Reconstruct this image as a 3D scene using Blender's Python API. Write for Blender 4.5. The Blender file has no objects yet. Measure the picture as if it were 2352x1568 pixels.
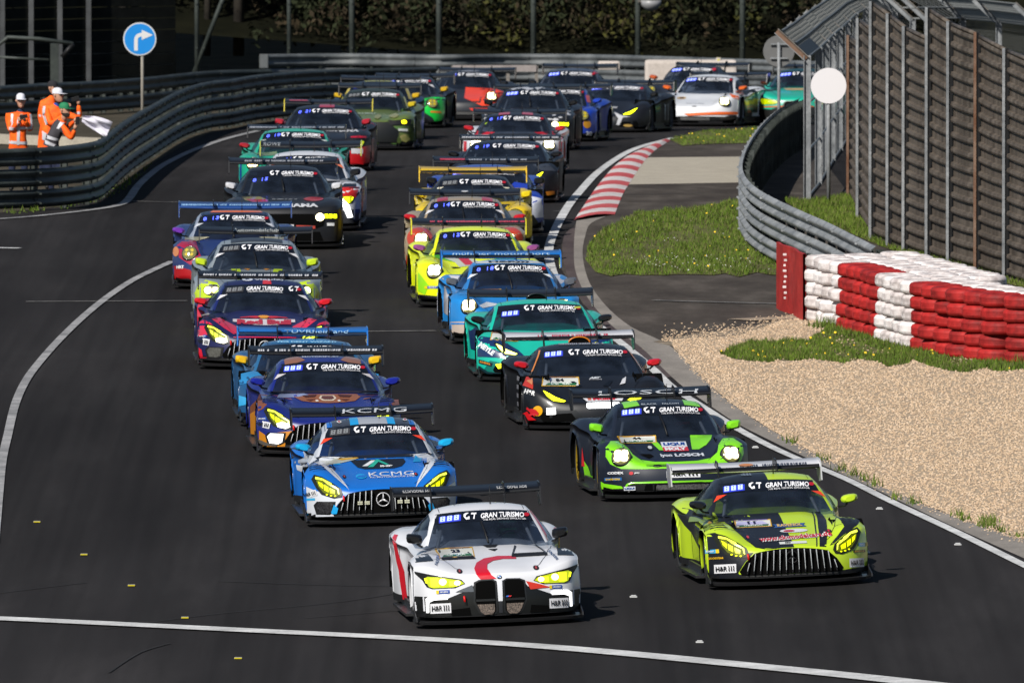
import bpy, bmesh, math, random
from mathutils import Vector, Matrix
from mathutils.bvhtree import BVHTree
from mathutils.geometry import tessellate_polygon
R = math.radians
random.seed(7)
sc = bpy.context.scene
col = sc.collection

# ---------------------------------------------------------------- camera, sky, sun
F_PX, CAM_H, HORIZON, CX, CY = 40000.0, 14.0, -1333.0, 1176.0, 784.0
PITCH = math.atan((CY - HORIZON) / F_PX)
cam_d = bpy.data.cameras.new('camera'); cam = bpy.data.objects.new('camera', cam_d); col.objects.link(cam)
cam.location = (0, 0, CAM_H); cam.rotation_euler = (math.pi/2 - PITCH, 0, 0)
cam_d.sensor_width = 36.0; cam_d.lens = 36.0*F_PX/2352.0
cam_d.clip_start = 5.0; cam_d.clip_end = 5000.0
cam_d.dof.use_dof = True; cam_d.dof.focus_distance = 218.0; cam_d.dof.aperture_fstop = 12.0
sc.camera = cam
SUN_EL, SUN_AZ = R(40), R(-148)          # azimuth of the direction the sun stands in, measured from +Y towards +X
world = bpy.data.worlds.new('World'); sc.world = world; world.use_nodes = True
wn = world.node_tree.nodes; wl = world.node_tree.links
bg = wn['Background']; bg.inputs[1].default_value = 0.055
sky = wn.new('ShaderNodeTexSky'); sky.sky_type = 'NISHITA'; sky.sun_disc = False
sky.sun_elevation = SUN_EL; sky.sun_rotation = SUN_AZ; sky.altitude = 600; sky.air_density = 1.0; sky.dust_density = 0.6
wl.new(sky.outputs[0], bg.inputs[0])
sd = bpy.data.lights.new('sun', 'SUN'); sd.energy = 4.9; sd.angle = R(0.5); sd.color = (1.0, 0.955, 0.88)
so = bpy.data.objects.new('sun', sd); col.objects.link(so)
so.rotation_euler = Vector((math.sin(SUN_AZ)*math.cos(SUN_EL), math.cos(SUN_AZ)*math.cos(SUN_EL), math.sin(SUN_EL))).to_track_quat('Z', 'Y').to_euler()
so.location = (-40, 120, 80)
sc.view_settings.view_transform = 'Standard'; sc.view_settings.look = 'None'
sc.view_settings.exposure = 0.26; sc.view_settings.gamma = 1.0
sc.render.engine = 'CYCLES'; sc.cycles.use_denoising = True
sc.cycles.max_bounces = 6; sc.cycles.transparent_max_bounces = 12; sc.cycles.caustics_reflective = False

# ---------------------------------------------------------------- helpers
def smooth(t):
    t = 0.0 if t < 0 else 1.0 if t > 1 else t
    return t*t*(3-2*t)
def lin(pts, x):
    if x <= pts[0][0]: return pts[0][1]
    for (a, b), (c, d) in zip(pts, pts[1:]):
        if x <= c: return b + (d-b)*(x-a)/(c-a)
    return pts[-1][1]
def cur(pts, x):
    """smooth monotone-ish interpolation through (x, y) pairs"""
    n = len(pts)
    if x <= pts[0][0]: return pts[0][1]
    if x >= pts[-1][0]: return pts[-1][1]
    for i in range(n-1):
        if x <= pts[i+1][0]:
            x0, y0 = pts[i]; x1, y1 = pts[i+1]; h = x1-x0
            d = (y1-y0)/h
            def sl(k):
                if k <= 0: return (pts[1][1]-pts[0][1])/(pts[1][0]-pts[0][0])
                if k >= n-1: return (pts[-1][1]-pts[-2][1])/(pts[-1][0]-pts[-2][0])
                a = (pts[k][1]-pts[k-1][1])/(pts[k][0]-pts[k-1][0]); b = (pts[k+1][1]-pts[k][1])/(pts[k+1][0]-pts[k][0])
                if a*b <= 0: return 0.0
                return 2*a*b/(a+b)
            t = (x-x0)/h; m0, m1 = sl(i)*h, sl(i+1)*h
            return (2*t**3-3*t*t+1)*y0 + (t**3-2*t*t+t)*m0 + (-2*t**3+3*t*t)*y1 + (t**3-t*t)*m1
BANK = [(205, .040), (214, .038), (226, .018), (236, 0), (250, -.010), (262, -.006), (285, 0), (600, 0)]
def H(x, y):
    """height of the ground: a slight crossfall near the camera, falling away past 310 m"""
    xx = max(-16.0, min(16.0, x))
    z = cur(BANK, y)*(xx-2.0)
    if y > 305:
        d = y-305; z -= .026*d*d/(d+8.0) if d < 190 else .026*190*190/198.0
    return z
SP, CP = math.sin(PITCH), math.cos(PITCH)
def ray(px, py):
    u = (px-CX)/F_PX; v = -(py-CY)/F_PX
    return Vector((u, CP+v*SP, -SP+v*CP))
def gp(px, py, dz=0.0):
    """point where the sight line of a place in the photograph meets the ground (raised by dz)"""
    d = ray(px, py); zg = dz; p = Vector()
    for _ in range(70):
        t = (zg-CAM_H)/d.z; p = Vector((d.x*t, d.y*t, zg))
        zg = .4*zg + .6*(H(p.x, p.y)+dz)
    return p
def at(px, py, Y):
    d = ray(px, py); t = Y/d.y
    return Vector((d.x*t, Y, CAM_H+d.z*t))
def tag(o, label=None, cat=None, group=None, kind=None):
    if label: o['label'] = label
    if cat: o['category'] = cat
    if group: o['group'] = group
    if kind: o['kind'] = kind
    return o
def empty(name, loc=(0, 0, 0), rot=(0, 0, 0), label=None, cat=None, group=None):
    o = bpy.data.objects.new(name, None); col.objects.link(o)
    o.location = loc; o.rotation_euler = rot; o.empty_display_size = .3
    return tag(o, label, cat, group)

# ---------------------------------------------------------------- materials
MATS = {}
def nodes_of(m):
    m.use_nodes = True
    return m.node_tree.nodes, m.node_tree.links, m.node_tree.nodes['Principled BSDF']
def srgb(h):
    if isinstance(h, str):
        c = [int(h[i:i+2], 16)/255 for i in (0, 2, 4)]
        return tuple((v/12.92 if v <= .04045 else ((v+.055)/1.055)**2.4) for v in c)
    return h
def mat(key, c=None, rough=.5, metal=0.0, coat=0.0, emit=0.0, spec=.5, noise=0.0, nscale=8.0, bump=0.0, emc=None):
    """procedural material: base colour broken up by a little noise of its own"""
    if key in MATS: return MATS[key]
    m = bpy.data.materials.new(key); n, l, b = nodes_of(m); c = srgb(c)
    b.inputs['Base Color'].default_value = (*c, 1); b.inputs['Roughness'].default_value = rough
    b.inputs['Metallic'].default_value = metal; b.inputs['Coat Weight'].default_value = coat
    b.inputs['Coat Roughness'].default_value = .12; b.inputs['Specular IOR Level'].default_value = spec
    if emit:
        b.inputs['Emission Color'].default_value = (*srgb(emc or c), 1); b.inputs['Emission Strength'].default_value = emit
    if noise or bump:
        tc = n.new('ShaderNodeTexCoord'); nt = n.new('ShaderNodeTexNoise'); nt.inputs['Scale'].default_value = nscale
        nt.inputs['Detail'].default_value = 6; l.new(tc.outputs['Object'], nt.inputs['Vector'])
        if noise:
            mx = n.new('ShaderNodeMixRGB'); mx.blend_type = 'MULTIPLY'; mx.inputs[0].default_value = 1
            cr_ = n.new('ShaderNodeValToRGB'); cr_.color_ramp.elements[0].position = .3; cr_.color_ramp.elements[1].position = .7
            lo = 1-noise; cr_.color_ramp.elements[0].color = (lo, lo, lo, 1); cr_.color_ramp.elements[1].color = (1, 1, 1, 1)
            l.new(nt.outputs[0], cr_.inputs[0]); mx.inputs[1].default_value = (*c, 1); l.new(cr_.outputs[0], mx.inputs[2])
            l.new(mx.outputs[0], b.inputs['Base Color'])
        if bump:
            bp = n.new('ShaderNodeBump'); bp.inputs['Strength'].default_value = bump; bp.inputs['Distance'].default_value = .02
            l.new(nt.outputs[0], bp.inputs['Height']); l.new(bp.outputs[0], b.inputs['Normal'])
    MATS[key] = m
    return m
def paint(h):
    """car paint or vinyl wrap of a given colour, slightly dusty"""
    dark = sum(srgb(h)) < .12
    return mat('paint_'+h, h, rough=.42 if dark else .34, coat=.25 if dark else .6, spec=.35 if dark else .5, noise=.10, nscale=3.0)
def lamp(h, e): return mat('lamp_%s_%s' % (h, e), h, rough=.3, emit=e, emc=h)
BLACK = mat('black_trim', (.010, .010, .011), rough=.5, spec=.25)
CARBON = mat('carbon', (.012, .012, .013), rough=.4, coat=.15)
VOID = mat('dark_opening', (.003, .003, .003), rough=.95, spec=.03)  # near-black fill, painted in for the unlit depth of openings
RUBBER = mat('rubber', (.018, .018, .018), rough=.8, noise=.3)
def glass_mat():
    m = bpy.data.materials.new('tinted_glass'); n, l, b = nodes_of(m)
    b.inputs['Base Color'].default_value = (.020, .028, .045, 1); b.inputs['Roughness'].default_value = .16
    b.inputs['Coat Weight'].default_value = .4
    t = n.new('ShaderNodeBsdfTransparent'); t.inputs[0].default_value = (.55, .62, .72, 1)
    mx = n.new('ShaderNodeMixShader')
    tc = n.new('ShaderNodeTexCoord'); nt = n.new('ShaderNodeTexNoise'); nt.inputs['Scale'].default_value = 3.5; nt.inputs['Detail'].default_value = 5
    mr = n.new('ShaderNodeMapRange'); mr.inputs[1].default_value = .35; mr.inputs[2].default_value = .7; mr.inputs[3].default_value = .72; mr.inputs[4].default_value = .40
    l.new(tc.outputs['Object'], nt.inputs['Vector']); l.new(nt.outputs[0], mr.inputs[0]); l.new(mr.outputs[0], mx.inputs[0])
    l.new(b.outputs[0], mx.inputs[1]); l.new(t.outputs[0], mx.inputs[2])
    l.new(mx.outputs[0], n['Material Output'].inputs[0])
    return m
GLASS = glass_mat()

# ---------------------------------------------------------------- mesh builder
class MB:
    """collects geometry with material slots; build() links it as one mesh object"""
    def __init__(s): s.bm = bmesh.new(); s.mats = []
    def mi(s, m):
        if m not in s.mats: s.mats.append(m)
        return s.mats.index(m)
    def face(s, vs, m, smooth_=True):
        try: f = s.bm.faces.new(vs)
        except ValueError: return None
        f.material_index = s.mi(m); f.smooth = smooth_; return f
    def v(s, p): return s.bm.verts.new(p)
    def box(s, c, d, m, rot=None, bev=0.0):
        vs = []
        for k in range(8):
            p = Vector(((k & 1)-.5, ((k >> 1) & 1)-.5, ((k >> 2) & 1)-.5)); p = Vector((p.x*d[0], p.y*d[1], p.z*d[2]))
            if rot is not None: p = rot @ p
            vs.append(s.v(p+Vector(c)))
        fs = [s.face([vs[i] for i in q], m, False) for q in ((0, 2, 3, 1), (4, 5, 7, 6), (0, 1, 5, 4), (2, 6, 7, 3), (0, 4, 6, 2), (1, 3, 7, 5))]
        if bev:
            es = list({e for f in fs for e in f.edges})
            bmesh.ops.bevel(s.bm, geom=es, offset=bev, segments=2, affect='EDGES', profile=.6)
        return vs
    def tube(s, pts, r, m, seg=8, cap=True):
        pts = [Vector(p) for p in pts]; rings = []
        rs = r if isinstance(r, (list, tuple)) else [r]*len(pts)
        for i, p in enumerate(pts):
            a = pts[max(i-1, 0)]; b = pts[min(i+1, len(pts)-1)]; d = (b-a).normalized()
            up = Vector((0, 0, 1)) if abs(d.z) < .95 else Vector((1, 0, 0))
            x = d.cross(up).normalized(); y = x.cross(d)
            rings.append([s.v(p+(x*math.cos(t)+y*math.sin(t))*rs[i]) for t in (2*math.pi*k/seg for k in range(seg))])
        for a, b in zip(rings, rings[1:]):
            for k in range(seg): s.face([a[k], a[(k+1) % seg], b[(k+1) % seg], b[k]], m)
        if cap:
            s.face(list(reversed(rings[0])), m, False); s.face(rings[-1], m, False)
    def lathe(s, prof, m, axis='X', c=(0, 0, 0), seg=24, mats=None):
        """profile of (offset along axis, radius)"""
        c = Vector(c); rings = []
        for (h, r) in prof:
            ring = []
            for k in range(seg):
                t = 2*math.pi*k/seg; a, b = r*math.cos(t), r*math.sin(t)
                q = Vector((h, a, b)) if axis == 'X' else Vector((a, b, h)) if axis == 'Z' else Vector((a, h, b))
                ring.append(s.v(c+q))
            rings.append(ring)
        for i, (a, b) in enumerate(zip(rings, rings[1:])):
            for k in range(seg): s.face([a[k], a[(k+1) % seg], b[(k+1) % seg], b[k]], mats[i] if mats else m)
        return rings
    def grid(s, P, m, closed=False):
        """P: rows of points"""
        V = [[s.v(p) for p in row] for row in P]
        for a, b in zip(V, V[1:]):
            n = len(a)
            for k in range(n if closed else n-1):
                s.face([a[k], a[(k+1) % n], b[(k+1) % n], b[k]], m(a, k) if callable(m) else m)
        return V
    def prism(s, pts, th, m, axis='Z'):
        """flat outline (list of 3d points, planar) given thickness along axis"""
        d = Vector({'X': (th, 0, 0), 'Y': (0, th, 0), 'Z': (0, 0, th)}[axis])
        a = [s.v(Vector(p)) for p in pts]; b = [s.v(Vector(p)+d) for p in pts]
        s.face(list(reversed(a)), m, False); s.face(b, m, False)
        n = len(a)
        for k in range(n): s.face([a[k], a[(k+1) % n], b[(k+1) % n], b[k]], m, False)
    def build(s, name, parent=None, recalc=False, offset=None):
        if recalc: bmesh.ops.recalc_face_normals(s.bm, faces=s.bm.faces)
        if offset is not None:
            for v in s.bm.verts: v.co += offset
        me = bpy.data.meshes.new(name); s.bm.to_mesh(me); s.bm.free()
        for m in s.mats: me.materials.append(m)
        o = bpy.data.objects.new(name, me); col.objects.link(o)
        if parent is not None: o.parent = parent
        return o

# ---------------------------------------------------------------- flat outlines and lettering, to be laid on surfaces
_font = {}
def text2d(s, bold=.02, shear=0.0):
    """lettering as a triangulated flat mesh: list of points, list of faces, width, height"""
    key = (s, bold, shear)
    if key in _font: return _font[key]
    cu = bpy.data.curves.new('lettering', 'FONT'); cu.body = s; cu.size = 1.0; cu.offset = bold; cu.shear = shear
    cu.resolution_u = 2; cu.fill_mode = 'FRONT'
    ob = bpy.data.objects.new('lettering', cu); col.objects.link(ob)
    dg = bpy.context.evaluated_depsgraph_get(); dg.update()
    me = bpy.data.meshes.new_from_object(ob.evaluated_get(dg))
    P = [(v.co.x, v.co.y) for v in me.vertices]; Fc = [tuple(p.vertices) for p in me.polygons]
    bpy.data.objects.remove(ob); bpy.data.curves.remove(cu); bpy.data.meshes.remove(me)
    if not P: P = [(0, 0)]; Fc = []
    x0 = min(p[0] for p in P); x1 = max(p[0] for p in P); y0 = min(p[1] for p in P); y1 = max(p[1] for p in P)
    P = [((p[0]-x0), (p[1]-y0)) for p in P]
    _font[key] = (P, Fc, max(x1-x0, 1e-3), max(y1-y0, 1e-3)); return _font[key]
def poly2d(pts, cell=.06):
    """outline filled and cut into small cells so that it can follow a curved surface"""
    bm = bmesh.new(); vs_ = [bm.verts.new((p[0], p[1], 0)) for p in pts]
    if len(pts) > 4:
        for t_ in tessellate_polygon([[Vector((p[0], p[1], 0)) for p in pts]]):
            try: bm.faces.new([vs_[i] for i in t_])
            except ValueError: pass
    else: bm.faces.new(vs_)
    cells = cell if isinstance(cell, tuple) else (cell, cell)
    for ax in (0, 1):
        cell = cells[ax]
        lo = min(p[ax] for p in pts); hi = max(p[ax] for p in pts); k = math.floor(lo/cell)+1
        while k*cell < hi-1e-4:
            co = Vector((0, 0, 0)); co[ax] = k*cell; no = Vector((0, 0, 0)); no[ax] = 1
            bmesh.ops.bisect_plane(bm, geom=bm.verts[:]+bm.edges[:]+bm.faces[:], plane_co=co, plane_no=no, dist=1e-5)
            k += 1
    bm.verts.index_update()
    P = [(v.co.x, v.co.y) for v in bm.verts]; Fc = [tuple(v.index for v in f.verts) for f in bm.faces]
    bm.free(); return P, Fc
def ell(cx, cy, rx, ry, n=16, a0=0): return [(cx+rx*math.cos(R(a0)+2*math.pi*k/n), cy+ry*math.sin(R(a0)+2*math.pi*k/n)) for k in range(n)]
def rect(x0, y0, x1, y1): return [(x0, y0), (x1, y0), (x1, y1), (x0, y1)]

# ================================================================= race cars
TH = .066        # slope of the sight line on which front decals are laid out
BASE = dict(L=4.7, W=.97, zb=.13, fl=.07,
    HC=[(0, .44), (.3, .53), (.9, .65), (1.6, .79), (2.2, .82), (3.2, .86), (4.0, .90), (4.7, .84)],
    FP=[(.08, .50), (.30, .60), (.55, .70), (.9, .75), (1.4, .73), (2.2, .76), (3.0, .82), (3.6, .88), (4.2, .86), (4.7, .78)],
    PL=[(0, 0), (.3, .015), (.6, .08), (.8, .19), (.92, .32), (1, .50)],
    WP=[(.4, .97), (.7, 1.0), (1.15, 1.0), (1.42, .90), (1.7, .87), (2.7, .88), (3.1, .98), (3.5, 1.02), (3.9, 1.01), (4.2, .95), (4.7, .86)],
    wf=.92, wr=3.62, rw=.345,
    yb=1.50, zc=.78, wb=.74, yt=2.28, zt=1.15, wt=.57, zp=1.215, wside=.85, wing_z=1.15, wing_w=.915, mir_z=.90, mir_y=1.62, mir_x=.92)
def model(**k):
    d = dict(BASE); d.update(k); return d
MODELS = {
 'long': model(),
 'coupe': model(L=4.85, W=.98, HC=[(0, .57), (.25, .65), (.9, .76), (1.5, .84), (2.2, .88), (3.2, .92), (4.1, .98), (4.85, .92)],
    FP=[(.05, .58), (.25, .70), (.5, .77), (.9, .82), (1.4, .80), (2.2, .82), (3.0, .88), (3.6, .95), (4.3, .93), (4.85, .85)],
    PL=[(0, 0), (.3, .02), (.6, .07), (.8, .15), (.92, .26), (1, .45)], wf=.95, wr=3.80,
    yb=1.45, zc=.845, wb=.72, yt=2.2, zt=1.22, wt=.55, zp=1.285, wside=.83, wing_z=1.28, wing_w=.875, mir_z=.93, mir_y=1.6, mir_x=.86),
 'round': model(L=4.6, W=.98, HC=[(0, .42), (.25, .50), (.8, .62), (1.3, .745), (2.0, .80), (3.2, .86), (3.9, .88), (4.6, .78)],
    FP=[(.06, .46), (.22, .60), (.45, .71), (.8, .76), (1.2, .76), (2.2, .76), (2.9, .84), (3.4, .90), (4.1, .86), (4.6, .74)],
    PL=[(0, 0), (.3, .02), (.6, .09), (.8, .18), (.92, .30), (1, .48)], wf=.98, wr=3.44,
    yb=1.18, zc=.745, wb=.70, yt=1.98, zt=1.13, wt=.55, zp=1.185, wside=.82, wing_z=1.13, wing_w=.91, mir_z=.855, mir_y=1.45, mir_x=.90),
 'wedge': model(L=4.55, W=.99, HC=[(0, .36), (.3, .44), (.8, .60), (1.2, .70), (2.0, .78), (3.2, .84), (3.9, .85), (4.55, .78)],
    FP=[(.06, .38), (.3, .52), (.6, .66), (.9, .71), (1.3, .70), (2.2, .72), (2.9, .80), (3.5, .86), (4.1, .84), (4.55, .76)],
    PL=[(0, 0), (.3, .03), (.6, .10), (.8, .20), (.92, .32), (1, .50)], wf=.98, wr=3.6,
    yb=1.08, zc=.70, wb=.76, yt=1.95, zt=1.05, wt=.60, zp=1.10, wside=.86, wing_z=1.06, wing_w=.91, mir_z=.83, mir_y=1.40, mir_x=.93),
 'muscle': model(L=4.85, W=.99, HC=[(0, .62), (.2, .72), (.9, .80), (1.6, .88), (2.3, .90), (3.2, .93), (4.1, .97), (4.85, .92)],
    FP=[(.05, .62), (.2, .72), (.5, .80), (.9, .84), (1.4, .82), (2.2, .84), (3.0, .90), (3.6, .96), (4.3, .93), (4.85, .86)],
    PL=[(0, 0), (.3, .01), (.6, .04), (.8, .09), (.92, .17), (1, .38)], wf=.93, wr=3.68,
    yb=1.55, zc=.87, wb=.73, yt=2.3, zt=1.25, wt=.57, zp=1.31, wside=.84, wing_z=1.26, wing_w=.92, mir_z=.97, mir_y=1.7, mir_x=.90),
}
class Car:
    def __init__(s, m, base, roofc=None, pillar=None, sky_=None):
        s.m = M = MODELS[m]; s.kind = m
        s.basem = paint(base); s.roofm = paint(roofc or base); s.pill = paint(pillar or roofc or base)
        s.parts = {k: MB() for k in ('body', 'roof', 'windscreen', 'side_window', 'wing')}
        s.extra = []; s.driver = None
        s.body(); s.cabin()
    # ---- shell
    def ztop(s, x, y):
        M = s.m; Wl = M['W']*cur(M['WP'], y); a = min(1, abs(x)/Wl)
        w = smooth((a-.38)/.40); z = cur(M['HC'], y)*(1-w)+cur(M['FP'], y)*w
        z += .012*(1-w)*(1-(a/.5)**2 if a < .5 else 0)
        e = max(0, (a-.84)/.16); return z-.075*e*e
    def body(s):
        M = s.m; mb = s.parts['body']; bm = mb.bm; NF, NT, NC = 8, 54, 15; L = M['L']; fl = M['fl']
        A = [math.sin(.5*math.pi*k/NC)**.92 for k in range(NC+1)]
        rows = []
        def topy(a, i):
            y0 = cur(M['PL'], a)+fl; y1 = L-.10-cur(M['PL'], a)*.35; return y0+(y1-y0)*(i/NT)**1.15
        def wid(y): return M['W']*cur(M['WP'], y)
        half = []
        for j in range(NF):
            t = j/NF; row = []
            for a in A:
                y0 = cur(M['PL'], a)+fl; x = a*wid(y0); zl = s.ztop(x, y0)
                x *= (1+.012*math.sin(math.pi*t)); row.append((x, cur(M['PL'], a)+fl*t**3, M['zb']+(zl-M['zb'])*t))
            half.append(row)
        for i in range(NT+1):
            row = []
            for a in A:
                y = topy(a, i); x = a*wid(y); row.append((x, y, s.ztop(x, y)))
            half.append(row)
        for j in range(1, 5):
            t = j/4; half.append([(p[0], p[1]+.06*math.sin(t*3), p[2]+(.25-p[2])*t) for p in half[NF+NT]])
        V = {}
        def put(p, key):
            k = (round(p[0], 4), round(p[1], 4), round(p[2], 4))
            if k not in V: V[k] = mb.v(p)
            return V[k]
        full = [[put((-p[0], p[1], p[2]), 0) for p in reversed(r[1:])]+[put(p, 0) for p in r] for r in half]
        for ri, (a, b) in enumerate(zip(full, full[1:])):
            for k in range(len(a)-1): mb.face([a[k], a[k+1], b[k+1], b[k]], BLACK if ri == 0 else s.basem)
        # sides with wheel arches
        Ra = M['rw']+.035; zw = M['rw']
        for sg in (-1, 1):
            rowsS = []
            for i in range(NT+1):
                y = topy(1, i); W_ = wid(y); zt = s.ztop(W_, y); r = []
                for j in range(NF+1):
                    t = 1-j/NF; yy = y-(fl-fl*t**3)*max(0, 1-i/5)
                    x = W_*(1+.012*math.sin(math.pi*t)); r.append([x, yy, M['zb']+(zt-M['zb'])*t])
                rowsS.append(r)
            for i in range(1, NT+1):
                for j in range(1, NF+1):
                    p = rowsS[i][j]
                    for yc in (M['wf'], M['wr']):
                        dy, dz = p[1]-yc, p[2]-zw; d = math.hypot(dy, dz)
                        if .74*Ra < d < 1.16*Ra: p[1] = yc+dy*Ra/d; p[2] = zw+dz*Ra/d
            VS = [[put((sg*p[0], p[1], p[2]), 0) for p in r] for r in rowsS]
            for a, b in zip(VS, VS[1:]):
                for k in range(NF):
                    q = [a[k], a[k+1], b[k+1], b[k]]
                    c = sum((v.co for v in q), Vector())/4
                    if any(math.hypot(c.y-yc, c.z-zw) < Ra*.985 for yc in (M['wf'], M['wr'])): continue
                    if sg > 0: q.reverse()
                    mb.face(q, BLACK if k == NF-1 else s.basem)
            for yc in (M['wf'], M['wr']):       # wheel housings
                ring = [[Vector((sg*(wid(yc)*(.995 if o == 0 else .62)), yc+Ra*1.02*math.cos(t), zw+Ra*1.02*math.sin(t))) for t in (math.pi*k/14-.3+.6*k/14*1.0 for k in range(15))] for o in (0, 1)]
                mb.grid(ring, VOID)
                c = [mb.v(Vector((sg*wid(yc)*.60, yc+Ra*1.1*math.cos(2*math.pi*k/16), zw+Ra*1.1*math.sin(2*math.pi*k/16)))) for k in range(16)]
                mb.face(c, VOID, False)
        # floor
        fp = [mb.v((x, y, M['zb']-.02)) for x, y in ((-.86, .45), (.86, .45), (.86, L-.25), (-.86, L-.25))]; mb.face(fp, BLACK, False)
    # ---- cabin
    def cabin(s):
        M = s.m; yb, zc, wb, yt, zt, wt, zp = (M[k] for k in ('yb', 'zc', 'wb', 'yt', 'zt', 'wt', 'zp')); L = M['L']
        us = [0, 1, 1.5, 2.2, 3.2]
        def C(u):
            return Vector((0, cur([(0, yb), (1, yt), (1.5, yt+.42), (2.2, yt+1.0), (3.2, L-.75)], u), cur([(0, zc-.02), (.5, zc+(zt-zc)*.54), (1, zt), (1.5, zp), (2.2, zp-.05), (3.2, zc+.10)], u)))
        def E(u):
            return Vector((lin([(0, wb), (1, wt), (1.5, wt-.01), (2.2, wt-.04), (3.2, wt-.20)], u),
                cur([(0, yb+.34), (1, yt+.10), (1.5, yt+.44), (2.2, yt+1.0), (3.2, L-.9)], u),
                cur([(0, zc+.0), (.5, zc+(zt-zc)*.52), (1, zt-.035), (1.5, zp-.055), (2.2, zp-.11), (3.2, zc+.08)], u)))
        def B(u):
            ws = M['wside']
            return Vector((lin([(0, wb), (.25, wb+.03), (1, ws), (2.2, ws-.02), (3.2, wt)], u), E(u).y+.02*u, lin([(0, zc), (1, zc-.0), (2.2, zc+.02), (3.2, zc+.02)], u)))
        s.wsC, s.wsE = C, E
        U = [k/8 for k in range(9)]+[1+k/12 for k in range(1, 15)]+[2.2+k/6 for k in range(1, 7)]
        AA = [k/10 for k in range(10)]+[.965, 1]
        def P(u, a, sg):
            c, e = C(u), E(u); return Vector((sg*a*e.x, c.y+(e.y-c.y)*a*a, c.z+(e.z-c.z)*a**2.4))
        ro, ws, sw = s.parts['roof'], s.parts['windscreen'], s.parts['side_window']
        for i in range(len(U)-1):
            u0, u1 = U[i], U[i+1]
            for sg in (-1, 1):
                for k in range(11):
                    a0, a1 = AA[k], AA[k+1]; q = [P(u0, a0, sg), P(u0, a1, sg), P(u1, a1, sg), P(u1, a0, sg)]
                    if sg < 0: q.reverse()
                    if u1 <= 1.001 and k < 10: t, m = ws, GLASS
                    elif u0 > 2.21 and 0 < k < 9 and u1 < 3.1: t, m = sw, BLACK
                    else: t, m = ro, (s.roofm if u0 > .99 else s.pill)
                    t.face([t.v(p) for p in q], m)
                # side glass
                for k in range(6):
                    def S(u, t):
                        e, b = E(u), B(u); p = e.lerp(b, t); p.x = sg*(p.x+.035*math.sin(math.pi*t)*min(1, u)); return p
                    t0, t1 = k/6, (k+1)/6; q = [S(u0, t0), S(u0, t1), S(u1, t1), S(u1, t0)]
                    if sg < 0: q.reverse()
                    g = (u0 > .3 and u1 < 2.45 and k > 0)
                    t_, m_ = (sw, GLASS) if g and not (1.45 < u0 < 1.5) else (ro, s.pill)
                    t_.face([t_.v(p) for p in q], m_)
        for t in (ro, ws, sw): bmesh.ops.remove_doubles(t.bm, verts=t.bm.verts, dist=.0005)
    def split(s, part, m, x=.02, side=-1):
        """paint one side of a part in another colour, with a sharp edge"""
        mb = s.parts[part]; b = mb.bm
        bmesh.ops.bisect_plane(b, geom=b.verts[:]+b.edges[:]+b.faces[:], plane_co=(x, 0, 0), plane_no=(1, 0, 0), dist=1e-5); i = mb.mi(paint(m))
        for f in b.faces:
            if (f.calc_center_median().x-x)*side > 0 and mb.mats[f.material_index] not in (GLASS, BLACK): f.material_index = i
    # ---- lay flat artwork on whatever surface it meets
    def index(s):
        vs, fs, own = [], [], []
        for k in ('body', 'roof', 'windscreen', 'side_window', 'wing'):
            b = s.parts[k].bm; b.verts.index_update(); o = len(vs)
            vs += [v.co.copy() for v in b.verts]
            for f in b.faces: fs.append([o+v.index for v in f.verts]); own.append(k)
        s.bvh = BVHTree.FromPolygons(vs, fs); s.own = own
    def hit(s, p, mode):
        if mode == 'P': o, d = Vector((p[0], -3, p[1]+3*TH)), Vector((0, 1, -TH)).normalized()
        elif mode == 'T': o, d = Vector((p[0], p[1], 4)), Vector((0, 0, -1))
        elif mode == 'L': o, d = Vector((-4, p[0], p[1])), Vector((1, 0, 0))
        else: o, d = Vector((4, p[0], p[1])), Vector((-1, 0, 0))
        h = s.bvh.ray_cast(o, d)
        if h[0] is None: return None
        n = h[1]
        if n.dot(d) > 0: n = -n
        return h[0], n, s.own[h[2]]
    def lay(s, P, Fc, m, mode='P', off=.004, dst=None, lim=.8):
        H_ = [s.hit(p, mode) for p in P]; cache = {}
        for f in Fc:
            if any(H_[i] is None for i in f): continue
            ps = [H_[i][0] for i in f]
            if max((ps[i]-ps[i-1]).length for i in range(len(ps))) > lim: continue
            t = dst if dst is not None else s.parts[H_[f[0]][2]]
            vs = []
            for i in f:
                kk = (id(t), i)
                if kk not in cache: cache[kk] = t.v(H_[i][0]+H_[i][1]*off)
                vs.append(cache[kk])
            t.face(vs, m)
    def poly(s, pts, m, mode='P', off=.004, dst=None, both=False, cell=.06):
        m = paint(m) if isinstance(m, str) else m
        for sg in ((1, -1) if both else (1,)):
            q = [(sg*p[0], p[1]) for p in pts]; s.lay(*poly2d(q, cell), m, mode, off, dst)
    def text(s, t, x, v, w, h, m, mode='P', off=.009, rot=0, shear=0, bold=.02, dst=None, skew=0, arc=0):
        """x, v: middle of the line of lettering; skew slopes it, arc bends it"""
        m = paint(m) if isinstance(m, str) else m
        P, Fc, tw, th = text2d(t, bold, shear); c, sn = math.cos(R(rot)), math.sin(R(rot)); Q = []
        for (a, b) in P:
            a, b = (a/tw-.5)*w, (b/th-.5)*h; b += a*skew - arc*(2*a/w)**2
            Q.append((x+a*c-b*sn, v+a*sn+b*c))
        s.lay(Q, Fc, m, mode, off, dst)
    def plate(s, x, v, w, h, t, fg='050505', bgc='d8d8d8', rot=0, off=.008, **k):
        c, sn = math.cos(R(rot)), math.sin(R(rot))
        q = [(x+a*c-b*sn, v+a*sn+b*c) for a, b in ((-w/2, -h/2), (w/2, -h/2), (w/2, h/2), (-w/2, h/2))]
        s.poly(q, bgc, off=off, cell=.09); s.text(t, x, v, w*.86, h*.62, fg, rot=rot, off=off+.006, **k)
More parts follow.
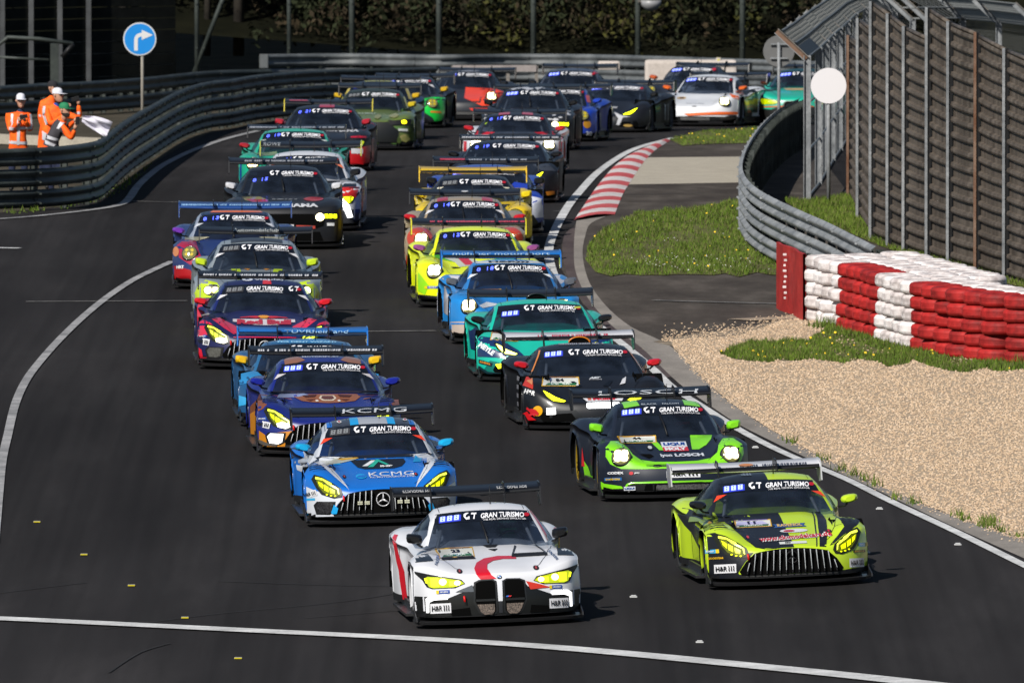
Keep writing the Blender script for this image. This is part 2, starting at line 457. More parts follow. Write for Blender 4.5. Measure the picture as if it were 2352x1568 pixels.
    def hr(s, x, v, w=.22, h=.10, rot=0, off=.012):
        """white plate with lettering and the three curled bars behind it"""
        c, sn = math.cos(R(rot)), math.sin(R(rot)); tr = lambda a, b: (x+a*c-b*sn, v+a*sn+b*c)
        s.poly([tr(a, b) for a, b in ((-w/2, -h/2), (w/2, -h/2), (w/2, h/2), (-w/2, h/2))], 'd8d8dc', off=off, cell=.09)
        q = tr(-w*.17, 0); s.text('H&R', q[0], q[1], w*.50, h*.55, '050505', rot=rot, off=off+.006)
        for k in range(3):
            a = w*(.16+.11*k); s.poly([tr(a-w*.03, h*.3), tr(a+w*.02, h*.3), tr(a+w*.045, h*.08), tr(a+w*.03, -.02*h), tr(a+w*.05, -h*.28), tr(a-w*.0, -h*.32), tr(a-w*.02, -h*.1), tr(a, h*.06)], '050505', off=off+.006, cell=.1)
    def banner(s, digits='888', lit=True, gt=True, swap=False, strip='0b0f18', v=None, dv=0, dig_dv=0):
        """sun strip across the top of the windscreen with its lettering and number display"""
        M = s.m; top = M['zt']+TH*M['yt']; w = M['wt']; v = top-.065+dv
        N = 12
        up = [(w*1.0*(-1+2*k/N), top+.005-.028*(2*k/N-1)**2*1.0) for k in range(N+1)]
        dn = [(w*1.07*(1-2*k/N), top-.125-.02*(2*k/N-1)**2) for k in range(N+1)]
        s.poly(up+dn, strip, off=.003, cell=.08)
        wh = mat('banner_white', 'e8e8ec', rough=.4)
        sh = -1 if swap else 1
        s.text('GRAN TURISMO', .235*w/.57 if not swap else .03, v+.004, .54*w/.57, .060, wh, shear=.25, bold=.025, skew=-.015, arc=.012)
        s.text('THE REAL DRIVING SIMULATOR', (.24 if not swap else .03), v-.044, .52, .020, wh, bold=.0, skew=-.015, arc=.012)
        if gt:
            gx = -.165 if not swap else w-.12
            s.poly([(gx-.07, v), (gx-.06, v+.03), (gx-.02, v+.042), (gx+.0, v+.038), (gx-.03, v+.022), (gx-.048, v), (gx-.03, v-.022), (gx-.02, v-.005), (gx-.0, v-.002), (gx-.005, v-.035), (gx-.045, v-.038)], wh, off=.009, cell=.2)
            s.poly([(gx+.022, v+.020), (gx+.028, v+.038), (gx+.09, v+.038), (gx+.083, v+.020)], wh, off=.009, cell=.2)
            s.poly([(gx+.038, v-.035), (gx+.055, v+.020), (gx+.069, v+.020), (gx+.052, v-.035)], wh, off=.009, cell=.2)
        s.poly(ell(w*.94, v-.01, .035, .022, 10), 'b01020', off=.011, cell=.2)
        dm = lamp('8f9dff', 1.3) if lit else mat('display_off', (.16, .17, .18), rough=.6)
        pm = mat('display_blue', (.02, .035, .35), rough=.5, emit=.25, emc=(.02, .05, .6)) if lit else mat('display_dark', (.03, .03, .035), rough=.7)
        n = len(digits); x0 = -w*.96
        vv = v-.02+dig_dv
        if n == 3: s.poly([(x0, vv-.050), (x0+.255, vv-.030), (x0+.27, vv+.042), (x0+.015, vv+.022)], pm, off=.010, cell=.2)
        else: dm = lamp('5566ff', 1.6)
        for k, ch in enumerate(digits):
            if n == 3:
                xa, va = x0+.05+.080*k, vv-.008+.0066*k
                s.poly([(xa-.034, va-.030), (xa+.022, va-.026), (xa+.036, va+.032), (xa-.020, va+.028)], dm, off=.015, cell=.2)
                for q in (-.012, .014): s.poly(ell(xa+q*.25, va+q, .009, .006, 6), pm, off=.020, cell=.2)
            elif ch != ' ': s.text(ch, x0+.055+(.080 if n == 3 else .066)*k, vv-.010+.0066*k, .055 if ch != '1' else .02, .058, dm, bold=.04, shear=.2, off=.015, skew=.06)
    def scrib(s, x, v, w, h, c, off=.009):
        """lettering too small or too blurred to read: a row of broken strokes"""
        rnd = random.Random(int(1000*w+77*len(c)+100*abs(x))); a = x-w/2
        while a < x+w/2:
            k = rnd.uniform(.5, 1.3)*h*1.1; sh_ = h*.25*rnd.random()
            if rnd.random() < .85: s.poly([(a, v-h/2), (a+k*.8, v-h/2+sh_*.6), (a+k*.9, v+h/2), (a+h*.2, v+h/2-sh_)], c, off=off, cell=.3)
            a += k
    # ---- shared fittings
    def wing(s, c='101012', edge=None, word=None, wc='d8d8d8', wx=0, ww=.9, mount='101012', endc=None, logo=None, neck=.36, swan=True):
        M = s.m; z, w = M['wing_z'], M['wing_w']; L = M['L']; mb = s.parts['wing']; m = paint(c); y0 = L-.34
        prof = [(0, .0), (.02, .028), (.09, .052), (.20, .066), (.33, .096), (.335, .085), (.2, .040), (.08, .012), (.02, -.010)]
        xs = [-w, -w*.75, -w*.5, -w*.2, 0, w*.2, w*.5, w*.75, w]
        Pn = [[Vector((x, y0+a, z+b-.018*math.cos(x/w*1.5))) for a, b in prof] for x in xs]
        mb.grid(Pn, lambda a, k: m, closed=True)
        if edge: s.edge = edge
        ep = MB()
        for sg in (-1, 1):
            e = MB(); xo = sg*(w+.008)
            e.prism([(xo-.008, y0-.05, z-.16), (xo-.008, y0+.02, z+.05), (xo-.008, y0+.12, z+.09), (xo-.008, y0+.38, z+.10), (xo-.008, y0+.38, z-.10), (xo-.008, y0+.20, z-.19)], .016, paint(endc or c), 'X')
            s.extra.append(('endplate', e, 'wing'))
            n = MB(); x = sg*neck
            top = .13 if swan else 0
            pts = [(y0-.30, M['wing_z']-.40), (y0-.28, z-.05), (y0-.10, z+top*.9), (y0+.08, z+top), (y0+.2, z+.06), (y0+.06, z+.05), (y0-.06, z+.02), (y0-.12, z-.1), (y0-.05, M['wing_z']-.40)]
            n.prism([(x-.006, a, b) for a, b in pts], .012, paint(mount), 'X'); s.extra.append(('wing_mount', n, 'wing'))
        s.word = (word, wc, wx, ww, logo)
    def wingword(s):
        word, wc, wx, ww, logo = s.word; M = s.m; v = M['wing_z']+TH*(M['L']-.2)+.035
        if getattr(s, 'edge', None):
            s.poly(rect(-M['wing_w']+.01, v-.058, M['wing_w']-.01, v-.012), s.edge, off=.006, cell=(.1, .006))
        if word == '#': s.scrib(wx, v, ww*1.1, .030, wc, off=.007)
        elif word: s.text(word, wx, v-.002, ww, .055, wc, bold=.0, shear=.1, off=.007)
        if logo: s.poly(*logo)
    def mirrors(s, c, arm='101012', style='oval', lc=None):
        M = s.m
        for sg in (-1, 1):
            mb = MB(); x, y, z = sg*M['mir_x'], M['mir_y'], M['mir_z']+.03; m = paint(lc if lc and sg < 0 else c)
            wv, hv = (.105, .052) if style == 'oval' else (.095, .060)
            rows = []
            for i in range(7):
                t = i/6; k = math.sin(math.pi*(.12+.5*t))**.6; r = []
                for a in range(12):
                    q = 2*math.pi*a/12; ex = 2.6 if style == 'oval' else 4
                    cx_ = math.copysign(abs(math.cos(q))**(2/ex), math.cos(q)); sy_ = math.copysign(abs(math.sin(q))**(2/ex), math.sin(q))
                    r.append(Vector((x+wv*k*cx_, y-.07+.14*t, z+hv*k*sy_+sg*cx_*.012)))
                rows.append(r)
            mb.grid(rows, m, closed=True); mb.face([mb.v(p) for p in rows[0]], m); mb.face([mb.v(p) for p in rows[-1]], VOID)
            mb.tube([(x-sg*.02, y, z-.045), (x-sg*.06, y+.02, z-.085), (sg*(M['wside']-.06), y+.06, z-.10)], .014, paint(arm), 6)
            s.extra.append(('mirror', mb, None))
    def wheels(s, rim='16161a', spoke=None, band=None):
        M = s.m
        for sg in (-1, 1):
            for yc, wd in ((M['wf'], .30), (M['wr'], .31)):
                r = M['rw']; xo = M['W']*cur(M['WP'], yc)-.045; t = MB()
                t.lathe([(-sg*wd, r*.80), (-sg*wd, r-.03), (-sg*(wd-.03), r), (-sg*.03, r), (0, r-.03), (0, r-.07), (-sg*.012, r*.72)], RUBBER, 'X', (sg*xo, yc, r), 28)
                if band: t.lathe([(sg*.003, r-.035), (sg*.003, r-.055)], paint(band), 'X', (sg*xo, yc, r), 28)
                q = MB(); rm = mat('rim_'+(spoke or rim), spoke or rim, rough=.35, metal=.4)
                q.lathe([(-sg*.01, r*.76), (-sg*.005, r*.72), (-sg*.05, r*.68), (-sg*.09, r*.2), (-sg*.02, r*.14), (-sg*.02, 0.001)], None, 'X', (sg*xo, yc, r), 28, mats=[rm, rm, VOID, VOID, rm])
                for k in range(10):
                    a = 2*math.pi*k/10; d = Vector((0, math.cos(a), math.sin(a))); pz = Vector((sg*xo, yc, r))
                    n_ = d.cross(Vector((1, 0, 0)))
                    for e_ in (-.02, .02):
                        q.tube([pz+d*r*.14+Vector((-sg*.025, 0, 0))+n_*e_*.4, pz+d*r*.70+Vector((-sg*.02, 0, 0))+n_*e_*2], .010, rm, 4)
                s.extra.append(('tyre', t, 'wheel')); s.extra.append(('rim', q, 'wheel+'))
    def splitter(s, c=None, lipc=None):
        M = s.m; mb = MB(); m = paint(c) if c else CARBON; N = 24; pts = []
        for k in range(N+1):
            a = -1+2*k/N; pts.append((a*1.01*M['W'], cur(M['PL'], abs(a))*.75-.085))
        top = [mb.v((x, y, .085)) for x, y in pts]; bot = [mb.v((x, y+.012, .052)) for x, y in pts]
        bk = [mb.v((x, .62, .085)) for x, y in pts]; bb = [mb.v((x, .62, .052)) for x, y in pts]
        for k in range(N):
            mb.face([top[k], top[k+1], bk[k+1], bk[k]], m, False); mb.face([bot[k+1], bot[k], bb[k], bb[k+1]], m, False)
            mb.face([bot[k], bot[k+1], top[k+1], top[k]], paint(lipc) if lipc else m, False)
        for k in (0, N): mb.face([top[k], bk[k], bb[k], bot[k]], m, False)
        for sg in (-1, 1): mb.prism([(sg*.975-.01, .12, .085), (sg*.975-.01, .55, .085), (sg*.975-.01, .55, .30), (sg*.975-.01, .42, .18), (sg*.975-.01, .15, .125)], .014, m, 'X')
        s.extra.append(('splitter', mb, None))
        for sg in (-1, 1):
            k = MB(); x = sg*.90
            k.prism([(x, M['wf']+.42, .07), (x+sg*.11, M['wf']+.46, .07), (x+sg*.12, M['wr']-.45, .07), (x, M['wr']-.40, .07)], .03, CARBON, 'Z')
            k.box((x-sg*.0, (M['wf']+M['wr'])/2, .13), (.03, M['wr']-M['wf']-.85, .12), CARBON)
            s.extra.append(('side_skirt', k, None))
    def inside(s, helmet=None):
        M = s.m; mb = MB(); g = mat('cage_steel', (.20, .20, .21), rough=.5)
        for sg in (-1, 1):
            mb.tube([(sg*.60, M['yb']+.35, M['zc']-.1), (sg*(M['wt']-.09), M['yt']+.1, M['zt']-.09), (sg*(M['wt']-.09), M['yt']+.9, M['zp']-.12), (sg*.62, M['yt']+.9, .4)], .022, g, 6)
            mb.tube([(sg*.62, M['yt']+.05, .55), (sg*.58, M['yt']+.85, .8)], .02, g, 6)
        mb.tube([(-.46, M['yt']+.1, M['zt']-.09), (.46, M['yt']+.1, M['zt']-.09)], .02, g, 6)
        s.extra.append(('roll_cage', mb, None))
        d = MB(); d.box((0, M['yb']+.55, M['zc']-.10), (1.25, .45, .14), BLACK, bev=.03)
        d.box((.1, M['yb']+.62, M['zc']+.0), (.34, .12, .07), BLACK, bev=.02); s.extra.append(('dashboard', d, None))
        q = MB(); x = .34
        q.box((x, M['yt']+.72, M['zt']-.42), (.50, .14, .62), BLACK, bev=.05)
        q.box((x-.22, M['yt']+.60, M['zt']-.20), (.07, .26, .24), BLACK, bev=.03); q.box((x+.22, M['yt']+.60, M['zt']-.20), (.07, .26, .24), BLACK, bev=.03)
        s.extra.append(('seat', q, None))
        w = MB(); w.tube([(x+.16*math.cos(t), M['yb']+.88+.05*math.sin(t), M['zc']-.02+.13*math.sin(t)) for t in (2*math.pi*k/14 for k in range(15))], .016, BLACK, 5); s.extra.append(('steering_wheel', w, None))
    def seams(s, c='070708'):
        """shut lines of the bonnet, bumper and fuel flaps, and the roof hatch"""
        M = s.m; w_ = .007; m = paint(c)
        def ln(pts, mode='T', off=.0055):
            for a, b in zip(pts, pts[1:]):
                d = math.hypot(b[0]-a[0], b[1]-a[1]); nx, ny = -(b[1]-a[1])/d*w_/2, (b[0]-a[0])/d*w_/2
                s.poly([(a[0]+nx, a[1]+ny), (b[0]+nx, b[1]+ny), (b[0]-nx, b[1]-ny), (a[0]-nx, a[1]-ny)], m, mode, off, cell=.12)
        for sg in (-1, 1):
            ln([(sg*.76, M['yb']+.30), (sg*.70, M['yb']-.30), (sg*.60, .60), (sg*.50, .32), (sg*.42, .22)]); ln([(sg*.60, .60), (sg*.86, .55)])
            ln([(sg*(M['wt']-.05), M['yt']+.15), (sg*(M['wt']-.06), M['yt']+1.1)])
        ln([(-.30, M['yt']+.35), (.30, M['yt']+.35), (.30, M['yt']+.75), (-.30, M['yt']+.75), (-.30, M['yt']+.35)])
        for sd in 'LR': ln([(M['wf']+.50, .20), (M['wf']+.50, .70)], sd, .004); ln([(M['wr']-.85, .22), (M['wr']-.80, .80)], sd, .004)
        mb = MB(); h = s.hit((.12, M['yt']+.30), 'T')
        if h: mb.tube([h[0], h[0]+Vector((0, .01, .22))], [.008, .003], BLACK, 5); s.extra.append(('antenna', mb, None))
    def wiper(s):
        M = s.m; mb = MB(); a = s.hit((.0, M['zc']+TH*M['yb']+.02), 'P'); b = s.hit((-.045, M['zt']+TH*M['yt']-.14), 'P')
        if a and b: mb.tube([a[0]+a[1]*.03, a[0].lerp(b[0], .5)+a[1]*.045, b[0]+b[1]*.02], .012, BLACK, 5); s.extra.append(('wiper', mb, None))
    def hook(s, x, v, c='d01818'):
        h = s.hit((x, v), 'P')
        if h:
            mb = MB(); mb.tube([h[0], h[0]+Vector((0, -.04, .0)), h[0]+Vector((0, -.05, -.06))], .014, mat('hook_'+c, c, rough=.5), 6); s.extra.append(('tow_hook', mb, None))
    def emblem_star(s, x, v, r):
        mb = MB(); ch = mat('chrome', (.60, .60, .62), rough=.3, metal=.2) if s.roofm is not None and getattr(s, 'star_bright', True) else BLACK
        h = s.hit((x, v), 'P'); y = h[0].y-.05 if h else -.02; z = v-TH*y
        mb.tube([(x+r*math.cos(t), y, z+r*math.sin(t)) for t in (2*math.pi*k/24 for k in range(25))], r*.08, ch, 6, cap=False)
        for k in range(3):
            a = math.pi/2+k*2*math.pi/3; mb.tube([(x, y-.01, z), (x+r*math.cos(a), y, z+r*math.sin(a))], [r*.17, r*.03], ch, 6)
        s.extra.append(('grille_emblem', mb, 'grille'))
    # ---- faces of the different makes
    def layer(s, polys, name, parent=None, lim=.8):
        mb = MB()
        for pts, m, off in polys: s.lay(*poly2d(pts, .05), paint(m) if isinstance(m, str) else m, 'P', off, mb, lim)
        if len(mb.bm.faces): s.extra.append((name, mb, parent))
    def face_long(s, lit='e8f000', low=None, fog=None, star=True, bar='c8c8cc', fogc='101010'):
        dk = mat('lamp_housing', (.012, .014, .008), rough=.4, spec=.3); yl = lamp(lit, .55) if lit else None; ye = mat('lens_yellow', (.10, .12, .0), rough=.5, spec=.2, emit=.06)
        # grille
        N = 14; top = [(-.44+.88*k/N, .475-.045*(abs(k/N-.5)*2)**2) for k in range(N+1)]
        out = top+[(.55, .33), (.625, .22), (.60, .175), (-.60, .175), (-.625, .22), (-.55, .33)]
        g = [(out, VOID, .006), ([(-.56, .165), (.56, .165), (.50, .10), (-.50, .10)], mat('radiator', (.03, .03, .03), rough=.7, noise=.9, nscale=60), .006)]
        s.layer(g, 'grille')
        chm = mat('bar_'+bar, bar, rough=.3)
        for k in range(-7, 8):
            x0 = k*.073; x1 = x0*1.06; zt_ = .47-.045*(abs(x0)/.44)**2 if abs(x0) < .44 else .44-(abs(x0)-.44)*1.7
            y = cur(s.m['PL'], abs(x0)/.97)
            if star and abs(k) <= 1: continue
            if not star: pass
            gb = MB(); gb.prism([(x0-.007, y-.035, zt_), (x0+.007, y-.035, zt_), (x1+.006, y-.035, .185), (x1-.006, y-.035, .185)], .05, BLACK, 'Y')
            gb.prism([(x0-.0055, y-.042, zt_), (x0+.0055, y-.042, zt_), (x1+.002, y-.042, .22), (x1-.002, y-.042, .22)], .008, chm, 'Y')
            s.extra.append(('grille_bar', gb, 'grille'))
        if star: s.emblem_star(0, .345, .085)
        else:
            s.emblem_star(0, .37, .07)
        for sg in (-1, 1):
            T = lambda q: [(sg*a, b) for a, b in q]
            P_ = [(T([(.505, .43), (.53, .50), (.65, .58), (.75, .65), (.85, .685), (.885, .63), (.83, .51), (.77, .43), (.62, .375), (.53, .385)]), dk, .008),
                  (T([(.545, .425), (.56, .49), (.66, .555), (.75, .62), (.835, .645), (.80, .53), (.745, .455), (.62, .40), (.56, .405)]), ye, .012)]
            if yl is not None:
                P_ += [(T([(.548, .42), (.565, .43), (.575, .485), (.66, .54), (.75, .60), (.83, .632), (.832, .648), (.75, .622), (.65, .56), (.558, .495)]), lamp('e4f048', .8), .017),
                       (T([(.60, .475), (.605, .43), (.66, .445), (.665, .51)]), yl, .017), (T([(.68, .52), (.68, .455), (.73, .485), (.735, .555)]), yl, .017), (T([(.75, .565), (.745, .50), (.785, .545), (.80, .60)]), yl, .017), (T(ell(.60, .405, .014, .010, 8)), yl, .018), (T(ell(.65, .412, .014, .010, 8)), yl, .018), (T(ell(.70, .428, .014, .010, 8)), yl, .018)]
            if low: P_ += [(T([(.54, .41), (.60, .385), (.70, .41), (.72, .46), (.66, .475), (.56, .455)]), low, .022)]
            s.layer(P_, 'headlight')
            if fog is not None:
                s.layer([(T([(.60, .335), (.62, .20), (.68, .17), (.84, .18), (.87, .30), (.83, .345)]), BLACK, .008), (T([(.63, .32), (.65, .21), (.70, .185), (.81, .20), (.84, .29), (.80, .33)]), fog, .014)], 'fog_lamp')
    def face_coupe(s, lit='f2ff20', drl=True, emb=True, slot='0c0d0c'):
        N = 8; kd = []
        for sg in (-1, 1):
            T = lambda q: [(sg*a, b) for a, b in q]
            ring = T([(.035, .535), (.08, .56), (.24, .555), (.30, .53), (.315, .30), (.26, .18), (.20, .125), (.08, .125), (.035, .18)])
            inn = T([(.055, .525), (.09, .545), (.23, .54), (.28, .515), (.292, .31), (.24, .195), (.19, .145), (.09, .145), (.055, .19)])
            kd += [(ring, '1a1b1c', .010), (inn, VOID, .016), (T([(.07, .27), (.27, .27), (.23, .18), (.19, .15), (.10, .15), (.07, .19)]), mat('radiator_mesh', (.22, .17, .14), rough=.7, noise=.98, nscale=55), .020),
                   (T([(.06, .33), (.285, .33), (.285, .305), (.06, .305)]), '151515', .022)]
        s.layer([([(-.97, .40), (-.60, .36), (-.33, .46), (-.30, .50), (.30, .50), (.33, .46), (.60, .36), (.97, .40), (.99, .08), (-.99, .08)], slot, .004),
                 ([(-.60, .22), (-.36, .24), (-.34, .13), (-.55, .11)], VOID, .009), ([(.60, .22), (.36, .24), (.34, .13), (.55, .11)], VOID, .009)], 'bumper')
        s.layer(kd, 'grille')
        if emb:
            s.layer([(ell(0, .580, .030, .021, 14), '101820', .010), (ell(0, .580, .022, .015, 12), 'd8e0e8', .014), ([(0, .58), (.021, .58), (.015, .591), (0, .595)], '3070c0', .018), ([(0, .58), (-.021, .58), (-.015, .569), (0, .565)], '3070c0', .018)], 'emblem')
        for sg in (-1, 1):
            T = lambda q: [(sg*a, b) for a, b in q]; ye = mat('lens_lime', (.25, .30, .0), rough=.15, coat=1, emit=.6, emc=(.5, .6, 0))
            P_ = [(T([(.40, .52), (.44, .57), (.66, .615), (.80, .645), (.96, .69), (.95, .66), (.88, .58), (.84, .50), (.78, .475), (.52, .475)]), BLACK, .006),
                  (T([(.41, .52), (.45, .555), (.66, .60), (.82, .62), (.86, .60), (.81, .50), (.76, .482), (.54, .482)]), ye, .010)]
            if lit:
                L1, L2 = lamp(lit, 1.6), lamp('ffffa0', 4)
                P_ += [(T(rect(.70, .50, .79, .60)), L1, .013), (T(rect(.47, .50, .58, .555)), L1, .013), (T(ell(.655, .55, .042, .038, 12)), L2, .016), (T(ell(.49, .53, .036, .028, 12)), L2, .017), (T([(.82, .545), (.84, .545), (.855, .60), (.835, .60)]), L1, .013)]
            s.layer(P_, 'headlight')
            if drl:
                w_ = lamp('ffffff', 1.3); s.layer([(T([(.61, .345), (.60, .375), (.64, .39), (.80, .395), (.85, .365), (.85, .20), (.82, .20), (.815, .32), (.76, .345)]), w_, .012)], 'daytime_lamp')
    def face_round(s, lit='fff3a8', e=5.0, ring=None, low='0c0c0e', rim='141414', yl=False):
        for sg in (-1, 1):
            mb = MB(); c = (sg*.715, .595); h = s.hit(c, 'P')
            if h:
                n = Vector((sg*.18, -.85, .50)).normalized(); x = n.cross(Vector((0, 0, 1))).normalized(); y = x.cross(n); o = h[0]-n*.02; rows = []
                for (r, q) in ((.135, -.03), (.128, .022), (.118, .030), (.112, .024)):
                    rows.append([o+(x*math.cos(t)+y*math.sin(t))*r+n*q for t in (2*math.pi*k/24 for k in range(24))])
                mb.grid(rows, paint(rim), closed=True)
                lens = mat('clear_lens', (.10, .10, .04) if not yl else (.30, .25, .0), rough=.12, coat=1, emit=.2 if lit else 0, emc=(.5, .45, .1))
                rr = [[o+(x*math.cos(t)+y*math.sin(t))*r+n*q for t in (2*math.pi*k/24 for k in range(24))] for (r, q) in ((.113, .024), (.095, .038), (.05, .048), (.002, .052))]
                mb.grid(rr, lens, closed=True); s.extra.append(('headlight', mb, None))
                b = MB()
                for dx, dy in ((-.042, -.036), (.042, -.036), (-.042, .036), (.042, .036)):
                    cc = o+x*dx+y*dy+n*.049; r_ = .052 if lit else .030
                    b.face([b.v(cc+(x*math.cos(t)+y*math.sin(t))*r_) for t in (2*math.pi*k/12 for k in range(12))], lamp(lit, e) if lit else mat('lens_amber', (.45, .34, .0), rough=.2, coat=1), False)
                if lit: b.face([b.v(o+n*.055+(x*math.cos(t)+y*math.sin(t))*.055) for t in (2*math.pi*k/12 for k in range(12))], lamp(lit, e), False)
                s.extra.append(('lamp_unit', b, 'headlight+'))
        rad = mat('radiator_chips', (.10, .10, .10), rough=.8, noise=.97, nscale=45)
        s.layer([([(-.60, .235), (.60, .235), (.72, .07), (-.72, .07)], low, .008), ([(-.42, .225), (.42, .225), (.46, .08), (-.46, .08)], VOID, .013), ([(-.28, .215), (.40, .215), (.42, .09), (-.30, .09)], rad, .018), (rect(-.33, .08, -.31, .225), low, .022)], 'grille')
        for sg in (-1, 1): s.layer([([(sg*.93, .16), (sg*.80, .13), (sg*.66, .13), (sg*.67, .16), (sg*.80, .17), (sg*.93, .21)], VOID, .010)], 'canard')
    def face_wedge(s, lit='f4ff30', e=3.0, mouth='101214', barlit=False):
        for sg in (-1, 1):
            T = lambda q: [(sg*a, b) for a, b in q]
            P_ = [(T([(.40, .425), (.44, .40), (.60, .415), (.72, .50), (.76, .60), (.70, .585), (.58, .50)]), BLACK, .008),
                  (T([(.43, .42), (.46, .408), (.60, .43), (.69, .50), (.73, .575), (.67, .545), (.57, .48)]), lamp(lit, e) if lit else mat('lens_dull', (.2, .2, .05), rough=.2), .013)]
            s.layer(P_, 'headlight')
            s.layer([(T([(.30, .30), (.62, .29), (.82, .34), (.90, .22), (.84, .10), (.34, .09), (.20, .16)]), mouth, .006), (T([(.36, .26), (.60, .25), (.74, .28), (.78, .20), (.72, .125), (.40, .12), (.30, .17)]), VOID, .012)], 'air_intake')
            s.layer([(T([(.58, .335), (.62, .20), (.66, .20), (.64, .335)]), mouth, .020)], 'intake_fin')
    def face_muscle(s):
        s.layer([([(-.72, .60), (.72, .60), (.66, .40), (.55, .36), (-.55, .36), (-.66, .40)], VOID, .008), ([(-.60, .30), (.60, .30), (.68, .10), (-.68, .10)], VOID, .008)], 'grille')
        for sg in (-1, 1):
            T = lambda q: [(sg*a, b) for a, b in q]; y = lamp('f0ff10', 3); w_ = lamp('fff0c0', 7)
            s.layer([(T([(.50, .60), (.92, .62), (.93, .52), (.52, .49)]), BLACK, .012)]+[(T(rect(.68+.07*k, .53, .735+.07*k, .595)), y, .018) for k in range(3)]+[(T(ell(.60, .545, .07, .065, 14)), w_, .020)], 'headlight')
            s.layer([(T(rect(.72, .40, .84, .45)), 'd8d8d8', .012)], 'fog_lamp')
    def vents(s, m=None):
        """louvres on top of the front wings"""
        for sg in (-1, 1):
            s.layer([([(sg*(.70), .70+k*.0), (sg*.94, .72), (sg*.93, .735), (sg*.70, .755)], BLACK, .006) for k in range(1)], 'louvre', lim=1.5)
    # ---- put everything together
    def finish(s, label, px, py, yaw, roll=0, group='race cars rolling round the bend'):
        p = gp(px, py); b = cur(BANK, p.y); dz = (H(p.x, p.y+3)-H(p.x, p.y))/3
        off = Vector((0, -2.3, 0)); ry = -math.atan(b)-R(roll)
        M3 = Matrix.Rotation(R(yaw), 3, 'Z') @ Matrix.Rotation(ry, 3, 'Y') @ Matrix.Rotation(math.atan(dz), 3, 'X')
        loc = p+M3 @ Vector((0, 2.3, 0))
        root = empty('race_car', loc, M3.to_euler('XYZ'), label, 'race car', group)
        obs = {}
        if s.kind != 'x': s.wingword()
        for k in ('body', 'roof', 'windscreen', 'side_window', 'wing'):
            mb = s.parts[k]
            if not len(mb.bm.faces): continue
            obs[k] = mb.build(k if k != 'side_window' else 'side_windows', root, offset=off)
        wheel = None; last = None
        for name, mb, par in s.extra:
            if not len(mb.bm.faces): mb.bm.free(); continue
            if par == 'wheel':
                wheel = empty('wheel', (0, 0, 0)); wheel.parent = root
                o = mb.build(name, wheel, offset=off)
            elif par == 'wheel+': o = mb.build(name, wheel, offset=off)
            elif par == 'headlight+': o = mb.build(name, last, offset=off)
            elif par in obs: o = mb.build(name, obs[par], offset=off)
            else: o = mb.build(name, root, offset=off)
            if par is None: last = o
            obs.setdefault(name, o)
        if s.driver: driver(root, M3, loc, s.m, s.driver)
        return root
def driver(car, M3, loc, M, spec):
    """helmeted driver strapped in on the car's left-hand side"""
    lab, suit, helm = spec; p = loc+M3 @ Vector((.34, M['yt']+.60-2.3, M['zt']-.46)); root = empty('person', p, M3.to_euler('XYZ'), lab, 'person', 'drivers seen through their windscreens')
    mb = MB(); sm = mat('suit_'+suit, suit, rough=.8); rows = []
    for z, w, d, o in ((-.45, .17, .12, .04), (-.30, .18, .12, .03), (-.12, .20, .12, .01), (.0, .19, .10, 0), (.05, .10, .07, 0), (.10, .06, .06, 0), (.16, .055, .055, 0)):
        rows.append([Vector((w*math.sin(a), o-d*math.cos(a), z)) for a in (2*math.pi*k/16 for k in range(16))])
    mb.grid(rows, sm, closed=True)
    for sg in (-1, 1): mb.tube([(sg*.17, 0, -.03), (sg*.24, -.14, -.20), (sg*.15, -.36, -.16), (sg*.13, -.42, -.12)], [.06, .052, .04, .034], sm, 8)
    mb.build('body', root); h = MB(); hm = mat('helmet_'+helm, helm, rough=.25, coat=1); rows = []
    for z, r in ((-.11, .085), (-.09, .115), (-.03, .130), (.04, .128), (.09, .105), (.125, .06), (.135, .004)): rows.append([Vector((r*.93*math.sin(a), .01-r*math.cos(a)*1.08, .24+z)) for a in (2*math.pi*k/20 for k in range(20))])
    h.grid(rows, hm, closed=True); h.grid([[Vector((.125*math.sin(a), .005-.142*math.cos(a), .24+z)) for a in (-1.1+2.2*k/10 for k in range(11))] for z in (-.03, .0, .03)], BLACK); h.build('helmet', root)

# ---------------------------------------------------------------- liveries
def common(c, wing='101012', mir='101012', rim='16161a', mstyle='oval', interior=True, lmir=None, wipe=True, split=None, word=None, **kw):
    sp = kw.pop('spoke', None); c.wing(wing, word=word, **kw); c.index(); c.mirrors(mir, style=mstyle, lc=lmir)
    c.poly([(-.99, .168), (.99, .168), (.99, .08), (-.99, .08)], BLACK, off=.003); c.wheels(rim, spoke=sp); c.splitter(split)
    if interior: c.inside()
    c.seams()
def patch(c, x, v, w, h, num, skew=0, top='8a5a20'):
    """start number panel: number over a green sponsor line, gold border"""
    P_ = lambda k, y0, y1: [(x-w/2*k, v+h*y0-skew*w/2), (x+w/2*k, v+h*y0+skew*w/2), (x+w/2*k+w*.04, v+h*y1+skew*w/2), (x-w/2*k+w*.10, v+h*y1-skew*w/2)]
    c.poly(P_(1.0, -.55, .55), 'd0a010', off=.005, cell=(.1, .02)); c.poly(P_(.94, -.48, .38), 'd8dad2', off=.008, cell=(.1, .02))
    c.poly(P_(.86, .40, .50), top, off=.009, cell=.1); c.poly(P_(.80, -.46, -.24), '1c6a30', off=.011, cell=.1)
    c.text('DEKRA', x+.01, v-h*.30, w*.5, h*.22, 'e0e8e0', off=.013, skew=skew, bold=.04); c.text(num, x+.02, v+h*.09, w*.07*len(num)+.04, h*.36, '101010', off=.013, bold=.05)
def tri(c, col_='e04020'):
    M = c.m; t = M['zt']+TH*M['yt']; w = M['wt']
    for sg in (-1, 1): c.poly([(sg*w*.90, t-.155), (sg*w*1.10, t-.165), (sg*w*1.19, t-.24)], col_, off=.007, cell=.1)
